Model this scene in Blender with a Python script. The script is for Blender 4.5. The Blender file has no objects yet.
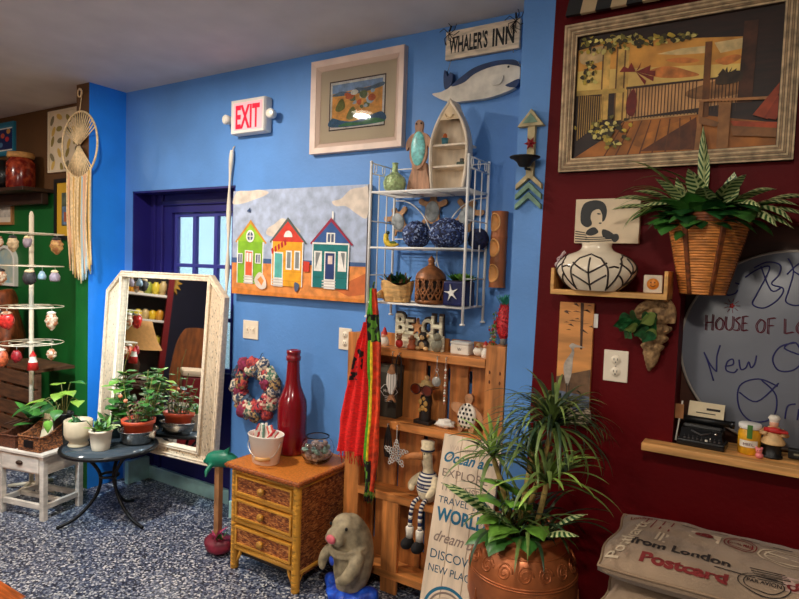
import bpy, bmesh, math, random
from mathutils import Vector, Matrix, Euler, noise as mnoise
from mathutils.geometry import tessellate_polygon
random.seed(7)
PI = math.pi
SC = bpy.context.scene
COL = SC.collection

# ------------------------------------------------------------------ materials
def lin(c):
    c = c / 255.0
    return c / 12.92 if c <= 0.04045 else ((c + 0.055) / 1.055) ** 2.4
def L3(rgb): return (lin(rgb[0]), lin(rgb[1]), lin(rgb[2]), 1.0)
_mats = {}
def M(name, rgb, rough=0.6, metal=0.0, var=0.0, scale=20.0, bump=0.0, bscale=None, stretch=(1, 1, 1), rgb2=None,
      kind='noise', trans=0.0, emit=None, coat=0.0, alpha=None, spec=0.5, detail=4.0, hard=None, sheen=0.0):
    """procedural principled material: two tones mixed by a noise / wave / voronoi field, optional bump"""
    if name in _mats: return _mats[name]
    m = bpy.data.materials.new(name); m.use_nodes = True
    nt = m.node_tree; N = nt.nodes; b = N['Principled BSDF']
    b.inputs['Base Color'].default_value = L3(rgb)
    b.inputs['Roughness'].default_value = rough
    b.inputs['Metallic'].default_value = metal
    b.inputs['Specular IOR Level'].default_value = spec
    if coat: b.inputs['Coat Weight'].default_value = coat
    if sheen: b.inputs['Sheen Weight'].default_value = sheen
    if trans:
        b.inputs['Transmission Weight'].default_value = trans
        b.inputs['IOR'].default_value = 1.45
    if emit:
        b.inputs['Emission Color'].default_value = L3(emit[0]); b.inputs['Emission Strength'].default_value = emit[1]
    if var or bump or rgb2:
        tc = N.new('ShaderNodeTexCoord'); mp = N.new('ShaderNodeMapping')
        nt.links.new(tc.outputs['Object'], mp.inputs['Vector'])
        mp.inputs['Scale'].default_value = stretch
        def field(sc):
            if kind == 'wave':
                t = N.new('ShaderNodeTexWave'); t.inputs['Scale'].default_value = sc
                t.inputs['Distortion'].default_value = 4.0; t.inputs['Detail'].default_value = 2.0
                t.inputs['Detail Scale'].default_value = 1.5
                o = t.outputs['Fac']
            elif kind == 'voronoi':
                t = N.new('ShaderNodeTexVoronoi'); t.inputs['Scale'].default_value = sc
                o = t.outputs['Distance']
            elif kind == 'cell':
                t = N.new('ShaderNodeTexVoronoi'); t.inputs['Scale'].default_value = sc
                sx = N.new('ShaderNodeSeparateColor'); nt.links.new(t.outputs['Color'], sx.inputs['Color'])
                o = sx.outputs['Red']
            else:
                t = N.new('ShaderNodeTexNoise'); t.inputs['Scale'].default_value = sc
                t.inputs['Detail'].default_value = detail
                o = t.outputs['Fac']
            nt.links.new(mp.outputs['Vector'], t.inputs['Vector'])
            return o
        if var or rgb2:
            f = field(scale)
            rp = N.new('ShaderNodeValToRGB')
            a = rgb2 if rgb2 else tuple(max(0, c * (1 - var)) for c in rgb)
            c2 = rgb if rgb2 else tuple(min(255, c * (1 + var)) for c in rgb)
            lo, hi = hard if hard else (0.3, 0.7)
            rp.color_ramp.elements[0].position = lo; rp.color_ramp.elements[0].color = L3(a)
            rp.color_ramp.elements[1].position = hi; rp.color_ramp.elements[1].color = L3(c2)
            nt.links.new(f, rp.inputs['Fac']); nt.links.new(rp.outputs['Color'], b.inputs['Base Color'])
        if bump:
            f2 = field(bscale or scale)
            bp = N.new('ShaderNodeBump'); bp.inputs['Strength'].default_value = bump
            bp.inputs['Distance'].default_value = 0.01
            nt.links.new(f2, bp.inputs['Height']); nt.links.new(bp.outputs['Normal'], b.inputs['Normal'])
    _mats[name] = m
    return m
def mix_ramp(name, stops, scale, rough=0.6, kind='cell', bump=0.0, stretch=(1, 1, 1)):
    """speckle material with many colour stops"""
    if name in _mats: return _mats[name]
    m = bpy.data.materials.new(name); m.use_nodes = True
    nt = m.node_tree; N = nt.nodes; b = N['Principled BSDF']; b.inputs['Roughness'].default_value = rough
    tc = N.new('ShaderNodeTexCoord'); mp = N.new('ShaderNodeMapping'); mp.inputs['Scale'].default_value = stretch
    nt.links.new(tc.outputs['Object'], mp.inputs['Vector'])
    t = N.new('ShaderNodeTexVoronoi' if kind == 'cell' else 'ShaderNodeTexNoise'); t.inputs['Scale'].default_value = scale
    nt.links.new(mp.outputs['Vector'], t.inputs['Vector'])
    if kind == 'cell':
        sp = N.new('ShaderNodeSeparateColor'); nt.links.new(t.outputs['Color'], sp.inputs['Color']); f = sp.outputs['Red']
    else:
        t.inputs['Detail'].default_value = 5; f = t.outputs['Fac']
    rp = N.new('ShaderNodeValToRGB'); rp.color_ramp.interpolation = 'CONSTANT' if kind == 'cell' else 'LINEAR'
    e = rp.color_ramp.elements
    while len(e) < len(stops): e.new(0.5)
    for i, (p, c) in enumerate(stops): e[i].position = p; e[i].color = L3(c)
    nt.links.new(f, rp.inputs['Fac']); nt.links.new(rp.outputs['Color'], b.inputs['Base Color'])
    if bump:
        bp = N.new('ShaderNodeBump'); bp.inputs['Strength'].default_value = bump; bp.inputs['Distance'].default_value = 0.004
        nt.links.new(f, bp.inputs['Height']); nt.links.new(bp.outputs['Normal'], b.inputs['Normal'])
    _mats[name] = m
    return m
def striped_leaf(name, dark, light, count=9.0, slant=1.2, width=0.45):
    """zebra-veined leaf: slanted stripes from the midrib, read from the leaf's own UV (u along, v across)"""
    m = bpy.data.materials.new(name); m.use_nodes = True
    nt = m.node_tree; N = nt.nodes; b = N['Principled BSDF']; b.inputs['Roughness'].default_value = 0.4
    uv = N.new('ShaderNodeUVMap'); sx = N.new('ShaderNodeSeparateXYZ'); nt.links.new(uv.outputs['UV'], sx.inputs['Vector'])
    def math_(op, a, bb):
        n = N.new('ShaderNodeMath'); n.operation = op
        for i, v in enumerate((a, bb)):
            if v is None: continue
            if isinstance(v, (int, float)): n.inputs[i].default_value = v
            else: nt.links.new(v, n.inputs[i])
        return n.outputs[0]
    v = math_('ABSOLUTE', math_('SUBTRACT', sx.outputs['Y'], 0.5), None)
    f = math_('FRACT', math_('SUBTRACT', math_('MULTIPLY', sx.outputs['X'], count), math_('MULTIPLY', v, slant * 2)), None)
    g = math_('LESS_THAN', f, width)
    rib = math_('LESS_THAN', v, 0.05)
    h = math_('MAXIMUM', g, rib)
    mx = N.new('ShaderNodeMix'); mx.data_type = 'RGBA'
    nt.links.new(h, mx.inputs['Factor']); mx.inputs['A'].default_value = L3(dark); mx.inputs['B'].default_value = L3(light)
    nt.links.new(mx.outputs['Result'], b.inputs['Base Color'])
    return m

# ------------------------------------------------------------------ geometry
def T(x=0, y=0, z=0): return Matrix.Translation((x, y, z))
def RX(d): return Matrix.Rotation(math.radians(d), 4, 'X')
def RY(d): return Matrix.Rotation(math.radians(d), 4, 'Y')
def RZ(d): return Matrix.Rotation(math.radians(d), 4, 'Z')
def S(x, y=None, z=None):
    if y is None: y = z = x
    return Matrix.Diagonal((x, y, z, 1))
ID = Matrix.Identity(4)

class MB:
    def __init__(s): s.v = []; s.f = []; s.m = []; s.sm = []; s.mats = []; s.uv = {}
    def slot(s, mat):
        if mat not in s.mats: s.mats.append(mat)
        return s.mats.index(mat)
    def add(s, geo, mat, Mx=None, smooth=False):
        vs, fs = geo[0], geo[1]
        uvs = geo[2] if len(geo) > 2 else None
        o = len(s.v); k = s.slot(mat)
        for p in vs:
            p = Vector(p); s.v.append(Mx @ p if Mx is not None else p)
        for i, f in enumerate(fs):
            if uvs: s.uv[len(s.f)] = [uvs[j] for j in f]
            s.f.append([o + j for j in f]); s.m.append(k); s.sm.append(smooth)
        return s
    def box(s, c, d, mat, bev=0.0, Mx=None): 
        Mm = T(*c); Mm = Mx @ Mm if Mx is not None else Mm
        return s.add(boxg(d[0], d[1], d[2], bev), mat, Mm, False)
    def lathe(s, prof, mat, c=(0, 0, 0), n=28, Mx=None, smooth=True):
        Mm = T(*c); Mm = Mx @ Mm if Mx is not None else Mm
        return s.add(latheg(prof, n), mat, Mm, smooth)
    def tube(s, pts, r, mat, n=8, Mx=None, closed=False): return s.add(tubeg(pts, r, n, closed), mat, Mx, True)
    def ball(s, c, r, mat, n=16, Mx=None):
        if not hasattr(r, '__len__'): r = (r, r, r)
        Mm = T(*c) @ S(*r); Mm = Mx @ Mm if Mx is not None else Mm
        return s.add(sphereg(n), mat, Mm, True)
    def prism(s, outline, y0, y1, mat, Mx=None, bev=0.0): return s.add(prismg(outline, y0, y1), mat, Mx, False)
    def flat(s, outline, y, mat, Mx=None): return s.add(flatg(outline, y), mat, Mx, False)
    def rect(s, x0, z0, x1, z1, y, mat, Mx=None): return s.flat([(x0, z0), (x1, z0), (x1, z1), (x0, z1)], y, mat, Mx)
    def build(s, name, parent=None, loc=(0, 0, 0), rot=(0, 0, 0)):
        me = bpy.data.meshes.new(name)
        me.from_pydata([tuple(p) for p in s.v], [], s.f)
        for m in s.mats: me.materials.append(m)
        for i, p in enumerate(me.polygons):
            p.material_index = s.m[i]; p.use_smooth = s.sm[i]
        if s.uv:
            ul = me.uv_layers.new(name='UVMap')
            for i, p in enumerate(me.polygons):
                if i in s.uv:
                    for li, u in zip(p.loop_indices, s.uv[i]): ul.data[li].uv = u
        me.update()
        o = bpy.data.objects.new(name, me); COL.objects.link(o)
        o.location = loc; o.rotation_euler = rot
        if parent is not None: o.parent = parent
        return o

_bx = {}
def boxg(x, y, z, bev=0.0):
    k = (round(x, 5), round(y, 5), round(z, 5), bev)
    if k in _bx: return _bx[k]
    bm = bmesh.new(); bmesh.ops.create_cube(bm, size=1.0)
    for v in bm.verts: v.co = (v.co.x * x, v.co.y * y, v.co.z * z)
    if bev:
        bmesh.ops.bevel(bm, geom=list(bm.edges), offset=min(bev, 0.45 * min(x, y, z)), segments=2, affect='EDGES', profile=0.6)
    bm.verts.index_update()
    g = ([v.co.copy() for v in bm.verts], [[v.index for v in f.verts] for f in bm.faces]); bm.free()
    _bx[k] = g
    return g
def latheg(prof, n=28):
    """prof: (r, z) from bottom to top; r == 0 closes the end; faces point outward for upward profiles"""
    vs, fs, rings = [], [], []
    for r, z in prof:
        if r <= 1e-6:
            rings.append([len(vs)]); vs.append((0, 0, z))
        else:
            rings.append(list(range(len(vs), len(vs) + n)))
            for i in range(n):
                a = 2 * PI * i / n; vs.append((r * math.cos(a), r * math.sin(a), z))
    for a, b in zip(rings, rings[1:]):
        for i in range(n):
            j = (i + 1) % n
            if len(a) == 1 and len(b) == 1: continue
            if len(a) == 1: fs.append([a[0], b[j], b[i]])
            elif len(b) == 1: fs.append([a[i], a[j], b[0]])
            else: fs.append([a[i], a[j], b[j], b[i]])
    return vs, fs
_sp = {}
def sphereg(n=16):
    if n in _sp: return _sp[n]
    k = max(6, n // 2 + 2)
    prof = [(math.sin(PI * i / k), -math.cos(PI * i / k)) for i in range(k + 1)]
    prof[0] = (0, -1); prof[-1] = (0, 1)
    _sp[n] = latheg(prof, n)
    return _sp[n]
def tubeg(pts, r, n=8, closed=False):
    pts = [Vector(p) for p in pts]; k = len(pts)
    rs = r if hasattr(r, '__len__') else [r] * k
    vs, fs = [], []
    prev = None
    for i, p in enumerate(pts):
        if closed: t = pts[(i + 1) % k] - pts[i - 1]
        else: t = pts[min(i + 1, k - 1)] - pts[max(i - 1, 0)]
        if t.length < 1e-9: t = Vector((0, 0, 1))
        t.normalize()
        if prev is None:
            a = Vector((0, 0, 1)) if abs(t.z) < 0.9 else Vector((1, 0, 0))
            u = t.cross(a).normalized()
        else:
            u = prev - t * prev.dot(t)
            if u.length < 1e-6: u = t.orthogonal()
            u.normalize()
        prev = u; w = t.cross(u)
        for j in range(n):
            a = 2 * PI * j / n; vs.append(p + (u * math.cos(a) + w * math.sin(a)) * rs[i])
    for i in range(k if closed else k - 1):
        for j in range(n):
            a = i * n + j; b = i * n + (j + 1) % n; c = ((i + 1) % k) * n + (j + 1) % n; d = ((i + 1) % k) * n + j
            fs.append([a, b, c, d])
    if not closed:
        fs.append(list(range(n))[::-1]); fs.append([(k - 1) * n + j for j in range(n)])
    return vs, fs
def flatg(o, y):
    o = list(o); A = sum(o[i - 1][0] * o[i][1] - o[i][0] * o[i - 1][1] for i in range(len(o)))
    if A < 0: o = o[::-1]
    vs = [(p[0], y, p[1]) for p in o]
    tri = tessellate_polygon([[Vector((p[0], p[1], 0)) for p in o]])
    fs = []
    for t in tri:
        a, b, c = (o[i] for i in t)
        s_ = (b[0] - a[0]) * (c[1] - a[1]) - (c[0] - a[0]) * (b[1] - a[1])
        fs.append(list(t) if s_ > 0 else list(t)[::-1])
    return vs, fs
def prismg(o, y0, y1):
    """outline (x, z), front face at y0 (towards the room), back at y1"""
    o = list(o); A = sum(o[i - 1][0] * o[i][1] - o[i][0] * o[i - 1][1] for i in range(len(o)))
    if A < 0: o = o[::-1]
    v1, f1 = flatg(o, y0); n = len(o)
    vs = list(v1) + [(p[0], y1, p[1]) for p in o]
    fs = [list(f) for f in f1] + [[n + i for i in f[::-1]] for f in f1]
    for i in range(n):
        j = (i + 1) % n; fs.append([j, i, n + i, n + j])
    return vs, fs
def ringg(outer, inner, y0, y1, yi=None):
    """flat moulding between two outlines with the same number of points; front y0 (inner edge yi), back y1"""
    if yi is None: yi = y0
    n = len(outer)
    vs = [(p[0], y0, p[1]) for p in outer] + [(p[0], yi, p[1]) for p in inner] + [(p[0], y1, p[1]) for p in inner] + [(p[0], y1, p[1]) for p in outer]
    fs = []
    for i in range(n):
        j = (i + 1) % n
        for a, b in ((0, 1), (1, 2), (2, 3), (3, 0)): fs.append([a * n + i, a * n + j, b * n + j, b * n + i])
    return vs, fs
def rectpts(x0, z0, x1, z1): return [(x0, z0), (x1, z0), (x1, z1), (x0, z1)]
def arc(cx, cz, rx, rz, a0=0, a1=360, n=20):
    return [(cx + rx * math.cos(math.radians(a0 + (a1 - a0) * i / n)), cz + rz * math.sin(math.radians(a0 + (a1 - a0) * i / n))) for i in range(n + (0 if abs(a1 - a0) >= 360 else 1))]
def smooth(pts, k=6, closed=False):
    """Catmull-Rom through the points"""
    P = [Vector(p if len(p) == 3 else (p[0], 0, p[1])) for p in pts]; n = len(P); out = []
    for i in range(n if closed else n - 1):
        p0 = P[(i - 1) % n] if closed or i > 0 else P[i]; p1 = P[i]; p2 = P[(i + 1) % n]
        p3 = P[(i + 2) % n] if closed or i + 2 < n else p2
        for j in range(k):
            t = j / k
            out.append(0.5 * ((2 * p1) + (p2 - p0) * t + (2 * p0 - 5 * p1 + 4 * p2 - p3) * t * t + (3 * p1 - p0 - 3 * p2 + p3) * t ** 3))
    if not closed: out.append(P[-1])
    return out
def smooth2(pts, k=6, closed=True): return [(p.x, p.z) for p in smooth(pts, k, closed)]
_tx = {}
def textg(s, bold=0.0, extrude=0.0):
    """lettering as mesh, scaled so the capitals are 1 high, left end at x = 0, lying in the x-z plane"""
    k = (s, bold, extrude)
    if k in _tx: return _tx[k]
    cu = bpy.data.curves.new('lettering', 'FONT'); cu.body = s; cu.size = 1.0; cu.offset = bold; cu.extrude = extrude
    cu.resolution_u = 3
    o = bpy.data.objects.new('lettering', cu); COL.objects.link(o)
    dg = bpy.context.evaluated_depsgraph_get(); dg.update()
    me = o.evaluated_get(dg).to_mesh()
    x0 = min((v.co.x for v in me.vertices), default=0); x1 = max((v.co.x for v in me.vertices), default=1)
    cap = 0.72
    vs = [((v.co.x - x0) / cap, -v.co.z, v.co.y / cap) for v in me.vertices]
    fs = [list(p.vertices) for p in me.polygons]
    w = (x1 - x0) / cap
    o.evaluated_get(dg).to_mesh_clear(); bpy.data.objects.remove(o); bpy.data.curves.remove(cu)
    _tx[k] = (vs, fs, w)
    return _tx[k]
def text(mb, s, mat, x0, z0, h, y, w=None, Mx=None, bold=0.0, shear=0.0, extrude=0.0):
    vs, fs, tw = textg(s, bold, extrude)
    sx = (w / tw) if w else h
    Mm = Matrix(((sx, 0, shear * h, x0), (0, h if extrude else 1, 0, y), (0, 0, h, z0), (0, 0, 0, 1)))
    mb.add((vs, fs), mat, Mx @ Mm if Mx is not None else Mm)
def pen(mb, pts, r, mat, y, Mx=None, k=5, squash=0.25):
    """a drawn line: a flattened stroke lying on a face at depth y"""
    P = smooth(pts, k)
    Mm = T(0, y, 0) @ S(1, squash, 1)
    mb.add(tubeg(P, r, 6), mat, Mx @ Mm if Mx is not None else Mm, True)
def sheetg(nu, nv, fn, closed_u=False):
    vs = [fn(i / (nu if closed_u else nu - 1), j / (nv - 1)) for j in range(nv) for i in range(nu)]
    fs = []
    for j in range(nv - 1):
        for i in range(nu if closed_u else nu - 1):
            i2 = (i + 1) % nu
            fs.append([j * nu + i, j * nu + i2, (j + 1) * nu + i2, (j + 1) * nu + i])
    return vs, fs
# leaves ------------------------------------------------------------
WALL_Y = [None]     # a wall behind a plant: leaves bend along it instead of passing through
def held(vs):
    if WALL_Y[0] is None: return vs
    return [Vector((p.x, min(p.y, WALL_Y[0] - 0.004 * abs(math.sin(40 * p.z))), p.z)) for p in vs]
def strap(mb, mat, base, az, lift, length, droop, width, seg=9, fold=0.25, twist=0.0):
    """long arching leaf"""
    p = Vector(base); el = math.radians(lift); a = math.radians(az); step = length / seg
    vs, uvs, fs = [], [], []
    for i in range(seg + 1):
        t = i / seg
        d = Vector((math.cos(a) * math.cos(el), math.sin(a) * math.cos(el), math.sin(el)))
        side = Vector((-math.sin(a), math.cos(a), 0)); nrm = side.cross(d)
        w = width * 0.5 * (math.sin(PI * min(1, 0.12 + t * 0.9)) ** 0.6 if t < 1 else 0.02)
        for q, v in ((-1, 0), (0, 0.5), (1, 1)):
            vs.append(p + side * (w * q) + nrm * (-(abs(q)) * -w * fold)); uvs.append((t, v))
        p = p + d * step
        el -= math.radians(droop) / seg * (0.5 + t); a += math.radians(twist) / seg
    for i in range(seg):
        for q in (0, 1): fs.append([3 * i + q, 3 * i + q + 1, 3 * i + q + 4, 3 * i + q + 3])
    mb.add((held(vs), fs, uvs), mat, None, True)
def blade(mb, mat, base, az, lift, length, width, droop=40, seg=7, fold=0.3, shape='ovate', roll=0):
    """broad leaf with a folded midrib, ovate / heart / lance outline"""
    p = Vector(base); el = math.radians(lift); a = math.radians(az); step = length / seg
    vs, uvs, fs = [], [], []
    for i in range(seg + 1):
        t = i / seg
        d = Vector((math.cos(a) * math.cos(el), math.sin(a) * math.cos(el), math.sin(el)))
        side = Vector((-math.sin(a), math.cos(a), 0))
        if roll: side = Matrix.Rotation(math.radians(roll), 3, d) @ side
        nrm = side.cross(d)
        if shape == 'heart': w = [0.55, 0.95, 1.0, 0.9, 0.72, 0.48, 0.22, 0.0][min(7, round(t * 7))]
        elif shape == 'lance': w = math.sin(PI * (t * 0.92 + 0.08)) ** 0.9
        else: w = math.sin(PI * (t ** 0.75 * 0.96 + 0.04)) ** 0.8
        w *= width * 0.5
        for q in (-1, -0.5, 0, 0.5, 1):
            vs.append(p + side * (w * q) + nrm * (abs(q) * w * fold + 0.08 * w * math.sin(6 * t + 3 * q))); uvs.append((t, q * 0.5 + 0.5))
        p = p + d * step; el -= math.radians(droop) / seg
    for i in range(seg):
        for q in range(4): fs.append([5 * i + q, 5 * i + q + 1, 5 * i + q + 6, 5 * i + q + 5])
    mb.add((held(vs), fs, uvs), mat, None, True)
def blob(n, r, amp, freq, seed=0, sq=(1, 1, 1)):
    """a lumpy ball"""
    vs, fs = sphereg(n)
    out = []
    for v in vs:
        v = Vector(v); k = 1 + amp * mnoise.noise(v * freq + Vector((seed, seed * 1.7, 0)))
        out.append(Vector((v.x * sq[0], v.y * sq[1], v.z * sq[2])) * (k * r))
    return out, fs
def skin_body(name, joints, edges, mats, parent=None, sub=2, loc=(0, 0, 0)):
    """one continuous figure grown over a skeleton with the Skin modifier; joints: (x, y, z, r)"""
    me = bpy.data.meshes.new(name); me.from_pydata([j[:3] for j in joints], edges, [])
    o = bpy.data.objects.new(name, me); COL.objects.link(o)
    me.skin_vertices.new(name='')
    o.modifiers.new('skin', 'SKIN'); o.modifiers.new('sub', 'SUBSURF').levels = sub
    o.modifiers['sub'].render_levels = sub
    for i, j in enumerate(joints):
        d = me.skin_vertices[0].data[i]; d.radius = (j[3], j[4] if len(j) > 4 else j[3]); d.use_root = (i == 0)
    dg = bpy.context.evaluated_depsgraph_get(); dg.update()
    m2 = bpy.data.meshes.new_from_object(o.evaluated_get(dg)); m2.name = name
    bpy.data.objects.remove(o)
    for m in mats: m2.materials.append(m)
    for p in m2.polygons: p.use_smooth = True
    o = bpy.data.objects.new(name, m2); COL.objects.link(o); o.location = loc
    if parent is not None: o.parent = parent
    return o

# ------------------------------------------------------------------ things
def tag(o, label, cat, group=None):
    o['label'] = label; o['category'] = cat
    if group: o['group'] = group
    return o
def thing(name, label, cat, loc=(0, 0, 0), rz=0.0, group=None, rx=0.0, ry=0.0):
    o = bpy.data.objects.new(name, None); COL.objects.link(o); o.empty_display_size = 0.05
    o.location = loc; o.rotation_euler = (math.radians(rx), math.radians(ry), math.radians(rz))
    return tag(o, label, cat, group)
def struct(mb, name):
    o = mb.build(name); o['kind'] = 'structure'
    return o
# ------------------------------------------------------------------ palette
WALLBLUE = M('blue wall paint', (92, 146, 214), 0.55, var=0.05, scale=3, bump=0.12, bscale=60)
GREEN = M('green wall paint', (14, 92, 34), 0.5, var=0.06, scale=4, bump=0.1, bscale=50)
BROWN = M('brown wall paint', (92, 58, 24), 0.6, var=0.06, scale=4, bump=0.1, bscale=50)
RED = M('red wall paint', (88, 0, 6), 0.55, var=0.06, scale=3, bump=0.12, bscale=60, spec=0.15)
PURPLE = M('deep blue window trim paint', (32, 26, 104), 0.45, var=0.06, scale=5)
NAVY = M('navy wall paint', (14, 17, 42), 0.6, var=0.05, scale=4)
CREAMWALL = M('warm wall paint', (150, 142, 134), 0.7, var=0.05, scale=4)
CEIL = M('ceiling paint', (208, 206, 204), 0.8, var=0.03, scale=5, bump=0.05, bscale=80)
MINT = M('mint baseboard paint', (176, 222, 218), 0.5, var=0.06, scale=12)
FLOOR = mix_ramp('speckled flake floor', [(0, (26, 32, 50)), (0.24, (70, 80, 106)), (0.44, (112, 120, 140)), (0.64, (160, 164, 174)), (0.78, (52, 60, 84)), (0.90, (212, 212, 212))], 120, 0.32)
FLOORWOOD = M('orange floor boards', (170, 84, 30), 0.35, var=0.25, scale=6, stretch=(1, 14, 1))
WHITE = M('white paint', (236, 232, 224), 0.5, var=0.03, scale=10)
WHITEMETAL = M('white coated wire', (238, 236, 232), 0.4)
CREAM = M('cream plastic', (240, 226, 204), 0.45)
BLACK = M('black paint', (12, 12, 13), 0.5)
BLACKGLOSS = M('black enamel', (9, 9, 11), 0.25)
DARKSLOT = M('dark slot', (40, 30, 24), 0.7)
PINE = M('stained pine', (184, 116, 60), 0.5, var=0.26, scale=5, stretch=(6, 6, 0.7), bump=0.05, bscale=20)
PINEH = M('stained pine, grain along', (192, 122, 62), 0.5, var=0.24, scale=5, stretch=(0.7, 6, 6), bump=0.05, bscale=20)
PINEKNOT = M('pine knot', (92, 42, 16), 0.6)
OAK = M('light oak', (214, 160, 88), 0.5, var=0.16, scale=5, stretch=(1, 8, 8))
WICKER = M('brown wicker', (150, 88, 40), 0.6, var=0.4, scale=90, kind='noise', stretch=(1, 1, 3), bump=0.6)
GLASS = M('clear glass', (255, 255, 255), 0.02, trans=1.0)
STEEL = M('brushed steel', (190, 184, 178), 0.24, 1.0, var=0.1, scale=4, stretch=(14, 14, 1))
TERRA = M('orange terracotta plastic', (196, 72, 36), 0.45, var=0.08, scale=14)
SOIL = M('dark soil', (34, 24, 18), 0.9, var=0.4, scale=120, bump=0.6)
LEAF = M('green leaf', (56, 106, 42), 0.4, var=0.25, scale=14)
LEAFD = M('dark green leaf', (24, 66, 28), 0.38, var=0.3, scale=14)
LEAFB = M('bright green leaf', (104, 152, 56), 0.4, var=0.2, scale=14)
LEAFO = M('olive strap leaf', (98, 118, 60), 0.42, var=0.35, scale=9)
STEM = M('green brown stem', (112, 110, 52), 0.6, var=0.2, scale=30)
ZEBRA = striped_leaf('cream veined dark leaf', (46, 92, 44), (200, 208, 146), 10, 1.5, 0.5)
TURQ = M('turquoise glaze', (120, 198, 196), 0.35, var=0.18, scale=60)
ROPE = M('natural cotton cord', (232, 204, 158), 0.8, var=0.1, scale=60, bump=0.3)

# ------------------------------------------------------------------ the setting
CZ = 2.576
m = MB()
m.box((-5.02, 0.10, 0.985), (2.40, 0.20, 1.97), GREEN); m.box((-5.02, 0.10, 2.273), (2.40, 0.20, 0.606), BROWN)
m.box((-3.71, 0.10, CZ / 2), (0.22, 0.20, CZ), WALLBLUE)
m.box((-3.12, 0.065, (1.93 + CZ) / 2), (0.96, 0.13, CZ - 1.93), WALLBLUE)
m.box((-1.755, 0.10, CZ / 2), (1.77, 0.20, CZ), WALLBLUE)
struct(m, 'wall_back')
# the alcove behind the mirror: deep blue lining, back panel with the window hole
m = MB()
m.box((-3.594, 0.066, 0.965), (0.012, 0.128, 1.93), PURPLE); m.box((-2.646, 0.066, 0.965), (0.012, 0.128, 1.93), PURPLE)
m.box((-3.12, 0.066, 1.924), (0.96, 0.128, 0.012), PURPLE)
m.box((-3.485, 0.165, 0.965), (0.23, 0.07, 1.93), PURPLE); m.box((-2.66, 0.165, 0.965), (0.04, 0.07, 1.93), PURPLE)
m.box((-3.025, 0.165, 1.865), (0.69, 0.07, 0.13), PURPLE); m.box((-3.025, 0.165, 0.40), (0.69, 0.07, 0.80), PURPLE)
for x in (-3.54, -3.46): m.box((x, 0.125, 1.0), (0.02, 0.02, 1.85), PURPLE, 0.006)
m.box((-3.11, 0.125, 1.86), (0.72, 0.02, 0.03), PURPLE, 0.006)
struct(m, 'trim_1')
m = MB()
for x0, x1 in ((-3.37, -3.345), (-3.19, -3.16), (-2.99, -2.96), (-2.83, -2.80), (-2.70, -2.68)):
    m.box(((x0 + x1) / 2, 0.165, 1.30), (x1 - x0, 0.03, 1.0), M('blue window bar paint', (60, 62, 150), 0.45), 0.004)
for z in (0.815, 1.13, 1.46, 1.785): m.box((-3.025, 0.165, z), (0.69, 0.028, 0.024), M('blue window bar paint', (60, 62, 150)), 0.004)
win = struct(m, 'window_1')
m = MB(); m.box((-3.025, 0.172, 1.30), (0.68, 0.004, 0.99), M('frosted window glass', (238, 250, 255), 0.25, trans=1.0, bump=0.25, bscale=45))
m.build('pane', win)
m = MB(); m.box((-3.10, 0.117, 0.045), (0.90, 0.024, 0.09), MINT, 0.004); struct(m, 'baseboard_back')
m = MB(); m.box((-3.565, 0.03, 0.075), (0.04, 0.16, 0.15), MINT, 0.004); struct(m, 'baseboard_left')
m = MB(); m.box((-2.48, -0.008, 0.05), (0.30, 0.016, 0.10), MINT, 0.003); struct(m, 'baseboard_right')
# divider that juts out between the blue bay and the green wall
m = MB()
xl, xr, yb, zs = -3.82, -3.68, -0.25, 1.97
def quad(mb, pts, mat): mb.add((pts, [[0, 1, 2, 3]]), mat)
quad(m, [(xr, yb, 0), (xr, 0.01, 0), (xr, 0.01, CZ), (xr, yb, CZ)], M('azure divider side', (34, 136, 240), 0.5, var=0.05, scale=3, bump=0.12, bscale=60))  # right side is a brighter, more saturated blue than the blue wall
quad(m, [(xl, yb, 0), (xr, yb, 0), (xr, yb, zs), (xl, yb, zs)], GREEN)
quad(m, [(xl, yb, zs), (xr, yb, zs), (xr, yb, CZ), (xl, yb, CZ)], BROWN)
quad(m, [(xl, 0.01, 0), (xl, yb, 0), (xl, yb, zs), (xl, 0.01, zs)], GREEN)
quad(m, [(xl, 0.01, zs), (xl, yb, zs), (xl, yb, CZ), (xl, 0.01, CZ)], BROWN)
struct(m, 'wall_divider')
# pier: blue strip, then the red wall with its boarded opening
m = MB(); py = -0.2
X1 = 1.9
def wq(x0, z0, x1, z1, mat, x0t=None, x1t=None):
    x0t = x0 if x0t is None else x0t; x1t = x1 if x1t is None else x1t
    quad(m, [(x0, py, z0), (x1, py, z0), (x1t, py, z1), (x0t, py, z1)], mat)
wq(-0.885, 0, -0.790, CZ, WALLBLUE, -0.873, -0.748)
quad(m, [(-0.885, 0.1, 0), (-0.885, py, 0), (-0.873, py, CZ), (-0.873, 0.1, CZ)], WALLBLUE)
wq(-0.790, 0, -0.268, CZ, RED, -0.748, -0.268)
ox0, ox1, oz0, oz1 = -0.268, 0.62, 0.905, 1.675
wq(ox0, 0, ox1, oz0, RED); wq(ox0, oz1, ox1, CZ, RED); wq(ox1, 0, X1, CZ, RED)
for a, b in (((ox0, oz0), (ox1, oz0)), ((ox1, oz0), (ox1, oz1)), ((ox1, oz1), (ox0, oz1)), ((ox0, oz1), (ox0, oz0))):
    quad(m, [(a[0], py, a[1]), (b[0], py, b[1]), (b[0], -0.06, b[1]), (a[0], -0.06, a[1])], RED)
BOARDB = M('dark brown boarding', (74, 36, 18), 0.5, var=0.2, scale=4, stretch=(1, 1, 8))
quad(m, [(ox0, -0.06, oz0), (ox1, -0.06, oz0), (ox1, -0.06, oz1), (ox0, -0.06, oz1)], BOARDB)
struct(m, 'wall_red')
m = MB(); m.box((-2.15, -1.5, CZ + 0.05), (8.3, 6.6, 0.1), CEIL); struct(m, 'ceiling')
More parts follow.
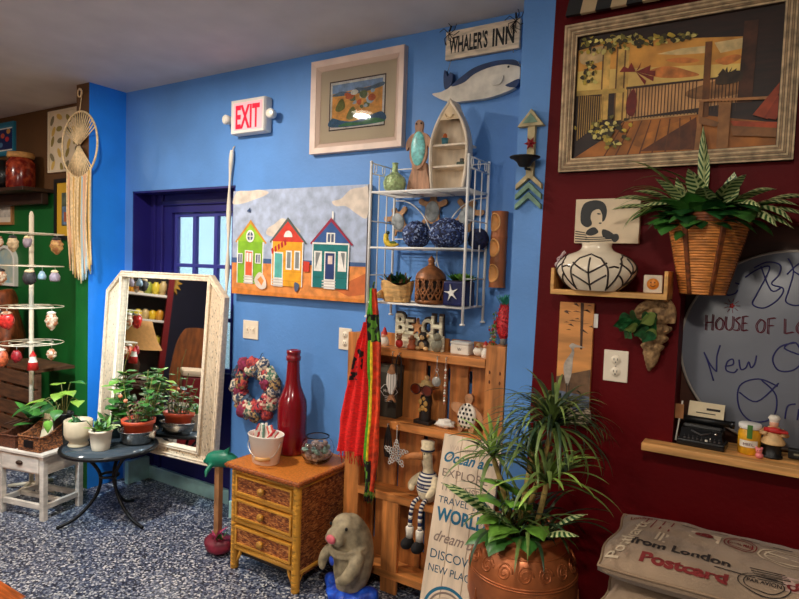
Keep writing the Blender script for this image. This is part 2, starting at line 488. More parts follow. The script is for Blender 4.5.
m = MB(); m.box((-2.15, -0.435, -0.05), (8.3, 1.33, 0.1), FLOOR); m.box((-4.5, -1.95, -0.05), (3.6, 1.70, 0.1), FLOORWOOD); m.box((0.35, -1.95, -0.05), (6.1, 1.70, 0.1), FLOOR); m.box((-2.15, -3.80, -0.05), (8.3, 2.0, 0.1), FLOOR); struct(m, 'floor')
m = MB(); m.box((-6.25, -1.5, CZ / 2), (0.1, 6.6, CZ), NAVY); struct(m, 'wall_left')
m = MB(); m.box((-2.15, -4.75, CZ / 2), (8.3, 0.1, CZ), CREAMWALL); struct(m, 'wall_front')
m = MB(); m.box((1.95, -1.5, CZ / 2), (0.1, 6.6, CZ), CREAMWALL); struct(m, 'wall_right')
# outside the window
m = MB(); m.box((-5, 6.2, -0.05), (24, 12, 0.1), M('yard paving', (150, 152, 150), 0.8, var=0.2, scale=3)); o = m.build('yard'); o['kind'] = 'structure'
t = thing('tree', 'pale leafy tree outside seen blurred through the window panes', 'tree', (-6.2, 4.2, 0))
m = MB(); m.tube([(0, 0, 0), (0.05, 0, 1.0), (0, 0.1, 2.0), (0.1, 0, 2.9)], [0.09, 0.08, 0.06, 0.02], M('tree bark', (90, 76, 62), 0.8, var=0.2, scale=30)); m.build('trunk', t)
m = MB(); rnd = random.Random(3)
for i in range(420):
    v = Vector((rnd.gauss(0, 0.75), rnd.gauss(0, 0.6), 2.2 + rnd.gauss(0, 0.55)))
    blade(m, LEAF, v, rnd.uniform(0, 360), rnd.uniform(-30, 50), 0.26, 0.13, 40, 4, 0.2)
m.build('foliage', t)

# ------------------------------------------------------------------ camera, lamps, sky
cam = bpy.data.cameras.new('camera'); co = bpy.data.objects.new('camera', cam); COL.objects.link(co)
yw, pt, rl = math.radians(32.0), math.radians(3.15), math.radians(1.97)
fw = Vector((-math.sin(yw) * math.cos(pt), math.cos(yw) * math.cos(pt), -math.sin(pt)))
rt = Vector((math.cos(yw), math.sin(yw), 0)); up = rt.cross(fw)
R = rt * math.cos(rl) + up * math.sin(rl); U = -rt * math.sin(rl) + up * math.cos(rl)
co.matrix_world = Matrix(((R.x, U.x, -fw.x, 0), (R.y, U.y, -fw.y, -2.42), (R.z, U.z, -fw.z, 1.5), (0, 0, 0, 1)))
cam.sensor_width = 36; cam.lens = 600 / 799 * 36; cam.clip_start = 0.02
SC.camera = co
W = bpy.data.worlds.new('sky'); SC.world = W; W.use_nodes = True
bg = W.node_tree.nodes['Background']; bg.inputs['Color'].default_value = (0.62, 0.86, 1.0, 1); bg.inputs['Strength'].default_value = 1.5
LENS = M('lamp lens', (255, 244, 224), 0.5, emit=((255, 236, 205), 9.0))
def can(x, y, watt, col=(1.0, 0.91, 0.79), size=0.22, label=None):
    t = thing('recessed_ceiling_light', label, 'ceiling light', (x, y, CZ), group='recessed ceiling lights')
    m = MB(); m.lathe([(0.075, -0.001), (0.10, -0.001), (0.105, -0.008), (0.085, -0.012), (0.075, -0.006)], WHITE); m.build('trim_ring', t)
    m = MB(); m.lathe([(0, -0.004), (0.075, -0.004)], LENS); m.build('lens', t)
    l = bpy.data.lights.new('lamp', 'AREA'); l.shape = 'DISK'; l.size = size; l.energy = watt; l.color = col
    lo = bpy.data.objects.new('lamp', l); COL.objects.link(lo); lo.parent = t; lo.location = (0, 0, -0.03)
can(-2.53, -1.08, 33, size=0.11, label='round recessed ceiling light in front of the blue wall')
t = thing('added_globe_pendant', 'added round white globe hanging unseen behind the viewer to brighten the ceiling', 'pendant lamp', (-1.75, -3.4, CZ))  # stands for the main light behind; globe form added to brighten the ceiling
m = MB(); m.lathe([(0, -.03), (.055, -.03), (.06, -.02), (.06, 0), (0, 0)], WHITE); m.build('ceiling_rose', t)
m = MB(); m.tube([(0, 0, -.03), (0, 0, -.38)], .004, BLACK, 6); m.build('cord', t)
m = MB(); m.ball((0, 0, -.52), .14, M('opal globe glass', (255, 248, 236), 0.4, emit=((255, 240, 218), 6.0)), 24); m.build('globe', t)
l = bpy.data.lights.new('added globe light', 'POINT'); l.energy = 360; l.color = (1.0, 0.92, 0.80); l.shadow_soft_size = 0.15
lo = bpy.data.objects.new('added globe light', l); COL.objects.link(lo); lo.parent = t; lo.location = (0, 0, -.52); l.use_shadow = True
can(-4.7, -1.7, 24, label='round recessed ceiling light over the green corner')
can(-4.6, -3.5, 26, label='round recessed ceiling light in the far left corner of the room')
can(-0.2, -2.3, 25, label='round recessed ceiling light facing the red wall')
t = thing('added_cool_spot', 'added small white ceiling spot, unseen, giving the alcove corner a cool glow', 'ceiling light', (-2.75, -1.85, CZ))  # added source, out of view, for the cool glow on alcove and floor
m = MB(); m.lathe([(0, -0.002), (0.04, -0.002), (0.04, -0.02), (0.012, -0.022), (0.012, -0.06), (0, -0.06)][::-1], WHITE); m.build('base', t)
tgt = Vector((-3.50, -0.15, 0.60)); src = Vector((-2.75, -1.85, CZ - 0.10)); dr = (tgt - src).normalized()
m = MB(); m.tube([Vector((0, 0, -0.10)) - dr * 0.05, Vector((0, 0, -0.10)) + dr * 0.05], [0.03, 0.042], WHITE, 16); m.build('head', t)
l = bpy.data.lights.new('added spot light', 'SPOT'); l.energy = 230; l.color = (0.66, 0.86, 1.0); l.spot_size = math.radians(44); l.spot_blend = 0.9; l.shadow_soft_size = 0.05
lo = bpy.data.objects.new('added spot light', l); COL.objects.link(lo); lo.location = src + dr * 0.07
lo.rotation_euler = dr.to_track_quat('-Z', 'Y').to_euler()
vs = SC.view_settings; vs.view_transform = 'Standard'; vs.look = 'None'; vs.gamma = 1.0; vs.use_curve_mapping = False; vs.exposure = 0.18
# ================================================================== blue wall
# ---- exit sign
t = thing('exit_sign', 'lit white exit sign with red letters high on the blue wall', 'sign', (-2.495, 0, 2.294))
m = MB(); m.box((0, -0.028, 0), (0.26, 0.056, 0.19), WHITE, 0.012); m.add(ringg(rectpts(-.125, -.09, .125, .09), rectpts(-.108, -.074, .108, .074), -0.060, -0.05, -0.056), WHITE); m.build('housing', t)
m = MB(); m.rect(-.108, -.074, .108, .074, -0.0575, M('lit sign face', (246, 196, 200), 0.5, emit=((255, 120, 140), 0.40))); m.build('face_panel', t)
m = MB(); text(m, 'EXIT', M('lit red lettering', (235, 10, 50), 0.5, emit=((255, 4, 40), 0.8)), -0.092, -0.062, 0.124, -0.0585, 0.184, bold=0.03); m.build('lettering', t)
for s in (-1, 1):
    m = MB(); m.tube([(s * .128, -.03, -.005), (s * .15, -.03, -.005)], .012, WHITE, 10)
    m.lathe([(0, .0), (.022, .0), (.026, .02), (.026, .034), (.02, .04), (0, .042)], WHITE, n=18, Mx=T(s * .165, -.03, -.005) @ RZ(s * 12) @ RX(90)); m.build('lamp_head', t)
    m_ = MB(); m_.lathe([(0, .043), (.019, .041)], M('lamp glass', (250, 244, 225), 0.15), n=18, Mx=T(s * .165, -.03, -.005) @ RZ(s * 12) @ RX(90)); m_.build('lamp_lens', t)
# ---- framed print
t = thing('framed_print', 'framed seaside print with wide cream mat and whitewashed frame on blue wall', 'picture', (-1.79, 0, 2.291), ry=0)
FRAMEP = M('whitewashed pinkish frame', (226, 200, 184), 0.45, var=0.06, scale=8, stretch=(1, 1, 1))
m = MB(); w, h = .279, .232
m.add(ringg(rectpts(-w, -h, w, h), rectpts(-w + .03, -h + .03, w - .03, h - .03), -.034, 0, -.028), FRAMEP)
m.add(ringg(rectpts(-w + .03, -h + .03, w - .03, h - .03), rectpts(-w + .052, -h + .052, w - .052, h - .052), -.026, 0, -.014), M('frame inner slope', (206, 178, 160), 0.5)); m.build('frame', t)
m = MB(); MAT = M('cream mat board', (222, 206, 178), 0.8); m.rect(-w + .05, -h + .05, w - .05, h - .05, -.012, MAT)
m.add(ringg(rectpts(-.17, -.122, .17, .122), rectpts(-.164, -.116, .164, .116), -.0135, -.0122), M('dark mat line', (70, 52, 40), 0.7)); m.build('mat', t)
m = MB(); y = -.0128
PCOL = lambda n, c: M('print ' + n, c, 0.7, var=0.12, scale=40)
m.rect(-.164, -.116, .164, .116, y, PCOL('paper', (240, 232, 220)))
m.rect(-.152, -.104, .152, .104, y - .0003, PCOL('sand', (232, 168, 84)))
m.flat([(-.152, .06), (.152, .078), (.152, .104), (-.152, .104)], y - .0006, PCOL('sky', (138, 168, 204)))
m.flat(smooth2([(-.152, .05), (-.1, .068), (-.04, .06), (0, .075), (.06, .07), (.152, .085), (.152, .066), (.05, .05), (-.05, .045)]), y - .0008, PCOL('hills', (96, 118, 140)))
m.flat(smooth2([(-.152, -.104), (-.152, -.06), (-.09, -.075), (-.02, -.085), (.06, -.07), (.152, -.055), (.152, -.104)]), y - .0008, PCOL('water', (54, 96, 132)))
m.flat(smooth2([(-.1, -.104), (-.06, -.088), (.02, -.092), (.1, -.08), (.152, -.09), (.152, -.104)]), y - .0011, PCOL('green bank', (66, 132, 84)))
r_ = random.Random(5)
for i in range(16):
    cx, cz = r_.uniform(-.06, .1), r_.uniform(-.02, .06); a = r_.uniform(.012, .03)
    m.flat(smooth2([(cx + a * math.cos(k * 1.26) * r_.uniform(.6, 1.2), cz + a * .7 * math.sin(k * 1.26) * r_.uniform(.6, 1.2)) for k in range(5)], 4), y - .0012 - i * .00006, PCOL(['white bloom', 'sage', 'rust', 'pale blue'][i % 4], [(236, 230, 216), (110, 126, 84), (206, 104, 56), (168, 190, 204)][i % 4]))
for cx, cz in ((-.1, 0), (-.03, -.045)):
    m.flat(smooth2([(cx - .03, cz - .02), (cx, cz - .03), (cx + .03, cz - .01), (cx + .015, cz + .03), (cx - .01, cz + .02)], 4), y - .0024, PCOL('olive', (120, 124, 56)))
m.build('print', t)
m = MB(); m.rect(-w + .05, -h + .05, w - .05, h - .05, -.0165, M('picture glass', (255, 255, 255), 0.03, trans=1.0)); m.build('glazing', t)
# ---- beach hut canvas
t = thing('canvas_print', 'canvas of green, orange and teal beach huts on blue wall', 'picture', (-2.15, -.003, 1.603))
hw, hh = .463, .287
C_ = lambda n, c, v=.08: M('canvas ' + n, c, 0.75, var=v, scale=22)
m = MB(); m.box((0, -.018, 0), (2 * hw, .036, 2 * hh), C_('edge', (196, 172, 150))); m.build('stretcher', t)
m = MB(); y = -.0366; k = [0]
def P_(pts, mat, sm=False):
    k[0] += 1; m.flat(smooth2(pts, 4) if sm else pts, y - k[0] * .00005, mat)
def cx_(px): return (px - 68) / 572 * 2 * hw - hw          # crop measurements of the print -> print coordinates
def at(u, v):
    f = (u - 68) / 572; top = 95 - 38 * f; bot = 533 + 22 * f
    return (-hw + 2 * hw * f, hh - 2 * hh * (v - top) / (bot - top))
def Q(pts, mat, sm=False): P_([at(*p) for p in pts], mat, sm)
Q([(68, 95), (640, 57), (640, 555), (68, 533)], C_('sky', (168, 180, 204), .1))
Q([(68, 130), (90, 95), (150, 92), (190, 86), (235, 95), (215, 112), (170, 128), (120, 145), (70, 150)], C_('cloud', (214, 200, 186)), True)
Q([(235, 250), (265, 230), (300, 205), (340, 225), (380, 262), (330, 270), (270, 285), (230, 275)], C_('cloud', (214, 200, 186)), True)
Q([(505, 130), (540, 118), (575, 80), (620, 70), (640, 72), (640, 195), (600, 180), (560, 150), (520, 150)], C_('cloud', (214, 200, 186)), True)
Q([(68, 378), (640, 385), (640, 405), (68, 402)], C_('sea', (62, 92, 140)))
Q([(68, 400), (640, 402), (640, 555), (68, 533)], C_('sand', (226, 140, 70), .14))
Q([(68, 505), (200, 520), (330, 528), (640, 540), (640, 555), (68, 533)], C_('near sand', (214, 128, 50), .14))
Q([(520, 500), (640, 430), (640, 520), (580, 530)], C_('warm sand', (200, 104, 52)))
def hut(x0, x1, zt, ze, zb, body, gable, roof, split=None):
    Q([(x0, ze), (x1, ze + 4), (x1 - 2, zb), (x0, zb - 6)], body)
    mid = (x0 + x1) / 2
    Q([(x0 - 2, ze + 2), (mid, zt), (x1 + 4, ze + 4)], gable)
    Q([(x0 - 10, ze + 4), (mid, zt - 14), (x1 + 14, ze + 8), (x1 + 8, ze + 12), (mid, zt + 4), (x0 - 5, ze + 10)], roof)
    Q([(x0, ze), (x0 + 4, ze), (x0 + 4, zb - 5), (x0, zb - 6)], C_('white', (236, 232, 224)))
    Q([(x1 - 5, ze + 4), (x1, ze + 4), (x1 - 2, zb), (x1 - 6, zb)], C_('white', (236, 232, 224)))
WH = C_('white', (236, 232, 224)); BL = C_('slate', (80, 92, 120))
hut(92, 218, 228, 305, 492, C_('lime', (132, 184, 40)), C_('lime light', (150, 196, 44)), C_('ochre roof', (206, 142, 44)))
m.flat([(p[0], p[1]) for p in arc(*at(156, 285), .032, .034)], y - .004, WH); m.flat(arc(*at(156, 285), .022, .024), y - .0041, BL)
for a in ([(154, 262), (158, 262), (158, 308), (154, 308)], [(136, 283), (176, 283), (176, 287), (136, 287)]): k[0] = 84; Q(a, WH)
Q([(132, 345), (172, 347), (172, 490), (132, 488)], WH); Q([(136, 350), (168, 352), (168, 455), (136, 452)], C_('coral door', (226, 92, 52)))
Q([(140, 356), (150, 356), (150, 395), (140, 394)], WH); Q([(154, 357), (164, 357), (164, 396), (154, 395)], WH)
for x0 in (96, 182):
    Q([(x0, 358), (x0 + 26, 359), (x0 + 26, 402), (x0, 401)], WH)
    Q([(x0 + 4, 363), (x0 + 12, 363), (x0 + 12, 398), (x0 + 4, 398)], BL); Q([(x0 + 15, 363), (x0 + 22, 363), (x0 + 22, 398), (x0 + 15, 398)], BL)
for zz in (456, 468, 480): Q([(128, zz), (176, zz + 2), (176, zz + 8), (128, zz + 6)], C_('step', (206, 196, 190)))
hut(258, 396, 214, 302, 498, C_('yellow', (236, 164, 30)), C_('red', (206, 58, 40)), C_('grey roof', (84, 92, 88)))
for zz in (340, 385, 430, 470): Q([(262, zz), (390, zz + 3), (390, zz + 5), (262, zz + 2)], C_('plank line', (206, 128, 20)))
m.flat(arc(*at(330, 285), .030, .034, 0, 180, 12), y - .0062, WH)
Q([(268, 348), (310, 350), (310, 498), (268, 496)], WH); Q([(273, 354), (306, 356), (306, 460), (273, 458)], C_('aqua door', (86, 172, 164)))
for zz in (464, 476, 488): Q([(262, zz), (312, zz + 2), (312, zz + 8), (262, zz + 6)], C_('step', (206, 196, 190)))
for x0 in (322, 358):
    Q([(x0, 342), (x0 + 26, 343), (x0 + 26, 425), (x0, 424)], WH); Q([(x0 + 5, 348), (x0 + 21, 349), (x0 + 21, 418), (x0 + 5, 417)], C_('pane', (128, 132, 132)))
for i in range(5): Q([(256 + i * 14, 335 + 3 - i * 9), (264 + i * 14, 330 - i * 9), (268 + i * 14, 352 - i * 9), (260 + i * 14, 360 - i * 9)], C_('red awning', (186, 36, 40)))
hut(434, 580, 212, 304, 500, C_('teal', (10, 112, 112)), C_('blue gable', (48, 88, 148)), C_('crimson roof', (150, 34, 62)))
for zz in (350, 400, 450): Q([(440, zz), (574, zz + 3), (574, zz + 5), (440, zz + 2)], C_('teal line', (6, 82, 84)))
Q([(434, 304), (580, 306), (580, 313), (434, 311)], WH)
Q([(490, 262), (524, 263), (524, 308), (490, 307)], WH); Q([(495, 268), (505, 268), (505, 302), (495, 302)], BL); Q([(509, 268), (519, 268), (519, 302), (509, 302)], BL)
Q([(484, 342), (528, 343), (528, 502), (484, 500)], WH); Q([(488, 348), (524, 349), (524, 460), (488, 459)], C_('blue door', (34, 56, 112)))
Q([(498, 360), (516, 360), (516, 395), (498, 395)], C_('sign', (226, 200, 190)))
for zz in (464, 476, 488): Q([(476, zz), (530, zz + 2), (530, zz + 8), (476, zz + 6)], C_('step', (206, 196, 190)))
for x0 in (442, 538):
    Q([(x0, 340), (x0 + 32, 341), (x0 + 32, 426), (x0, 425)], WH)
    Q([(x0 + 6, 346), (x0 + 26, 347), (x0 + 8, 415)], C_('pane', (128, 132, 132))) if x0 < 500 else Q([(x0 + 10, 346), (x0 + 26, 347), (x0 + 24, 415)], C_('pane', (128, 132, 132)))
Q([(182, 468), (205, 438), (230, 460), (238, 500), (215, 512), (190, 495)], C_('deck chair', (226, 210, 196)), True); Q([(196, 470), (212, 455), (226, 475), (216, 496)], C_('sand', (226, 140, 70)))
Q([(362, 480), (372, 478), (384, 490), (374, 516), (364, 512)], C_('slate', (80, 92, 120)), True)
Q([(398, 385), (424, 388), (424, 430), (400, 430)], C_('red', (206, 58, 40)))
Q([(138, 180), (156, 162), (158, 182)], C_('bird', (54, 74, 110)))
Q([(510, 172), (516, 172), (516, 205), (510, 205)], WH)
m.build('painted_face', t)
# ---- switch and socket
def plate(name, label, x, z, w, h, kind, tilt=0, y=0, cat='outlet'):
    t = thing(name, label, cat, (x, y, z), ry=tilt)
    m = MB(); m.box((0, -.003, 0), (w, .006, h), CREAM, .003); m.build('cover_plate', t)
    if kind == 'switch':
        for s in (-1, 1):
            m = MB(); m.box((s * w * .2, -.007, 0), (w * .22, .004, h * .34), CREAM, .001); m.box((s * w * .2, -.010, .004), (w * .1, .008, h * .12), CREAM, .001); m.build('toggle', t)
    else:
        for s in (-1, 1):
            m = MB(); m.lathe([(0, .0085), (.016, .0085), (.017, .006)], CREAM, n=20, Mx=T(0, 0, s * h * .19) @ RX(90))
            for q in (-1, 1): m.box((q * .006, -.0088, s * h * .19 + .003), (.0022, .0008, .008), DARKSLOT)
            m.ball((0, -.0088, s * h * .19 - .007), (.0025, .0006, .0025), DARKSLOT, 8); m.build('socket', t)
    m = MB(); m.ball((0, -.0065, 0), (.003, .001, .003), STEEL, 8); m.build('screw', t)
plate('light_switch', 'cream double light switch plate below the beach hut canvas', -2.493, 1.115, .118, .105, 'switch', cat='switch')
plate('wall_outlet', 'cream outlet plate on blue wall beside the red scarf', -1.825, 1.125, .08, .11, 'outlet')
# ---- white pole
t = thing('wooden_pole', 'white washed driftwood pole leaning beside the beach hut canvas', 'pole', (0, 0, 0))
m = MB(); pts = [(-2.655, -.018, 2.125), (-2.668, -.02, 1.9), (-2.672, -.018, 1.6), (-2.676, -.02, 1.36), (-2.684, -.03, 1.15)]
m.tube(smooth(pts, 6), [.010 + .004 * math.sin(i * .9) for i in range(25)], M('white washed driftwood', (226, 214, 196), 0.7, var=.12, scale=30, stretch=(1, 1, .2)), 8); m.build('shaft', t)
m = MB(); m.tube([(-2.655, -.02, 2.10), (-2.652, -.012, 2.14), (-2.65, -.003, 2.15)], .003, ROPE, 6); m.build('hanging_loop', t)
# ---- WHALER'S INN and whale
SIGNW = M('distressed cream sign board', (222, 204, 178), 0.7, var=.14, scale=14, stretch=(1, 1, 4))
t = thing('hanging_sign', 'distressed cream board sign lettered WHALER\'S INN in black on blue wall', 'sign', (-1.128, 0, 2.482))
m = MB(); m.box((0, -.016, 0), (.346, .02, .122), SIGNW, .003); m.build('board', t)
m = MB(); text(m, "WHALER'S", BLACK, -.155, -.034, .068, -.0268, .185, bold=.03); text(m, 'INN', BLACK, .052, -.036, .072, -.0268, .098, bold=.03); m.build('lettering', t)
TWIG = M('dark twine', (34, 26, 24), .8)
for s in (-1, 1):
    m = MB(); r_ = random.Random(s + 4)
    for q in range(9):
        a = r_.uniform(0, 360); m.tube([(s * .155, -.028, .05), (s * .155 + .03 * math.cos(a), -.03 - .012 * r_.random(), .05 + .03 * math.sin(a)), (s * .155 + .05 * math.cos(a + .5), -.03, .05 + .05 * math.sin(a + .5))], .0016, TWIG, 5)
    m.tube([(s * .155, -.028, .06), (s * .15, -.02, .085)], .004, TWIG, 6); m.build('twine_tie', t)
    m = MB(); m.tube([(s * .145, -.018, -.06), (s * .145 - (.02 if s < 0 else .0), -.018, -.12 if s < 0 else -.075)], .0016, STEEL, 5); m.build('hanging_wire', t)
t = thing('wooden_whale', 'carved cream and blue wooden whale hanging under the lettered board', 'wall decoration', (-1.15, 0, 2.29))
body = smooth2([(-.205, -.013), (-.16, -.008), (-.118, .008), (-.06, .045), (0, .075), (.08, .088), (.15, .086), (.19, .076), (.205, .05), (.205, .0), (.19, -.03), (.14, -.048), (.06, -.062), (-.03, -.062), (-.09, -.060), (-.15, -.045)], 5)
m = MB(); m.prism(body, -.034, -.008, M('whale cream paint', (214, 206, 192), .6, var=.1, scale=16)); m.build('body', t)
m = MB(); NV = M('whale blue paint', (26, 52, 96), .55, var=.2, scale=20)
m.prism(smooth2([(-.11, .010), (-.06, .045), (0, .075), (.08, .088), (.15, .086), (.19, .076), (.205, .05), (.19, .055), (.14, .068), (.07, .066), (0, .048), (-.05, .018)], 5), -.036, -.006, NV)
m.prism(smooth2([(-.14, .0), (-.15, .05), (-.145, .085), (-.13, .055), (-.118, .07), (-.105, .06), (-.108, .02)], 5), -.036, -.008, NV)
m.prism(smooth2([(.205, .0), (.16, -.012), (.145, -.02), (.17, -.03), (.195, -.03)], 4), -.0355, -.01, NV); m.build('back_paint', t)
m = MB(); m.prism(smooth2([(.07, .025), (.11, .03), (.135, .02), (.125, -.01), (.09, -.012), (.075, .005)], 5), -.042, -.034, M('whale cream paint', (214, 206, 192))); m.build('flipper', t)
m = MB(); m.ball((.155, -.035, .056), (.005, .003, .005), BLACK, 10); m.build('eye', t)
# ---- bamboo pocket
BAMB = M('brown bamboo', (150, 84, 40), .55, var=.22, scale=10, stretch=(4, 4, .6)); BIN = M('pale inside of bamboo', (222, 160, 92), .6, var=.1, scale=12)
t = thing('bamboo_wall_vase', 'tall brown bamboo wall vase with three scooped openings beside the pier', 'wall vase', (-1.003, 0, 1.585))
r0 = .034; ZC = [-.10, .007, .114]; AC = -PI / 2 - .35
m = MB()
for i in range(3):
    z0 = -.16 + i * .107
    def fn(u, v, z0=z0):
        a = 2 * PI * u; z = z0 + .107 * v; rr = r0 * (1 + .06 * (abs(v - .5) * 2) ** 6)
        return (rr * math.cos(a), -.036 + rr * math.sin(a), z)
    vs_, fs_ = sheetg(48, 25, fn, True); keep = []
    for f in fs_:
        c = [sum(vs_[q][k2] for q in f) / 4 for k2 in range(3)]; da = (math.atan2(c[1] + .036, c[0]) - AC + PI) % (2 * PI) - PI
        if (da / .78) ** 2 + ((c[2] - ZC[i]) / .036) ** 2 > 1: keep.append(f)     # the scooped mouths are real openings
    m.add((vs_, keep), BAMB, None, True)
m.lathe([(0, -.16), (r0, -.16)], BAMB, (0, -.036, 0)); m.lathe([(r0 * 1.05, .161), (0, .161)], BIN, (0, -.036, 0)); m.build('bamboo_stem', t)
for i in range(3):
    m = MB()
    def fc(u, v, i=i):      # concave inside of one mouth
        a = 2 * PI * u; da, dzz = .80 * math.cos(a) * v, .037 * math.sin(a) * v
        rr = r0 * (1.015 - .85 * (1 - v * v)); return (rr * math.cos(AC + da), -.036 + rr * math.sin(AC + da), ZC[i] + dzz)
    m.add(sheetg(28, 8, fc, True), BIN, None, True); m.tube([Vector(fc(q / 28, 1.0)) for q in range(28)], .0028, BIN, 6, closed=True); m.build('scoop', t)
# ---- arrow sconce on the pier (hangs on the blue strip)
DW = M('sage painted wood', (118, 150, 128), .7, var=.18, scale=18); TANW = M('tan weathered wood', (180, 164, 124), .7, var=.2, scale=20)
t = thing('arrow_sconce', 'painted wooden arrow with dark iron candle dish on the narrow blue pier', 'wall sconce', (-.815, -.2, 1.92))
m = MB(); m.prism([(-.052, .125), (.05, .125), (.0, .188)], -.03, -.002, TANW); m.prism([(-.03, .136), (.028, .136), (0, .172)], -.033, -.03, DW); m.build('arrow_head', t)
m = MB(); m.box((0.002, -.014, .03), (.03, .02, .20), TANW, .003); m.build('shaft', t)
m = MB(); m.add(([(.002 + .026 * (1 if q % 2 == 0 else .45) * math.cos(q * PI / 6), -.028, .06 + .026 * (1 if q % 2 == 0 else .45) * math.sin(q * PI / 6)) for q in range(12)] + [(.002, -.036, .06)], [[q, (q + 1) % 12, 12] for q in range(12)]), M('dark red petals', (140, 24, 30), .6)); m.ball((.002, -.035, .06), .006, M('dark red petals', (140, 24, 30)), 8); m.build('flower', t)
m = MB(); m.lathe([(0, -.035), (.02, -.032), (.03, -.015), (.045, -.004), (.056, 0), (.057, .004), (.04, .0), (0, -.006)], BLACK, (-.004, -.062, 0), 24); m.tube([(0, -.01, -.035), (0, -.06, -.04), (0, -.062, -.03)], .005, BLACK, 6); m.build('candle_dish', t)
for i, mt in enumerate((TANW, DW, DW)):
    z = -.045 - i * .038
    m = MB(); m.prism([(-.052, z - .065), (-.052, z - .047), (0, z), (.05, z - .047), (.05, z - .065), (0, z - .022)], -.022, -.002, mt); m.build('chevron', t)
# ---- three wooden turtles behind the wire shelf
TW = M('tan turtle wood', (176, 132, 92), .6, var=.15, scale=25); TS = M('grey turtle shell', (150, 156, 158), .6, var=.2, scale=40)
def wturtle(x, z, tilt, s, label):
    t = thing('wooden_turtle', label, 'wall decoration', (x, 0, z), ry=tilt, group='wooden turtles on the blue wall')
    m = MB(); m.prism(smooth2([(0, .07), (.014, .062), (.015, .045), (.03, .036), (.062, .05), (.07, .03), (.05, .018), (.036, .012), (.036, -.03), (.05, -.055), (.04, -.066), (.022, -.048), (0, -.06), (-.022, -.048), (-.04, -.066), (-.05, -.055), (-.036, -.03), (-.036, .012), (-.05, .018), (-.07, .03), (-.062, .05), (-.03, .036), (-.015, .045), (-.014, .062)], 3), -.022, -.012, TW, S(s, 1, s)); m.build('body', t)
    m = MB(); m.add(blob(14, 1, .0, 1), TS, T(0, -.021, -.006) @ S(.036 * s, .012, .046 * s), True); m.build('shell', t)
    m = MB(); m.box((0, -.007, 0), (.01, .014, .01), TW); m.build('wall_peg', t)
wturtle(-1.525, 1.715, -24, .95, 'leftmost grey backed wooden turtle, tilted left, behind the wire shelf')
wturtle(-1.34, 1.76, 3, 1.05, 'middle grey backed wooden turtle upright behind the wire shelf')
wturtle(-1.165, 1.738, 26, 1.0, 'rightmost grey backed wooden turtle, tilted right, behind the wire shelf')
# ================================================================== white wire shelf on the wall
t = thing('wire_wall_shelf', 'white wire wall shelf with three tiers above the pallet shelf', 'shelf', (-1.307, 0, 1.268))
hx, yf, yb_ = .2375, -.22, -.022
for x in (-hx, hx):
    for y in (yf, yb_):
        m = MB(); m.tube([(x, y, 0.004), (x, y, .685)], .0062, WHITEMETAL, 8); m.lathe([(0, 0), (.011, 0), (.011, .006), (.006, .008)], WHITEMETAL, (x, y, 0), 12)
        m.ball((x, y, .688), .0075, WHITEMETAL, 8); m.build('post', t)
ZT = [.070, .312, .556]
for z in ZT:
    m = MB(); m.tube([(-hx, yf, z), (hx, yf, z), (hx, yb_, z), (-hx, yb_, z)], .0045, WHITEMETAL, 6, closed=True)
    for i in range(1, 12): m.tube([(-hx, yf + (yb_ - yf) * i / 12, z), (hx, yf + (yb_ - yf) * i / 12, z)], .0018, WHITEMETAL, 5)
    for x in (-.08, .08): m.tube([(x, yf, z - .002), (x, yb_, z - .002)], .0025, WHITEMETAL, 5)
    m.build('wire_tier', t)
for x in (-hx, hx):
    m = MB()
    for i in (1, 2): m.tube([(x, yf + (yb_ - yf) * i / 3, .07), (x, yf + (yb_ - yf) * i / 3, .64)], .003, WHITEMETAL, 6)
    for z in (.19, .43, .64): m.tube([(x, yf, z), (x, yb_, z)], .003, WHITEMETAL, 6)
    for i in (0, 1, 2):
        yy = yf + (yb_ - yf) * (i + .5) / 3; m.tube([(x, yy + .01 * math.cos(a), .665 + .02 * math.sin(a)) for a in [k * PI / 5 for k in range(10)]], .0022, WHITEMETAL, 5, closed=True)
    m.tube([(x, yf, .685), (x, yb_, .685)], .003, WHITEMETAL, 6); m.build('side_rail', t)
m = MB()
for s in (-1, 1):
    m.tube(smooth([(s * hx, yb_, .54), (s * .16, yb_, .53), (s * .08, yb_, .47), (s * .02, yb_, .36), (s * .0, yb_, .28), (s * .03, yb_, .20), (s * .09, yb_, .15), (s * .1, yb_, .10), (s * .06, yb_, .07)], 5), .003, WHITEMETAL, 6)
m.tube([(-hx, yb_, .685), (hx, yb_, .685)], .003, WHITEMETAL, 6); m.tube([(-hx, yb_, .36), (hx, yb_, .36)], .003, WHITEMETAL, 6); m.build('back_scroll', t)
Z1, Z2, Z3 = 1.268 + .312 + .0048, 1.268 + .070 + .0048, 1.268 + .556 + .0048   # middle, bottom, top tier
# ---- top tier
t = thing('bottle_vase', 'pale green embossed bottle vase on top of the wire shelf', 'vase', (-1.478, -.13, Z3))
PG = M('pale green ceramic', (178, 200, 142), .35, var=.1, scale=60, kind='voronoi', bump=.5, bscale=90)
m = MB(); m.lathe([(0, 0), (.03, 0), (.048, .02), (.052, .045), (.045, .07), (.024, .085), (.014, .094), (.012, .125), (.015, .134), (.011, .134), (.010, .1), (0, .09)], PG); m.build('body', t)
t = thing('turtle_figure', 'brown wooden standing turtle board with turquoise shell on wire shelf top', 'figurine', (-1.362, -.10, Z3))
DR = M('driftwood brown', (168, 128, 102), .75, var=.2, scale=20, stretch=(3, 3, .6)); 
m = MB(); m.prism(smooth2([(-.052, 0), (-.05, .06), (-.036, .10), (-.03, .13), (.03, .13), (.04, .09), (.052, .05), (.05, 0)], 4), -.018, .004, DR); m.box((0, 0, .006), (.10, .06, .012), DR, .003); m.build('driftwood_stand', t)
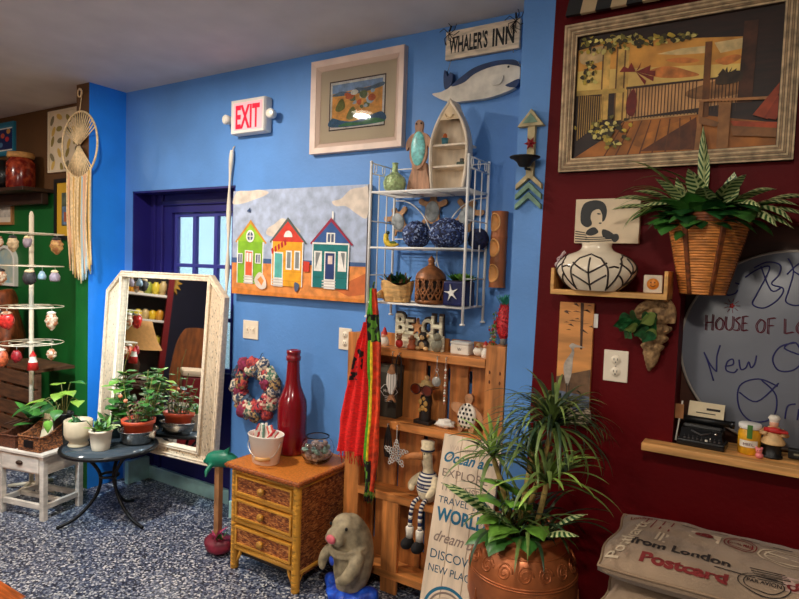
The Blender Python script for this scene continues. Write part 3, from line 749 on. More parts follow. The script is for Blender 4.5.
m = MB(); m.prism(smooth2([(0, .315), (.017, .305), (.02, .285), (.018, .262), (.04, .25), (.062, .22), (.06, .185), (.045, .20), (.042, .15), (.02, .11), (0, .10), (-.02, .11), (-.042, .15), (-.045, .20), (-.06, .185), (-.062, .22), (-.04, .25), (-.018, .262), (-.02, .285), (-.017, .305)], 4), -.03, -.016, DR); m.build('body', t)
m = MB(); m.add(sphereg(18), TURQ, T(0, -.03, .19) @ S(.036, .012, .075), True); m.build('shell', t)
m = MB(); m.ball((-.012, -.031, .298), .004, BLACK, 8); m.ball((.012, -.031, .298), .004, BLACK, 8); m.build('eyes', t)
# boat
t = thing('boat_shelf', 'whitewashed wooden rowboat display shelf standing upright on the wire shelf', 'display shelf', (-1.195, -.03, Z3), rz=0)
BW = M('whitewashed boat wood', (226, 210, 188), .6, var=.1, scale=9, stretch=(3, 3, .8)); BB = M('worn tan bow', (206, 182, 146), .65, var=.16, scale=14)
def hull(z):  # half width of the boat at a height
    tt = z / .375
    return .078 + .014 * math.sin(PI * min(1, tt / .8)) if tt < .45 else max(.0035, .092 * (1 - ((tt - .45) / .55) ** 2.0))
zs_ = [i * .375 / 18 for i in range(19)]
outer = [(hull(z), z) for z in zs_] + [(-hull(z), z) for z in zs_[::-1]]
m = MB()
outl = [(hull(z), z) for z in zs_]
def fnb(u, v):   # outer hull, wider at the front, rounded back
    z = .375 * v; h = hull(z); a = PI * u
    return (h * math.cos(a), -.13 + .125 * (math.sin(a) ** .7) * (1 - .25 * v), z)
m.add(sheetg(17, 19, fnb), BW, None, True)
def fni(u, v):
    z = .004 + .30 * v; h = max(.001, hull(z) - .010); a = PI * u
    return (h * math.cos(a), -.128 + .112 * (math.sin(a) ** .7) * (1 - .25 * v), z)
m.add(sheetg(17, 19, fni), BW, None, True)
inner_ = [(max(.001, hull(z) - .013), z if z > .01 else .01) for z in zs_ if z < .33]
for s in (-1, 1):
    pts = [(s * hull(z), z) for z in zs_]; inn = [(s * max(.0, hull(z) - .014), z) for z in zs_]
    for i in range(len(pts) - 1): m.flat([pts[i], pts[i + 1], inn[i + 1], inn[i]], -.1325, BW)
    m.tube([(p[0] - s * .006, -.131, p[1]) for p in pts], .0065, BW, 6)
m.box((0, -.07, .004), (.145, .115, .008), BW); m.build('hull', t)
m = MB(); zz = [z for z in zs_ if z > .275]
m.flat([(hull(z) - .004, z) for z in zz] + [(-hull(z) + .004, z) for z in zz[::-1]], -.134, BB); m.build('bow_deck', t)
for z in (.10, .19): 
    m = MB(); h = hull(z) - .012; m.box((0, -.075, z), (2 * h, .10, .009), BW, .002); m.build('shelf', t)
m = MB(); m.tube([(-.02, -.138, .315), (-.012, -.139, .30), (.01, -.139, .30), (.02, -.138, .31)], .003, ROPE, 6); m.build('rope_ring', t)
t = thing('toy_bucket', 'small teal pail with orange top on the boat shelf, upper ledge', 'ornament', (-1.235, -.12, Z3 + .1952))
m = MB(); m.lathe([(0, 0), (.012, 0), (.016, .03), (.013, .03), (0, .01)], M('teal tin', (70, 132, 150), .4), n=14); m.build('pail', t)
m = MB(); m.ball((0, 0, .036), (.010, .010, .016), M('orange cloth', (214, 110, 60), .7), 10); m.build('filling', t)
t = thing('toy_boat', 'tiny dark green boat ornament on the boat shelf, lower ledge', 'ornament', (-1.155, -.12, Z3 + .1052))
m = MB(); m.box((0, 0, .008), (.036, .018, .016), M('dark green tin', (44, 62, 48), .5), .004); m.build('hull', t)
m = MB(); m.box((.004, 0, .023), (.016, .012, .014), M('dark cabin', (58, 58, 54), .5), .003); m.build('cabin', t)
# ---- middle tier
BALLM = mix_ramp('blue sponge', [(0, (12, 22, 58)), (.35, (40, 62, 116)), (.6, (86, 108, 160)), (.78, (150, 168, 206)), (.9, (26, 38, 80))], 130, .7, bump=.8)
def ball_(x, r, sq, label, seed):
    t = tag(MB().add(blob(40, r, .16, 9, seed, sq), BALLM, T(0, 0, r * sq[2] * .97), True).build('coral_ball', None, (x, -.135, Z1)), label, 'decorative ball', 'blue coral balls on the wire shelf')
ball_(-1.352, .062, (1, .95, .95), 'medium round blue speckled coral ball on the wire shelf', 2)
ball_(-1.198, .082, (1, .9, .78), 'largest, flattened blue speckled coral ball in the middle of wire shelf', 5)
ball_(-1.085 + .035, .0, (1, 1, 1), 'x', 7) if False else None
t = tag(MB().add(blob(30, .045, .12, 9, 9, (1, 1, 1)), M('navy coral', (18, 28, 62), .7, var=.4, scale=90, bump=.6), T(0, 0, .044), True).build('coral_ball', None, (-1.088, -.06, Z1)), 'smallest darkest blue ball at the right end of wire shelf', 'decorative ball', 'blue coral balls on the wire shelf')
t = thing('bird_figurine', 'small yellow and green curved bird figurine left of blue balls', 'figurine', (-1.477, -.14, Z1))
YL = M('yellow glaze', (232, 196, 60), .35, var=.12, scale=30)
m = MB(); m.tube(smooth([(-.030, 0, .062), (-.031, 0, .045), (-.028, 0, .026), (-.012, 0, .014), (.014, 0, .012), (.036, 0, .014)], 4), [.009, .011, .012, .012, .012, .012, .013, .013, .014, .014, .014, .014, .013, .013, .012, .012, .010, .009, .007, .006, .004], YL, 10); m.build('body', t)
m = MB(); m.ball((-.020, -.004, .066), (.011, .008, .008), M('dark green glaze', (30, 60, 34), .35), 10); m.build('head', t); m = MB(); m.ball((.01, -.006, .022), (.02, .01, .006), M('green glaze', (96, 132, 60), .35), 10); m.build('wing', t)
# ---- bottom tier
t = thing('shell_planter', 'tan seashell planter of succulents at left of the lower wire tier', 'planter', (-1.428, -.15, Z2))
SHL = M('tan shell ceramic', (212, 164, 104), .5, var=.24, scale=16, stretch=(1, 1, 4), bump=.4, bscale=40)
m = MB()
def fsh(u, v):
    a = 2 * PI * u; ri = 1 + .05 * math.cos(14 * a + 3 * v)
    rx = (.058 + .018 * v) * ri; ry = (.045 + .01 * v) * ri
    return (rx * math.cos(a) * (1.12 if math.cos(a) < 0 else 1), ry * math.sin(a), .085 * v + .012 * math.cos(3 * a) * v)
m.add(sheetg(40, 8, fsh, True), SHL, None, True); m.add(sheetg(40, 4, lambda u, v: (Vector(fsh(u, 1)).x * (1 - v * .99), Vector(fsh(u, 1)).y * (1 - v * .99), .085 - .01 * v), True), SOIL)
m.tube(smooth([(-.07, -.02, .03), (-.095, -.02, .022), (-.105, -.02, .01)], 4), [.022, .02, .018, .016, .013, .011, .009, .006, .004], SHL, 10); m.build('shell_pot', t)
m = MB(); r_ = random.Random(11)
for i in range(60): blade(m, [LEAF, LEAFD, M('rust leaf', (126, 72, 36), .5), LEAFD][i % 4], (r_.uniform(-.05, .05), r_.uniform(-.03, .02), .082), r_.uniform(0, 360), r_.uniform(30, 85), r_.uniform(.03, .065), .014, 30, 4, .3, 'lance')
m.build('succulents', t)
t = thing('lantern', 'brown pierced metal lantern jar with domed lid on the wire shelf', 'lantern', (-1.268, -.14, Z2))
BRZ = M('antique brown metal', (136, 86, 50), .45, .3, var=.3, scale=30, bump=.2)
m = MB(); m.lathe([(0, 0), (.058, 0), (.066, .006), (.066, .014), (.060, .018)], BRZ); m.lathe([(.060, .10), (.068, .106), (.068, .114), (.055, .124)], BRZ)
nn = 12
for i in range(nn):
    a = 2 * PI * i / nn
    for s in (-1, 1):
        m.tube([(.064 * math.cos(a + s * q * .065), .064 * math.sin(a + s * q * .065), .014 + q * .0092) for q in range(11)], .0042, BRZ, 5)
    for z in (.036, .060, .084):
        m.tube([(.065 * math.cos(a + .13 * math.cos(b)), .065 * math.sin(a + .13 * math.cos(b)), z + .010 * math.sin(b)) for b in [k * PI / 4 for k in range(8)]], .0034, BRZ, 5, closed=True)
m.lathe([(.053, .016), (.053, .104)], M('dark lantern lining', (44, 28, 18), .7)); m.build('pierced_body', t)
m = MB(); m.lathe([(.068, .114), (.062, .130), (.045, .148), (.026, .160), (.016, .166), (.012, .178), (.016, .186), (.012, .196), (.004, .206), (0, .210)], BRZ); m.build('lid', t)
t = thing('starfish_pot', 'dark blue square pot with white starfish and bright green succulents', 'planter', (-1.13, -.14, Z2))
m = MB(); m.box((0, 0, .052), (.105, .09, .104), M('navy glaze', (18, 26, 74), .3, var=.2, scale=20), .008); m.box((0, 0, .1045), (.09, .075, .003), SOIL); m.build('pot', t)
m = MB(); pts = []
for q in range(10):
    a = PI / 2 + q * PI / 5 + .2; rr = .034 if q % 2 == 0 else .010
    pts.append((-.012 + rr * math.cos(a), .055 + rr * 1.1 * math.sin(a)))
m.prism(smooth2(pts, 3), -.051, -.044, WHITE); m.build('starfish', t)
m = MB(); r_ = random.Random(8)
for cx, cy, mt, rr in ((.025, -.015, LEAFB, .05), (-.025, .01, LEAF, .045), (.0, .025, LEAFD, .045), (.035, .02, LEAF, .04)):
    for i in range(16): blade(m, mt, (cx, cy, .106), i * 137.5, 20 + 4.2 * i, rr * (1.1 - i * .03), .024, 10, 4, .4)
m.build('succulents', t)

# ================================================================== pallet shelf
t = thing('pallet_shelf', 'stained pine pallet turned into a standing shelf against the blue wall', 'shelf', (-1.295, -.02, 0))
X_ = lambda x: x + 1.295
for x0, x1, z1 in ((-1.695, -1.612, 1.185), (-.99, -.905, 1.19), (-1.472, -1.386, .44)):
    m = MB(); m.box((X_((x0 + x1) / 2), -.123, z1 / 2), (x1 - x0, .018, z1), PINE, .003)
    if z1 > 1: m.box((X_((x0 + x1) / 2), -.07, z1 / 2), (.036, .088, z1), PINE, .002)
    if x0 == -.99:
        for z in (1.10, 1.06): 
            for x in (X_(-.97), X_(-.925)): m.ball((x, -.1325, z - .02), (.004, .001, .008), PINEKNOT, 8)
    m.build('post', t)
for z, xa in ((1.118, -1.612), (.788, -1.612), (.452, -1.612), (.092, -1.612)):
    m = MB(); m.box((X_((xa - .99) / 2), -.078, z), (-.99 - xa - .002, .104, .024), PINEH, .003); m.build('ledge', t)
    if z != 1.118 or True:
        m = MB(); m.box((X_((xa - .99) / 2), -.1285, z - .006), (-.99 - xa - .002, .013, .036), PINEH, .003); m.build('front_rail', t)
r_ = random.Random(2)
for x0, x1 in ((-1.69, -1.60), (-1.585, -1.475), (-1.462, -1.33), (-1.308, -1.222), (-1.206, -1.118), (-1.098, -.995), (-.985, -.91)):
    m = MB(); m.box((X_((x0 + x1) / 2), -.012, .60), (x1 - x0, .016, 1.17), PINE, .002); m.build('back_slat', t)
m = MB(); m.box((0, -.001, 1.10), (.78, .006, .10), PINEH); m.box((0, -.001, .12), (.78, .006, .10), PINEH); m.build('rear_batten', t)
PZ1, PZ2, PZ3 = 1.1305, .8005, .4645
# ---- BEACH
t = thing('beach_letters', 'weathered wooden letters spelling BEACH on the pallet top ledge', 'sign', (-1.345, -.075, PZ1), rz=-4)
LETW = M('weathered letter wood', (228, 206, 178), .7, var=.22, scale=18, stretch=(1, 1, 5)); LETB = M('grey blue letter wood', (190, 196, 190), .7, var=.3, scale=26, stretch=(1, 1, 6))
xx = -.125
for i, (ch, hgt, wd) in enumerate((('B', .088, .058), ('E', .066, .044), ('A', .085, .046), ('C', .074, .054), ('H', .090, .058))):
    m = MB(); vs_, fs_, tw = textg(ch, .05, .18)
    if ch == 'A':
        pts = []
        for q in range(10):
            a = PI / 2 + q * PI / 5; rr = .042 if q % 2 == 0 else .017
            pts.append((xx + wd / 2 + rr * .75 * math.cos(a), .10 + rr * math.sin(a)))
        m.prism(smooth2(pts, 3), -.03, -.012, M('tan starfish', (204, 142, 92), .7, var=.15, scale=40, bump=.4)); m.build('starfish_letter', t)
    else:
        text(m, ch, [LETW, LETW, None, LETW, LETW][i], xx, .068, hgt, -.022, wd, bold=.03, extrude=.06); text(m, ch, M('dark letter edge', (52, 40, 34), .7), xx - .003, .066, hgt + .004, -.013, wd + .006, bold=.10, extrude=.05); m.build('letter', t)
    xx += wd - .002
m = MB(); m.box((0, -.012, .036), (.262, .014, .072), LETW, .003); m.build('base_board', t)
def figure(name, label, x, y, z, parts, cat='figurine', group=None, rz=0):
    t = thing(name, label, cat, (x, y, z), group=group, rz=rz)
    for nm, fn in parts:
        m = MB(); fn(m); m.build(nm, t)
    return t
SKIN = M('painted pink face', (226, 164, 132), .5); REDP = M('red figurine paint', (190, 34, 32), .5); WHP = M('off white figurine paint', (232, 222, 206), .5, var=.06, scale=30)
BRP = M('brown figurine paint', (138, 84, 50), .55, var=.2, scale=30); TANP = M('tan figurine paint', (204, 164, 112), .55, var=.16, scale=30); DKP = M('dark figurine paint', (40, 32, 30), .5)
GYP = M('grey green figurine paint', (136, 132, 112), .6, var=.2, scale=30)
G5 = 'little figurines on the pallet top ledge'
figure('gnome_figurine', 'small white and red gnome figurine at the left of the top ledge', -1.525, -.10, PZ1, [
    ('robe', lambda m: m.lathe([(0, 0), (.022, 0), (.024, .018), (.014, .042), (0, .046)], WHP, n=16)),
    ('head', lambda m: m.ball((0, -.006, .047), .012, SKIN, 12)),
    ('hat', lambda m: m.lathe([(.016, .052), (.012, .062), (.006, .08), (0, .088)], REDP, n=14))], group=G5)
figure('bear_figurine', 'brown and red bear figurine in front of the letter B', -1.435, -.113, PZ1, [
    ('body', lambda m: m.ball((0, 0, .020), (.019, .014, .020), REDP, 14)),
    ('head', lambda m: (m.ball((0, -.003, .047), .014, BRP, 12), m.ball((-.011, -.002, .060), .005, BRP, 8), m.ball((.011, -.002, .060), .005, BRP, 8), m.ball((0, -.015, .044), (.006, .005, .005), TANP, 8)))], group=G5)
figure('squat_figurine', 'squat terracotta figurine in front of the letter E', -1.368, -.113, PZ1, [
    ('body', lambda m: m.lathe([(0, 0), (.022, 0), (.02, .016), (.012, .028), (.016, .034), (.012, .05), (0, .054)], M('terracotta figurine', (176, 92, 54), .6, var=.15, scale=30), n=16)),
    ('hat', lambda m: m.lathe([(.02, .048), (.018, .052), (.01, .054), (.008, .062), (0, .064)], BRP, n=14))], group=G5)
figure('monkey_figurine', 'dark and cream monkey figurine, the largest, in front of the starfish letter', -1.312, -.108, PZ1, [
    ('body', lambda m: (m.ball((0, 0, .026), (.03, .018, .026), DKP, 14), m.ball((0, -.010, .024), (.016, .012, .018), TANP, 12), m.ball((-.02, -.012, .01), (.012, .012, .01), TANP, 10), m.ball((.02, -.012, .01), (.012, .012, .01), TANP, 10))),
    ('head', lambda m: (m.ball((0, -.002, .064), .020, DKP, 14), m.ball((0, -.014, .060), (.014, .010, .013), TANP, 12), m.ball((-.02, 0, .066), .008, TANP, 8), m.ball((.02, 0, .066), .008, TANP, 8))),
    ('eyes', lambda m: (m.ball((-.006, -.023, .064), .0025, BLACK, 6), m.ball((.006, -.023, .064), .0025, BLACK, 6)))], group=G5)
figure('rock_figurine', 'grey green lumpy figurine in front of the letter H', -1.245, -.108, PZ1, [
    ('body', lambda m: m.add(blob(16, .03, .3, 2, 4, (.9, .55, 1)), GYP, T(0, 0, .030), True)),
    ('head', lambda m: m.add(blob(12, .018, .2, 2, 6), GYP, T(.004, -.004, .066), True))], group=G5)
t = thing('storage_tin', 'small white tin box with rounded lid on the pallet top ledge', 'box', (-1.132, -.085, PZ1), rz=-2)
m = MB(); m.box((0, 0, .022), (.088, .05, .044), WHP, .006); m.build('tin_body', t)
m = MB(); m.box((0, 0, .050), (.091, .053, .012), WHITE, .005); m.build('lid', t)
m = MB(); pen(m, [(-.008, .03), (-.004, .018), (0, .03), (.004, .018), (.009, .029)], .0012, M('grey print', (120, 110, 104)), -.0256); m.build('printed_mark', t)
figure('snowman_figurine', 'round white snowball figurine right of the white tin box', -1.052, -.09, PZ1, [
    ('body', lambda m: m.ball((0, 0, .021), (.024, .02, .021), WHP, 16)), ('head', lambda m: m.ball((.002, -.006, .045), .012, TANP, 12)), ('beak', lambda m: m.ball((.002, -.019, .044), (.003, .005, .003), REDP, 8))], group=G5)
figure('angel_figurine', 'red and white angel figurine beside the right pallet post', -1.012, -.108, PZ1, [
    ('robe', lambda m: m.lathe([(0, 0), (.018, 0), (.016, .02), (.009, .04), (0, .044)], WHP, n=14)),
    ('head', lambda m: m.ball((0, -.002, .049), .010, SKIN, 10)), ('hat', lambda m: m.lathe([(.011, .052), (.006, .066), (0, .072)], REDP, n=12))], group=G5)
# sparkling spray + red plume on the right post
SPK = M('silver sparkle', (206, 214, 206), .2, .7)
t = thing('glitter_spray', 'silver and green glitter spray standing beside the red plume', 'decoration', (-.992, -.075, 1.1305))
m = MB(); r_ = random.Random(4)
for i in range(12):
    a, e = r_.uniform(0, 6.28), r_.uniform(.0, .35); p = (.06 * e * math.cos(a), .03 * e * math.sin(a), .12 + .08 * r_.random()); m.tube([(0, 0, 0), (p[0] * .5, p[1] * .5, p[2] * .5), p], .0012, LEAF, 4)
    for k2 in range(6):
        q = .5 + .1 * k2; m.ball((p[0] * q + r_.uniform(-.006, .006), p[1] * q, p[2] * q), .0048, [SPK, SPK, LEAFB, REDP][(i + k2) % 4], 6)
m.build('stems_and_beads', t)
t = thing('red_plume', 'bushy red and green glitter plume standing on the right pallet post', 'decoration', (-.942, -.09, 1.1905))
RGL = M('red glitter', (206, 40, 44), .4, var=.35, scale=160, bump=.5); 
m = MB(); m.lathe([(0, 0), (.012, 0), (.014, .02), (.01, .03)], M('grey plume stem', (120, 116, 108), .6), n=12); m.build('holder', t)
m = MB(); m.add(blob(24, 1, .12, 3, 3), RGL, T(0, 0, .095) @ S(.030, .026, .075), True)
for i in range(260):
    a, z = r_.uniform(0, 6.28), r_.uniform(-1, 1); rr = math.sqrt(max(0, 1 - z * z)); b_ = Vector((.03 * rr * math.cos(a), .026 * rr * math.sin(a), .095 + .075 * z))
    m.tube([b_, b_ + Vector((.006 * math.cos(a), .006 * math.sin(a), .008))], [.0022, .0004], RGL, 4)
m.build('red_tinsel', t)
m = MB()
for i in range(26): blade(m, M('sea green tinsel', (60, 150, 120), .4), (r_.uniform(-.012, .012), r_.uniform(-.01, .01), .160), r_.uniform(0, 360), r_.uniform(50, 88), .055, .010, 20, 4, .3, 'lance')
m.build('green_tip', t)
def fuse(mb, name, parent=None, voxel=.006, it=4, loc=(0, 0, 0), fac=.5):
    """merge overlapping lumps into one continuous smooth skin"""
    o = mb.build(name)
    r = o.modifiers.new('r', 'REMESH'); r.mode = 'VOXEL'; r.voxel_size = voxel; r.use_smooth_shade = True
    s_ = o.modifiers.new('s', 'SMOOTH'); s_.iterations = it; s_.factor = fac
    dg = bpy.context.evaluated_depsgraph_get(); dg.update()
    me = bpy.data.meshes.new_from_object(o.evaluated_get(dg)); me.name = name
    mats = [m for m in o.data.materials]; bpy.data.objects.remove(o)
    if not me.materials:
        for m in mats: me.materials.append(m)
    for p in me.polygons: p.use_smooth = True
    o = bpy.data.objects.new(name, me); COL.objects.link(o); o.location = loc
    if parent is not None: o.parent = parent
    return o
# ================================================================== on and in the pallet shelf
# ---- second level
t = thing('gift_box', 'dark slate box with white hexagon logo on the second pallet level', 'box', (-1.525, -.082, PZ2), rz=2)
m = MB(); m.box((0, 0, .12), (.165, .062, .24), M('dark slate card', (62, 58, 48), .6, var=.1, scale=10), .003); m.build('carton', t)
m = MB(); m.box((0, 0, .225), (.167, .064, .035), M('grey card lid', (92, 88, 76), .6), .002); m.build('lid', t)
m = MB(); hx6 = [(.04 + .05 * math.cos(k * PI / 3), .125 + .032 * math.sin(k * PI / 3)) for k in range(6)]
m.add(ringg(hx6, [(.04 + (p[0] - .04) * .92, .125 + (p[1] - .125) * .92) for p in hx6], -.0318, -.0312), WHITE); text(m, 'MARIN', WHITE, .012, .117, .014, -.0318, .056, bold=.02)
for k in range(3): m.rect(.02, .09 - .008 * k, .06, .092 - .008 * k, -.0316, WHITE)
m.build('printed_logo', t)
t = thing('pirate_figurine', 'tall dark carved figurine wearing big brown sunglasses on the second level', 'figurine', (-1.30, -.09, PZ2), rz=-6)
m = MB(); m.box((0, 0, .008), (.085, .06, .016), DKP, .003); m.build('base', t)
m = MB(); m.tube(smooth([(0, 0, .012), (0, 0, .05), (.002, 0, .08), (.004, 0, .12), (.004, 0, .135)], 4), [.027, .027, .027, .026, .026, .025, .025, .026, .027, .028, .029, .028, .026, .024, .022, .018, .012], DKP, 14); m.build('body', t)
m = MB()
for cx, cz, a in ((-.012, .10, .012), (.014, .095, .011), (0, .075, .012), (-.016, .062, .008), (.017, .068, .008), (.004, .115, .009)):
    m.add(blob(10, a, .3, 2, cx * 99, (1, .5, 1.2)), M('yellow patches', (214, 164, 84), .5), T(cx + .003, -.024, cz), True)
m.build('shirt_pattern', t)
m = MB(); m.ball((.002, -.004, .152), (.025, .024, .028), M('rosy painted face', (214, 128, 104), .5), 16); m.ball((.0, -.03, .140), (.008, .008, .006), M('rosy painted face', (214, 128, 104)), 8); m.build('head', t)
m = MB(); m.lathe([(.038, .172), (.04, .175), (.024, .178), (.022, .192), (0, .2)], M('tan straw hat', (206, 176, 120), .7, var=.15, scale=60), n=20); m.ball((.004, 0, .205), .013, TANP, 12); m.build('hat', t)
t = thing('sunglasses', 'big brown tinted sunglasses worn by the dark carved figurine', 'sunglasses', (-1.30, -.13, PZ2 + .158), rz=-6)
LNS = M('brown tinted lens', (96, 34, 14), .1, spec=.7); TORT = M('tortoise frame', (70, 30, 18), .25)
for s in (-1, 1):
    m = MB(); m.prism(arc(s * .031, 0, .025, .021, n=20), -.003, 0, LNS); m.build('lens', t)
    m = MB(); m.tube([(s * .031 + .026 * math.cos(a), -.002, .022 * math.sin(a)) for a in [k * PI / 10 for k in range(20)]], .003, TORT, 6, closed=True); m.build('rim', t)
    m = MB(); m.tube([(s * .057, 0, .008), (s * .058, .03, .01), (s * .05, .06, .004)], .0025, TORT, 6); m.build('temple', t)
m = MB(); m.tube([(-.006, -.002, .008), (0, -.004, .012), (.006, -.002, .008)], .0028, TORT, 6); m.build('bridge', t)
t = tag(MB().add(([(p[0], p[1], p[2]) for p in blob(24, .04, .45, 3.2, 3, (1.1, .7, .5))[0]], blob(24, .04, .45, 3.2, 3, (1.1, .7, .5))[1]), M('chalky white shell', (236, 228, 216), .7, var=.06, scale=50, bump=.4), T(0, 0, .018), True).build('sea_shell', None, (-1.192, -.098, PZ2)), 'knobbly white seashell between the sunglasses figurine and spotted turtle', 'seashell')
t = thing('spotted_turtle', 'wooden turtle with black dots on white shell on the second level', 'figurine', (-1.085, -.105, PZ2), rz=-6, rx=-8)
TWD = M('brown turtle wood', (172, 122, 84), .6, var=.18, scale=30)
m = MB(); m.prism(smooth2([(0, .165), (.016, .158), (.02, .14), (.013, .12), (.035, .112), (.07, .085), (.082, .055), (.07, .05), (.045, .07), (.045, .04), (.035, .0), (.02, .0), (.01, .018), (-.01, .018), (-.02, .0), (-.035, .0), (-.045, .04), (-.05, .07), (-.075, .085), (-.085, .10), (-.075, .118), (-.04, .118), (-.013, .12), (-.02, .14), (-.016, .158)], 4), -.012, .004, TWD); m.build('body', t)
m = MB(); m.add(sphereg(20), WHP, T(0, -.012, .07) @ S(.046, .016, .055), True); m.build('shell', t)
m = MB(); r_ = random.Random(1)
for i in range(5):
    for j in range(6):
        x, z = -.036 + .018 * i + (.009 if j % 2 else 0), .024 + .0185 * j
        q = (x / .046) ** 2 + ((z - .07) / .055) ** 2
        if q < .86: m.ball((x, -.012 - .016 * math.sqrt(1 - q), z), (.0056, .0022, .0062), BLACK, 8)
m.build('dots', t)
# ---- hung from the top rail
HK = M('steel hook', (200, 196, 190), .3, .9)
def hang(name, label, cat, x, z, group=None): 
    t = thing(name, label, cat, (x, -.158, z), group=group)
    m = MB(); m.tube(smooth([(0, .003, 0), (0, -.008, .004), (0, -.014, -.003), (0, -.010, -.010), (0, -.003, -.008)], 4), .0022, HK, 6); m.build('hook', t)
    return t
t = hang('fish_ornament', 'white striped wooden fish hanging from the top pallet rail', 'ornament', -1.432, 1.115)
m = MB(); m.tube([(0, -.011, -.006), (-.001, -.012, -.04), (0, -.012, -.075)], .0018, TWIG, 5); m.build('cord', t)
FW = M('white striped fish paint', (232, 226, 214), .6, rgb2=(176, 170, 160), kind='wave', scale=24, stretch=(1, 0, .05), hard=(.1, .3))
m = MB(); m.prism(smooth2([(0, -.055), (.014, -.075), (.026, -.11), (.026, -.14), (.012, -.175), (.005, -.19), (-.005, -.19), (-.014, -.172), (-.026, -.14), (-.024, -.11), (-.014, -.075)], 4), -.018, -.006, FW); m.build('body', t)
m = MB(); m.prism(smooth2([(0, -.052), (.014, -.075), (.02, -.092), (0, -.098), (-.02, -.092), (-.013, -.075)], 4), -.0195, -.005, TWD); m.build('head', t)
m = MB(); m.prism(smooth2([(0, -.185), (.012, -.2), (.024, -.222), (.004, -.212), (-.02, -.225), (-.012, -.2)], 4), -.018, -.006, TWD); m.build('tail', t)
t = hang('leather_strap', 'dark looped leather strap hanging beside the striped wooden fish', 'strap', -1.398, 1.112)
m = MB(); m.tube(smooth([(-.004, -.012, -.004), (-.014, -.012, -.04), (-.012, -.012, -.10), (.004, -.012, -.15), (.014, -.012, -.10), (.012, -.012, -.03), (.0, -.012, -.004)], 4), .0032, TWIG, 6); m.build('loop', t)
t = hang('keyring', 'silver keyring with round glass fob hanging from the top pallet rail', 'keyring', -1.205, 1.118)
m = MB(); m.tube([(.007 * math.cos(a), -.012, -.055 + .007 * math.sin(a)) for a in [k * PI / 8 for k in range(16)]], .0015, HK, 5, closed=True); m.tube([(0, -.012, -.006), (0, -.012, -.05)], .002, HK, 5); m.tube([(-.012, -.012, -.085), (0, -.012, -.058), (.012, -.012, -.085)], .002, HK, 5); m.build('ring_and_chain', t)
m = MB(); m.lathe([(0, -.006), (.02, -.005), (.022, 0), (.02, .005), (0, .006)], M('smoky glass fob', (150, 146, 138), .15), n=20, Mx=T(0, -.012, -.105) @ RX(90)); m.build('fob', t)
t = hang('bead_chain', 'thin chain of pale beads hanging right of the silver keyring', 'chain', -1.163, 1.118)
m = MB(); m.tube([(0, -.012, -.006), (-.002, -.012, -.2)], .0012, HK, 4)
for k in range(14): m.ball((-.0001 * k, -.012, -.05 - .011 * k), .0042 if k % 3 else .0058, [WHP, M('coral bead', (206, 122, 96), .4), WHP][k % 3], 8)
m.build('beads', t)
# ---- hung from the second rail
t = hang('dark_strap', 'bundle of dark cords hanging behind the lattice starfish', 'strap', -1.445, .785)
m = MB(); 
for q in range(4): m.tube(smooth([(0, -.006, -.004), (-.014 + .008 * q, -.004, -.05), (-.02 + .013 * q, -.003, -.11), (-.012 + .008 * q, -.004, -.15)], 4), .0042, TWIG, 6)
m.build('cords', t)
t = hang('lattice_starfish', 'white lattice starfish ornament hanging from the second pallet rail', 'ornament', -1.395, .787)
m = MB(); m.tube([(0, -.012, -.006), (0, -.012, -.075)], .0018, WHITE, 5); m.build('cord', t)
m = MB()
cen = Vector((0, -.013, -.125)); cc = []
for a in range(5):
    an = math.radians(90 + 72 * a)
    for k in range(1, 5):
        wd = .010 * (1.5 - k * .3)
        for s in ((-1, 1) if k < 4 else (0,)): cc.append((cen.x + .0145 * k * math.cos(an) - s * wd * math.sin(an), cen.z + .0145 * k * math.sin(an) + s * wd * math.cos(an)))
cc.append((cen.x, cen.z))
for x, z in cc: m.tube([(x + .0066 * math.cos(b), -.013, z + .0066 * math.sin(b)) for b in [k * PI / 5 for k in range(10)]], .0022, WHITE, 5, closed=True)
m.build('lattice', t)
# ---- pelican
t = thing('pelican_figure', 'plush pelican in striped shirt and sailor cap sitting on the pallet ledge', 'figurine', (-1.245, -.125, PZ3), rz=-10)
LIN = M('cream linen plush', (222, 204, 168), .85, var=.08, scale=80, bump=.2, sheen=.3); STRP = M('navy and white knit', (236, 230, 218), .85, rgb2=(34, 42, 84), kind='wave', scale=9, stretch=(0, 0, 3.2), hard=(.45, .5))
m = MB(); m.add(sphereg(20), LIN, T(0, -.01, .062) @ S(.05, .045, .064), True); m.tube([(0, -.01, .10), (-.002, -.012, .155), (-.004, -.02, .205)], [.034, .022, .026], LIN, 14); m.ball((-.004, -.022, .214), (.026, .026, .024), LIN, 16)
fuse(m, 'body', t, .005, 4)
KNW, KNN = M('white knit', (232, 224, 208), .85), M('navy knit', (34, 42, 84), .85)
m = MB(); sp_ = smooth([(.0505, 0, .056), (.0518, 0, .072), (.049, 0, .095), (.042, 0, .118), (.030, 0, .138)], 6)
for i in range(len(sp_) - 1): m.lathe([(sp_[i].x, sp_[i].z), (sp_[i + 1].x, sp_[i + 1].z)], KNW if i % 4 < 2 else KNN, (0, -.01, 0), 24, Mx=S(1, .95, 1))
m.build('shirt', t)
m = MB(); text(m, 'CHEF', M('navy print', (30, 38, 84), .8), -.022, .078, .016, -.062, .044, bold=.02); m.build('chest_print', t)
m = MB(); m.tube(smooth([(-.012, -.036, .210), (-.045, -.055, .208), (-.085, -.068, .196), (-.112, -.074, .182)], 4), [.018, .018, .018, .0175, .017, .016, .015, .014, .013, .011, .009, .006, .003], M('tan orange beak', (186, 116, 60), .6, var=.12, scale=40), 12); m.build('beak', t)
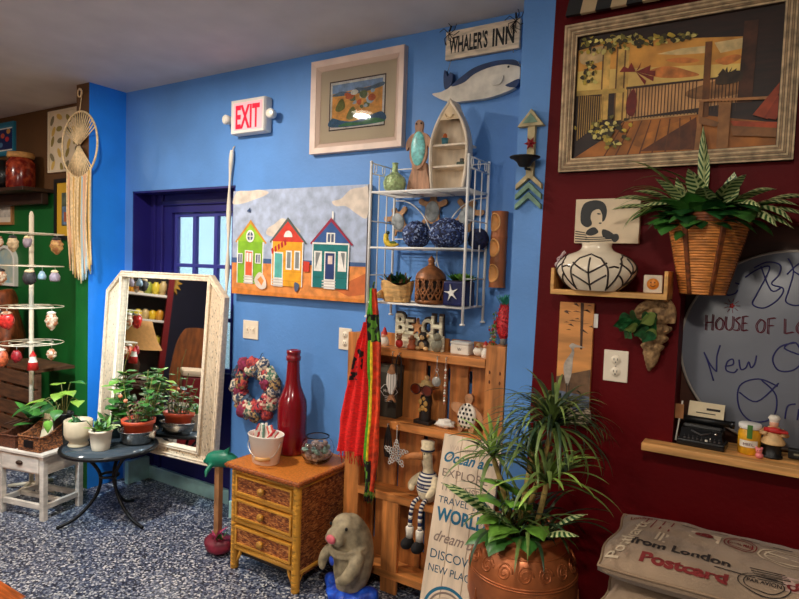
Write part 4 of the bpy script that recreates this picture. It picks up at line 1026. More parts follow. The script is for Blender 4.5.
for s in (-1, 1):
    m = MB(); m.ball((-.012 + s * .012, -.042, .222), .0045, BLACK, 8); m.build('eye', t)
    m = MB(); m.tube(smooth([(s * .036, -.012, .118), (s * .058, -.035, .09), (s * .052, -.058, .062), (s * .04, -.066, .045)] if s > 0 else [(-.036, -.012, .118), (-.060, -.030, .090), (-.066, -.045, .068), (-.05, -.058, .056)], 4), [.014, .015, .016, .017, .018, .018, .018, .018, .017, .016, .014, .012, .008], LIN, 12); m.build('wing', t)
    m = MB(); P = smooth([(s * .02, -.045, .022), (s * .024, -.075, .008), (s * .026, -.088, -.03), (s * .028, -.09, -.10)], 5); 
    for i in range(len(P) - 1): m.tube([P[i], P[i + 1]], .0095, KNW if i % 2 else KNN, 10)
    m.build('striped_leg', t)
    m = MB(); m.lathe([(0, 0), (.016, .0), (.018, .045), (.013, .05), (0, .046)], WHP, (s * .028, -.09, -.142), 14); m.build('sock', t)
    m = MB(); m.add(blob(14, 1, .05, 2, 1), M('black felt boot', (18, 16, 18), .85), T(s * .03, -.102, -.165) @ S(.024, .036, .026), True); m.build('boot', t)
m = MB(); m.lathe([(.030, .232), (.031, .245), (.027, .246), (.030, .275), (0, .277)], LIN, (-.002, -.018, 0), 20); m.lathe([(.0312, .234), (.0316, .243)], M('navy hat band', (30, 36, 70), .8), (-.002, -.018, 0), 20); m.build('cap', t)
# ---- scarves hung from the wire shelf
def cloth(name, label, rows, yc, colour, folds=3, amp=.010, thick=.010, fringe=None, seed=1, group=None):
    t = thing(name, label, 'scarf', ((rows[0][1] + rows[0][2]) / 2, yc, rows[0][0]))
    ox, oz = t.location.x, t.location.z
    nu, nv = 40, 36; rr = random.Random(seed)
    def row(v):
        f = v * (len(rows) - 1); i = min(int(f), len(rows) - 2); f -= i; f = f * f * (3 - 2 * f)
        return [rows[i][k] * (1 - f) + rows[i + 1][k] * f for k in range(3)]
    def fn(u, v):
        z, a, b = row(v); ww = (b - a) / 2; cx = (a + b) / 2; an = 2 * PI * u
        c, s_ = math.cos(an), math.sin(an)
        fold = amp * min(1, v * 3 + .3) * math.sin(folds * PI * (c * .5 + .5) * 2 + 1.3 * v + seed) 
        wob = .006 * mnoise.noise(Vector((c * 3, v * 6, seed)))
        return (cx + c * ww - ox + wob, s_ * (thick + .004) + fold + wob, z - oz + .006 * math.sin(5 * c + seed) * v)
    g = sheetg(nu, nv, fn, True)
    mb = MB(); nq = nu
    for j in range(nv - 1):
        for i in range(nu):
            pass
    groups = {}
    for k, f in enumerate(g[1]):
        u = (k % nu + .5) / nu; v = (k // nu + .5) / (nv - 1)
        groups.setdefault(colour(.5 + .5 * math.cos(2 * PI * u), v), []).append(f)
    for mt, fs in groups.items(): mb.add((g[0], fs), mt, None, True)
    mb.build('cloth', t)
    if fringe:
        mb = MB(); z, a, b = rows[-1]
        for i in range(26):
            x = a + (b - a) * (i + .5) / 26 - ox; yy = rr.uniform(-.01, .01)
            mb.tube([(x, yy, z - oz + .01), (x + rr.uniform(-.006, .006), yy, z - oz - .02), (x + rr.uniform(-.01, .01), yy, z - oz - rr.uniform(.035, .06))], .0018, fringe, 4)
        mb.build('fringe', t)
    m = MB(); m.tube([(.0, .0, -.02), (.0, .0, .012), (.004, .004, .03)], .004, fringe or TWIG, 6); m.build('hanging_loop', t)
    return t
SR = M('bright red gauze', (232, 26, 22), .8, var=.12, scale=60, bump=.4, stretch=(1, 1, 3)); SRB = M('red gauze with black print', (226, 24, 22), .8, rgb2=(18, 12, 12), scale=34, hard=(.47, .53), detail=1.5)
cloth('red_scarf', 'bright red gauze scarf hanging in front of the left pallet post', [(1.245, -1.558, -1.538), (1.17, -1.585, -1.522), (1.05, -1.622, -1.515), (.93, -1.65, -1.508), (.78, -1.68, -1.512), (.64, -1.69, -1.525)], -.215,
      lambda u, v: SRB if (.28 < v < .52 and u < .55) else SR, 3, .012, .010, SR, 2)
SG = M('lime green gauze', (84, 168, 40), .8, var=.2, scale=60, bump=.4); SY = M('yellow gauze', (226, 178, 28), .8, var=.2, scale=50, bump=.4)
SGB = M('green gauze with black print', (96, 150, 44), .8, rgb2=(20, 20, 16), scale=30, hard=(.47, .53), detail=1.5); SR2 = M('orange red gauze', (214, 64, 26), .8, var=.2, scale=40, bump=.4)
def mc(u, v):
    if v < .2: return SG if u < .6 else SR2
    if v < .34: return SGB
    if v < .8: return (SG if u < .15 else SY) if u < .5 else SR2
    return SGB if u < .6 else SR2
cloth('striped_scarf', 'green, yellow and red printed scarf hanging right of the plain red one', [(1.40, -1.508, -1.482), (1.30, -1.516, -1.462), (1.17, -1.508, -1.442), (1.0, -1.502, -1.436), (.8, -1.505, -1.436), (.62, -1.515, -1.44), (.50, -1.505, -1.455)], -.25, mc, 2, .010, .010, SGB, 5)
# ---- ocean sign
ts = thing('lettered_board', 'whitewashed plank sign with blue and grey seaside words leaning on the pallet', 'sign', (-1.022, -.372, 0), rx=-14.2)
PLK = M('whitewashed plank', (226, 204, 178), .7, var=.08, scale=6, stretch=(5, 5, .7)); BH = .82; BWD = .262
for i in range(3):
    m = MB(); m.box((-BWD / 3 + BWD / 3 * i, 0, BH / 2 + .003), (BWD / 3 - .0016, .018, BH), PLK, .002); m.build('plank', ts)
m = MB(); m.box((0, .013, .2), (.24, .008, .04), PLK); m.box((0, .013, .66), (.24, .008, .04), PLK); m.build('back_batten', ts)
TEAL = M('teal sign ink', (24, 106, 140), .7); GRY = M('grey brown sign ink', (140, 118, 106), .7); DTL = M('dark teal sign ink', (22, 78, 104), .7); FNT = M('faint sign ink', (204, 178, 156), .7)
yy = -.0098; xl = -.112
m = MB(); text(m, 'WANDER', FNT, xl + .015, .762, .022, yy, .12); m.build('lettering', ts)
m = MB(); text(m, 'Ocean air', TEAL, xl - .008, .712, .044, yy, .215, bold=.025, shear=.35); m.build('lettering', ts)
m = MB(); text(m, 'EXPLORE', GRY, xl, .652, .033, yy, .205); m.build('lettering', ts)
m = MB(); text(m, 'THE UNSEEN', GRY, xl, .596, .029, yy, .222); m.build('lettering', ts)
m = MB(); text(m, 'TRAVEL THE', DTL, xl, .545, .028, yy, .222); m.build('lettering', ts)
m = MB(); text(m, 'WORLD', TEAL, xl, .476, .052, yy, .222, bold=.035); m.build('lettering', ts)
m = MB(); text(m, 'dream big', GRY, xl, .394, .044, yy, .21, bold=.012, shear=.35); m.build('lettering', ts)
m = MB(); text(m, 'DISCOVER', DTL, xl, .326, .036, yy, .222); m.build('lettering', ts)
m = MB(); text(m, 'NEW PLACES', DTL, xl, .274, .030, yy, .222); m.build('lettering', ts)
m = MB()
for rr, mt, w in ((.105, TEAL, .012), (.085, GRY, .008), (.066, FNT, .008)):
    o_ = arc(-.01, .13, rr, rr, 0, 180, 24); i_ = arc(-.01, .13, rr - w, rr - w, 0, 180, 24); m.flat(o_ + i_[::-1], yy, mt)
pen(m, [(-.05, .13), (-.01, .19), (.0, .13)], .002, GRY, yy); m.build('printed_compass', ts)
# ================================================================== wicker dresser and what stands on it
t = thing('wicker_dresser', 'yellow bamboo and brown wicker dresser with three drawers against blue wall', 'dresser', (-1.972, -.215, 0))
BAM = M('yellow wrapped bamboo', (206, 146, 50), .5, var=.14, scale=12, kind='wave', stretch=(.3, .3, 3), bump=.35, bscale=14); BAMH = M('yellow bamboo rail', (208, 148, 54), .5, var=.14, scale=12, stretch=(.4, 4, 4))
WKR = mix_ramp('brown woven wicker', [(0, (112, 54, 24)), (.3, (166, 94, 44)), (.62, (200, 130, 68)), (.85, (138, 72, 34))], 150, .6, bump=.5, stretch=(.5, .5, 1.4)); TOPM = M('orange brown cane top', (198, 118, 44), .35, var=.12, scale=130, stretch=(1, 1, 1), bump=.25)
dx, dy, dz = .215, .195, .505
for x in (-dx + .018, dx - .018):
    for y in (-dy + .018, dy - .018):
        m = MB(); P = [(x, y, k * dz / 60) for k in range(61)]; m.tube(P, [.0195 + .0016 * (k % 2) for k in range(61)], BAM, 12); m.build('leg_post', t)
m = MB(); m.box((0, 0, .518), (2 * dx + .03, 2 * dy + .03, .016), TOPM, .004); m.build('top', t)
m = MB(); rr = random.Random(3)
ex, ey = dx + .018, dy + .018; per = []
for a, b in (((-ex, -ey), (ex, -ey)), ((ex, -ey), (ex, ey)), ((ex, ey), (-ex, ey)), ((-ex, ey), (-ex, -ey))):
    n = int(math.hypot(b[0] - a[0], b[1] - a[1]) / .012)
    for i in range(n): per.append((a[0] + (b[0] - a[0]) * i / n, a[1] + (b[1] - a[1]) * i / n))
for q in range(2): m.tube([(p[0], p[1], .514 + .006 * math.sin(i * 1.6 + q * PI)) for i, p in enumerate(per)], .0075, M('braided rim', (150, 78, 30), .6, var=.25, scale=90), 6, closed=True)
m.build('braided_edge', t)
m = MB()
for x in (-1, 1): m.box((x * (dx - .014), 0, .275), (.008, 2 * dy - .05, .42), WKR)
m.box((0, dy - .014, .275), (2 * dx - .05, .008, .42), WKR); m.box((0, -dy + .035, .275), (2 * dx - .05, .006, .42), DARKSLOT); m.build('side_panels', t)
for z in (.485, .372, .242, .108):
    m = MB(); m.tube([(-dx + .03, -dy + .016, z), (dx - .03, -dy + .016, z)], .0145 if z not in (.485,) else .012, BAMH, 10); m.build('front_rail', t)
for x in (-1, 1):
    for z in (.485, .085):
        m = MB(); m.tube([(x * (dx - .016), -dy + .03, z), (x * (dx - .016), dy - .03, z)], .012, BAM, 8); m.build('side_rail', t)
    m = MB(); m.tube([(x * (dx - .03), -dy + .016, .03), (x * (dx - .055), -dy + .016, .075), (x * (dx - .06), -dy + .016, .10)], .008, BAMH, 8); m.build('corner_brace', t)
    m = MB(); m.tube([(x * (dx - .016), -dy + .03, .03), (x * (dx - .016), -dy + .05, .06), (x * (dx - .016), -dy + .06, .085)], .008, BAMH, 8); m.build('corner_brace', t)
for z in (.428, .307, .176):
    m = MB(); m.box((0, -dy + .014, z), (2 * dx - .078, .022, .085), WKR, .003); d = m.build('drawer', t)
    m = MB(); m.add(ringg(rectpts(-dx + .036, z - .045, dx - .036, z + .045), rectpts(-dx + .046, z - .036, dx - .046, z + .036), -dy - .003, -dy + .02), BAMH); m.build('drawer_rim', d)
    m = MB(); m.ball((0, -dy - .016, z), (.019, .014, .019), BAM, 14); m.tube([(0, -dy + .004, z), (0, -dy - .01, z)], .008, BAM, 8); m.build('knob', d)
DZ = .5265
# ---- bucket
t = thing('candy_pail', 'white oval metal pail with wooden handle grip on the wicker dresser', 'bucket', (-2.052, -.315, DZ), rz=0)
PAIL = M('white enamel pail', (238, 228, 216), .4)
m = MB(); m.lathe([(0, 0), (.066, 0), (.070, .004), (.092, .135), (.096, .14), (.093, .143), (.090, .138), (.066, .01), (0, .008)], PAIL, n=32, Mx=S(1.02, .8, 1)); m.build('pail', t)
m = MB(); m.tube(smooth([(-.095, .0, .118), (-.06, -.06, .095), (-.01, -.085, .062), (.03, -.085, .042)], 5), .0022, HK, 6); m.tube(smooth([(.075, -.06, .042), (.095, -.03, .07), (.096, 0, .118)], 5), .0022, HK, 6); m.build('wire_handle', t)
m = MB(); m.tube([(.018, -.086, .045), (.05, -.082, .042), (.082, -.055, .044)], [.009, .0105, .009], M('turned wood grip', (214, 160, 96), .5), 10); m.build('handle_grip', t)
for i, (x, y, z, a, b, c, lab) in enumerate(((-.052, .0, .13, 20, 30, (206, 60, 60), 'red striped packet sticking out at the left of the white pail'), (-.015, -.01, .137, -15, 10, (120, 168, 150), 'teal striped packet in the middle of the white pail'), (.028, .005, .13, 25, -20, (222, 96, 80), 'coral packet near the right of the white pail'), (.05, -.012, .12, 60, 35, (200, 40, 50), 'bright red packet lying at the rim of the white pail'), (-.03, .022, .128, -40, -25, (228, 220, 206), 'cream packet at the back of the white pail'))):
    o = MB().box((0, 0, 0), (.030, .012, .075), M('packet %d' % i, c, .45, rgb2=(240, 232, 222), kind='wave', scale=10, stretch=(1, 0, 2), hard=(.35, .4)), .004).build('candy_packet', None, (-2.052 + x, -.315 + y, DZ + z + .018), (math.radians(b * .5), math.radians(b), math.radians(a)))
    tag(o, lab, 'packet', 'packets in the white pail')
# ---- bottle
t = thing('large_bottle', 'oversized glossy dark red bottle standing on the wicker dresser', 'bottle', (-2.058, -.125, DZ))
RB = M('glossy dark red glass', (128, 6, 22), .18, spec=.6, coat=.3)
m = MB(); m.lathe([(0, 0), (.066, 0), (.073, .006), (.074, .02), (.074, .24), (.070, .275), (.055, .31), (.042, .345), (.036, .38), (.032, .46), (.031, .478)], RB, n=36); m.build('body', t)
m = MB(); m.lathe([(.031, .474), (.037, .478), (.038, .498), (.034, .50), (.034, .512), (.037, .515), (.036, .53), (.022, .532), (.02, .50)], RB, n=32); m.build('lip', t)
# ---- wreath
t = thing('fabric_wreath', 'colourful rag fabric wreath hanging on blue wall behind the pail', 'wreath', (-2.395, -.055, .80))
cols = [(170, 40, 60), (60, 84, 108), (196, 78, 70), (70, 112, 92), (186, 150, 96), (150, 50, 90), (52, 66, 92), (196, 60, 66)]
m = MB(); rr = random.Random(9); n = 26
for k, c in enumerate(cols): pass
for i in range(n):
    a = 2 * PI * i / n; rx, rz_ = .128, .130
    for j in range(3):
        aa = a + rr.uniform(-.08, .08); r0 = rx + rr.uniform(-.026, .026)
        c = cols[(i + j * 3 + rr.randrange(2)) % 8]
        m.add(blob(14, .036 + rr.uniform(-.005, .008), .35, 2.5, i * 3 + j, (1, .75, 1)), M('rag %d' % (cols.index(c)), c, .85, rgb2=[(226, 206, 180), (30, 36, 60), (120, 40, 60)][cols.index(c) % 3], scale=60, hard=(.42, .56), bump=.3), T(r0 * math.cos(aa), -.0 + rr.uniform(-.012, .006), r0 * math.sin(aa)), True)
m.build('rag_ring', t)
m = MB(); m.tube([(0, .02, .15), (0, .045, .19), (0, .053, .192)], .002, TWIG, 5); m.build('hanging_loop', t)
# ---- glass bowl with shells
t = thing('glass_bowl', 'round clear glass bowl of shells on the wicker dresser', 'bowl', (-1.862, -.155, DZ))
m = MB(); m.lathe([(0, 0), (.045, 0), (.062, .01), (.082, .045), (.084, .07), (.072, .105), (.056, .122), (.060, .13), (.056, .131), (.053, .122), (.069, .103), (.081, .07), (.079, .045), (.060, .013), (0, .005)], GLASS, n=36); m.build('bowl', t)
rr = random.Random(21)
SHC = [M('bowl shell %d' % i, c, .55, var=.2, scale=50) for i, c in enumerate([(226, 196, 170), (206, 130, 130), (140, 176, 164), (214, 150, 140), (236, 226, 208), (150, 130, 124)])]
k = 0
for z, rmax, n in ((.018, .046, 7), (.042, .062, 9), (.065, .066, 9), (.085, .05, 6)):
    for i in range(n):
        a = 2 * PI * i / n + z * 40; r0 = rmax * (1 if i % 3 else .45)
        o = MB().add(blob(10, .0145, .35, 2, k, (1.2, .8, .8)), SHC[(k * 5 + i) % 6], None, True).build('small_shell', None, (-1.862 + r0 * .92 * math.cos(a), -.155 + r0 * .92 * math.sin(a), DZ + z), (rr.random() * 3, rr.random() * 3, 0))
        tag(o, 'small mixed shell inside the round clear glass bowl', 'seashell', 'shells in the glass bowl'); k += 1
# ---- manatee
t = thing('manatee_statue', 'grey stone manatee statue with pink nose standing upright on blue base', 'statue', (-1.535, -.30, 0), rz=-6)
STN = M('grey brown stone', (156, 142, 114), .7, var=.2, scale=26, bump=.25, bscale=60); STB = M('cobalt blue glaze', (40, 104, 236), .4, rgb2=(10, 40, 150), scale=22, hard=(.35, .7))
m = MB(); m.add(blob(30, 1, .25, 2, 4), STB, T(0, 0, .035) @ S(.115, .09, .04), True)
for s in (-1, 1): m.add(blob(20, 1, .2, 2, 3 + s), STB, T(s * .095, .01, .045) @ RY(s * -20) @ S(.06, .045, .045), True)
fuse(m, 'base', t, .007, 3)
m = MB(); spine = smooth([(0, .0, .05), (0, .012, .12), (0, .02, .20), (0, .016, .27), (-.004, -.006, .325), (-.012, -.03, .352)], 5)
rad = [(.062, .05), (.084, .12), (.093, .19), (.088, .25), (.078, .30), (.066, .34), (.05, .365)]
def rz_at(z):
    for (a, za), (b, zb) in zip(rad, rad[1:]):
        if za <= z <= zb: return a + (b - a) * (z - za) / (zb - za)
    return rad[-1][0] if z > .3 else rad[0][0]
m.tube(spine, [rz_at(p.z) for p in spine], STN, 20)
m.ball((-.012, -.028, .345), (.062, .060, .056), STN, 20)
m.ball((-.016, -.085, .318), (.046, .034, .038), STN, 16)
for s in (-1, 1): m.ball((-.016 + s * .026, -.088, .304), (.026, .026, .026), STN, 14)
for z, y, r0 in ((.265, -.01, .083), (.245, -.008, .087)): m.tube([(r0 * math.cos(a) * .98, y + r0 * math.sin(a), z + .01 * math.sin(a)) for a in [k * PI / 12 for k in range(24)]], .010, STN, 8, closed=True)
m.tube(smooth([(.075, -.03, .235), (.085, -.075, .20), (.06, -.105, .155), (.02, -.115, .14)], 5), [.03, .031, .031, .031, .031, .03, .03, .029, .028, .027, .025, .022, .02, .017, .013, .009], STN, 12)
m.tube(smooth([(-.07, -.02, .235), (-.10, -.045, .21), (-.115, -.06, .165), (-.10, -.075, .135)], 5), [.024, .025, .026, .026, .026, .026, .025, .025, .024, .023, .022, .02, .018, .015, .012, .008], STN, 12)
fuse(m, 'body', t, .006, 5)
m = MB(); m.add(blob(14, 1, .05, 2, 2), M('pink nose paint', (222, 104, 116), .5), T(-.012, -.118, .315) @ S(.026, .012, .02), True); m.build('nose', t)
for s in (-1, 1):
    m = MB(); m.ball((-.012 + s * .046, -.072, .358), (.007, .006, .008), BLACK, 10); m.build('eye', t)
m = MB(); m.lathe([(0, .006), (.018, .005), (.02, 0)], M('blue badge', (36, 72, 190), .35), n=20, Mx=T(-.035, -.084, .20) @ RZ(-18) @ RX(90)); m.build('badge', t)
# ---- dolphin
t = thing('dolphin_figure', 'green dolphin figure on a wooden post beside the wicker dresser', 'figurine', (-2.345, -.335, 0))
DG = M('sea green paint', (10, 118, 92), .4, var=.12, scale=12)
m = MB(); P = smooth([(-.125, 0, .452), (-.09, 0, .462), (-.05, 0, .478), (0, .01, .487), (.05, .03, .48), (.085, .05, .455), (.10, .065, .42)], 4)
m.tube(P, [.009, .011, .013, .015, .02, .03, .036, .040, .042, .043, .044, .044, .043, .042, .04, .037, .034, .030, .026, .022, .018, .014, .012, .010, .008], DG, 16)
m.prism([(-.01, .52), (.045, .515), (.055, .56)], .005, .017, DG); m.tube([(-.03, -.03, .465), (-.025, -.07, .435), (-.01, -.085, .415)], [.014, .012, .004], DG, 8); m.tube([(.10, .02, .41), (.10, .065, .42), (.10, .11, .41)], [.006, .012, .006], DG, 8)
fuse(m, 'body', t, .005, 3)
m = MB(); m.ball((-.062, -.034, .478), .0045, BLACK, 8); m.build('eye', t)
m = MB(); m.box((-.012, 0, .255), (.034, .03, .40), M('pale brown post', (170, 122, 80), .6, var=.15, scale=10), .004); m.build('wooden_post', t)
m = MB(); m.add(blob(24, 1, .15, 2, 3), M('maroon plaster', (116, 22, 46), .5, var=.2, scale=20), T(0, 0, .045) @ S(.085, .07, .046), True); m.build('base', t)
m = MB(); rr = random.Random(6)
for i in range(12): blade(m, [LEAF, M('pink coral', (216, 80, 130), .5)][i % 2], (rr.uniform(-.03, .05), rr.uniform(-.05, 0), .08), rr.uniform(0, 360), rr.uniform(40, 85), rr.uniform(.05, .1), .02, 30, 5, .3, 'lance')
m.build('coral_fronds', t)
# ================================================================== mirror in the alcove
t = thing('wall_mirror', 'tall mirror with clipped corners in white wicker frame hanging at the alcove', 'mirror', (-3.12, -.15, .33), rz=5, rx=-4)
MW = M('cream painted wicker', (232, 214, 188), .6, var=.08, scale=60); MW2 = M('cream open weave', (232, 212, 182), .65, rgb2=(112, 92, 68), kind='voronoi', scale=58, hard=(.18, .34), stretch=(1.6, 1, .8), bump=.4)
hw, hh, cc = .50, 1.085, .125
def octo(dx, d0=0): 
    w = hw - dx; c = cc - dx * .35
    return [(-w, dx), (w, dx), (w, hh - dx - c), (w - c, hh - dx), (-w + c, hh - dx), (-w, hh - dx - c)]
def inn(d): return [(-hw + .135 - d, .072 - d), (hw - .135 + d, .072 - d), (hw - .135 + d, hh - .036 - .002 + d), (hw - .1355 + d, hh - .036 + d), (-hw + .1355 - d, hh - .036 + d), (-hw + .135 - d, hh - .036 - .002 + d)]
m = MB(); m.add(ringg(octo(0), octo(.024), -.038, 0), MW); m.add(ringg(inn(.018), inn(0), -.036, 0), MW)
for o_ in (octo(.006), octo(.019), inn(.014), inn(.003)): m.tube([(p[0], -.038, p[1]) for p in o_], .0065, MW, 6, closed=True)
m.build('frame', t)
m = MB(); m.add(ringg(octo(.02), inn(.016), -.024, -.004), MW2); 
for s in (-1, 1):
    for k in range(9): m.tube([(s * (hw - .028 - k * .0105), -.026, .05), (s * (hw - .028 - k * .0105), -.026, hh - .13 + k * .008)], .0022, MW, 5)
m.build('woven_panel', t)
m = MB(); m.flat(inn(.008), -.012, M('mirror silver', (236, 238, 238), .02, 1.0)); m.build('mirror_glass', t)
m = MB(); m.box((0, .002, .5), (.8, .006, .9), DARKSLOT); m.build('backing', t)
# ================================================================== round glass table with pots
t = thing('bistro_table', 'small round black metal table with dark glass top and curved legs', 'table', (-3.145, -.435, 0))
BM = M('black tubular metal', (16, 16, 18), .4, .4)
m = MB(); m.tube([(.248 * math.cos(a), .248 * math.sin(a), .425) for a in [k * PI / 24 for k in range(48)]], .011, BM, 8, closed=True); m.build('rim', t)
m = MB(); m.lathe([(0, .421), (.246, .421), (.246, .428), (0, .428)], M('dark blue grey glass top', (66, 76, 84), .12, spec=.6)); m.build('glass_top', t)
for a in (-113, 8, 117):
    a = math.radians(a); c, s_ = math.cos(a), math.sin(a)
    m = MB(); m.tube(smooth([(c * .17, s_ * .17, .415), (c * .10, s_ * .10, .36), (c * .045, s_ * .045, .26), (c * .07, s_ * .07, .15), (c * .16, s_ * .16, .05), (c * .255, s_ * .255, .01)], 6), .0095, BM, 10); m.ball((c * .255, s_ * .255, .0105), .0105, BM, 8); m.build('leg', t)
m = MB(); m.tube([(.047 * math.cos(k * PI / 8), .047 * math.sin(k * PI / 8), .26) for k in range(16)], .008, BM, 8, closed=True); m.build('leg_collar', t)
BZ = .4285
def pot(name, label, loc, prof, mat, soilz, soilr, n=28, rings=None, cat='potted plant', group=None):
    t = thing(name, label, cat, loc, group=group)
    m = MB(); m.lathe(prof, mat, n=n); m.build('pot', t)
    m = MB(); m.lathe([(0, soilz + .004), (soilr, soilz)], SOIL, n=20); m.build('soil', t)
    return t
t = pot('footed_pot', 'wide beige ceramic pot on a narrow foot at the table left edge', (-3.285, -.535, BZ), [(0, 0), (.052, 0), (.055, .006), (.048, .018), (.046, .028), (.066, .045), (.074, .07), (.074, .145), (.070, .148), (.067, .145), (.067, .12), (0, .118)], M('beige ceramic', (204, 184, 152), .5, var=.08, scale=12), .125, .066)
m = MB(); rr = random.Random(31)
for i in range(14): blade(m, LEAFD if i % 2 else LEAF, (rr.uniform(-.04, .04), rr.uniform(-.03, .03), .125), rr.uniform(0, 360), rr.uniform(20, 70), rr.uniform(.03, .06), .03, 50, 5)
m.build('foliage', t)
t = pot('ribbed_pot', 'small white ribbed flowerpot with succulent at the front of round table', (-3.125, -.50, BZ), [(0, 0), (.044, 0), (.046, .004), (.047, .012), (.049, .016), (.049, .024), (.0505, .028), (.0505, .036), (.052, .04), (.058, .098), (.062, .10), (.063, .112), (.058, .113), (.055, .10), (0, .098)], M('white ribbed ceramic', (240, 222, 194), .5, var=.04, scale=10), .102, .055)
m = MB(); rr = random.Random(32)
for i in range(34): blade(m, ZEBRA if i % 3 == 0 else [LEAFD, LEAF, LEAFB][i % 3], (rr.uniform(-.03, .03), rr.uniform(-.03, .03), .104), rr.uniform(0, 360), rr.uniform(25, 85), rr.uniform(.05, .095), .026, 40, 6, .3, 'lance')
m.build('foliage', t)
t = pot('dark_bowl_planter', 'low black planter bowl of trailing greenery at the back of round table', (-3.295, -.305, BZ), [(0, 0), (.052, 0), (.064, .02), (.078, .085), (.086, .092), (.086, .104), (.080, .106), (.074, .09), (0, .088)], M('black green glaze', (22, 34, 32), .35), .094, .074)
m = MB(); rr = random.Random(33)
for i in range(60): blade(m, [LEAFB, LEAF, M('pale sage leaf', (168, 184, 130), .5), LEAFD][i % 4], (rr.uniform(-.065, .065), rr.uniform(-.06, .06), .096), rr.uniform(0, 360), rr.uniform(5, 70), rr.uniform(.03, .075), .03, 50, 5)
m.build('foliage', t)
m = MB(); 
for x, y, h in ((.0, .03, .30), (-.03, .05, .24), (.02, .0, .22), (-.02, -.01, .27)):
    P = smooth([(x, y, .09), (x + .01, y + .01, .09 + h * .5), (x + .03, y + .02, .09 + h)], 4); m.tube(P, .003, STEM, 5)
    for k in range(12):
        p = P[min(len(P) - 1, 2 + k * 7 // 12)]
        blade(m, [LEAF, LEAFB, LEAF][k % 3], p, k * 137, rr.uniform(-5, 50), rr.uniform(.06, .10), .065, 50, 6, .15)
m.build('tall_stems', t)
t = thing('steel_bowl', 'shiny stainless steel mixing bowl holding the orange flowerpot', 'bowl', (-3.085, -.295, BZ))
m = MB(); m.lathe([(0, 0), (.07, 0), (.088, .012), (.10, .06), (.105, .074), (.112, .078), (.110, .081), (.102, .078), (.097, .06), (.084, .015), (0, .005)], STEEL, n=40); m.build('bowl', t)
t = pot('orange_pot', 'orange plastic flowerpot of leggy plants set in the steel bowl', (-3.085, -.295, BZ + .0065), [(0, 0), (.066, 0), (.069, .004), (.082, .105), (.092, .107), (.095, .13), (.090, .131), (.085, .11), (0, .108)], TERRA, .115, .083)
m = MB(); rr = random.Random(35); JA = M('dusty brown succulent', (124, 92, 74), .6, var=.2, scale=30)
for i in range(18):
    x, y = rr.uniform(-.06, .06), rr.uniform(-.06, .06); h = rr.uniform(.05, .15)
    P = smooth([(x, y, .11), (x * 1.1, y * 1.1, .11 + h * .5), (x * 1.35, y * 1.35, .11 + h)], 3); m.tube(P, .003, STEM, 5)
    for k in range(7): blade(m, [JA, M('sage succulent', (112, 124, 84), .5), JA, M('plum succulent', (92, 50, 56), .5)][(i + k) % 4], P[min(len(P) - 1, k)], k * 137, rr.uniform(0, 60), rr.uniform(.02, .038), .016, 30, 4, .3)
m.build('succulent_stems', t)
m = MB()
for x, y, h, lx in ((.03, .03, .27, .04), (.05, -.02, .18, .06), (.0, .05, .30, .0), (.06, .04, .24, .07)):
    P = smooth([(x, y, .11), (x + lx * .4, y, .11 + h * .5), (x + lx, y + .01, .11 + h)], 5); m.tube(P, .0028, STEM, 5)
    for k in range(7): blade(m, [LEAF, LEAFD, LEAF][k % 3], P[min(len(P) - 1, 2 + k)], k * 137.5, rr.uniform(-10, 45), rr.uniform(.04, .07), .045, 45, 6, .15)
P = smooth([(-.02, -.03, .11), (-.05, -.05, .25), (-.07, -.05, .40), (-.04, -.04, .52)], 5); m.tube(P, .0018, STEM, 5)
for x, z in ((-.085, .26), (-.035, .24)): m.ball((x, -.06, z), (.014, .012, .012), M('salmon bud', (216, 130, 90), .6), 8)
m.build('leafy_stems', t)
# ================================================================== white side table with baskets
t = thing('white_side_table', 'distressed white side table with one drawer and cup pull', 'table', (-3.60, -.575, 0), rz=13)
DWT = M('distressed white paint', (206, 194, 180), .6, var=.12, scale=9, stretch=(1, 1, 3)); wx, wy = .175, .135
for x in (-1, 1):
    for y in (-1, 1):
        m = MB(); m.box((x * (wx - .015), y * (wy - .015), .185), (.03, .03, .37), DWT, .002); m.build('leg', t)
m = MB(); m.box((0, 0, .378), (2 * wx + .03, 2 * wy + .03, .018), DWT, .004); m.build('top', t)
m = MB()
for y in (-1, 1): m.box((0, y * (wy - .012), .315), (2 * wx - .06, .014, .105), DWT)
for x in (-1, 1): m.box((x * (wx - .012), 0, .315), (.014, 2 * wy - .06, .105), DWT)
m.build('apron', t)
m = MB(); m.box((0, -wy + .003, .315), (2 * wx - .07, .012, .088), DWT, .003); d = m.build('drawer', t)
m = MB(); m.ball((0, -wy - .006, .318), (.024, .014, .013), M('dark bronze pull', (60, 42, 30), .4, .6), 14); m.build('cup_pull', d)
m = MB()
for y in (-1, 1):
    m = MB(); m.box((0, y * (wy - .015), .075), (2 * wx - .06, .02, .03), DWT, .002); m.build('stretcher', t)
for x in (-1, 1):
    m = MB(); m.box((x * (wx - .015), 0, .075), (.02, 2 * wy - .06, .03), DWT, .002); m.build('stretcher', t)
m = MB(); m.box((0, 0, .075), (2 * wx - .05, .026, .022), DWT, .002); m.build('stretcher', t)
TZ_ = .3875
WK = mix_ramp('brown basket weave', [(0, (74, 40, 20)), (.3, (128, 74, 38)), (.6, (164, 100, 54)), (.85, (96, 54, 28))], 120, .65, bump=.8, stretch=(.7, .7, 1.5))
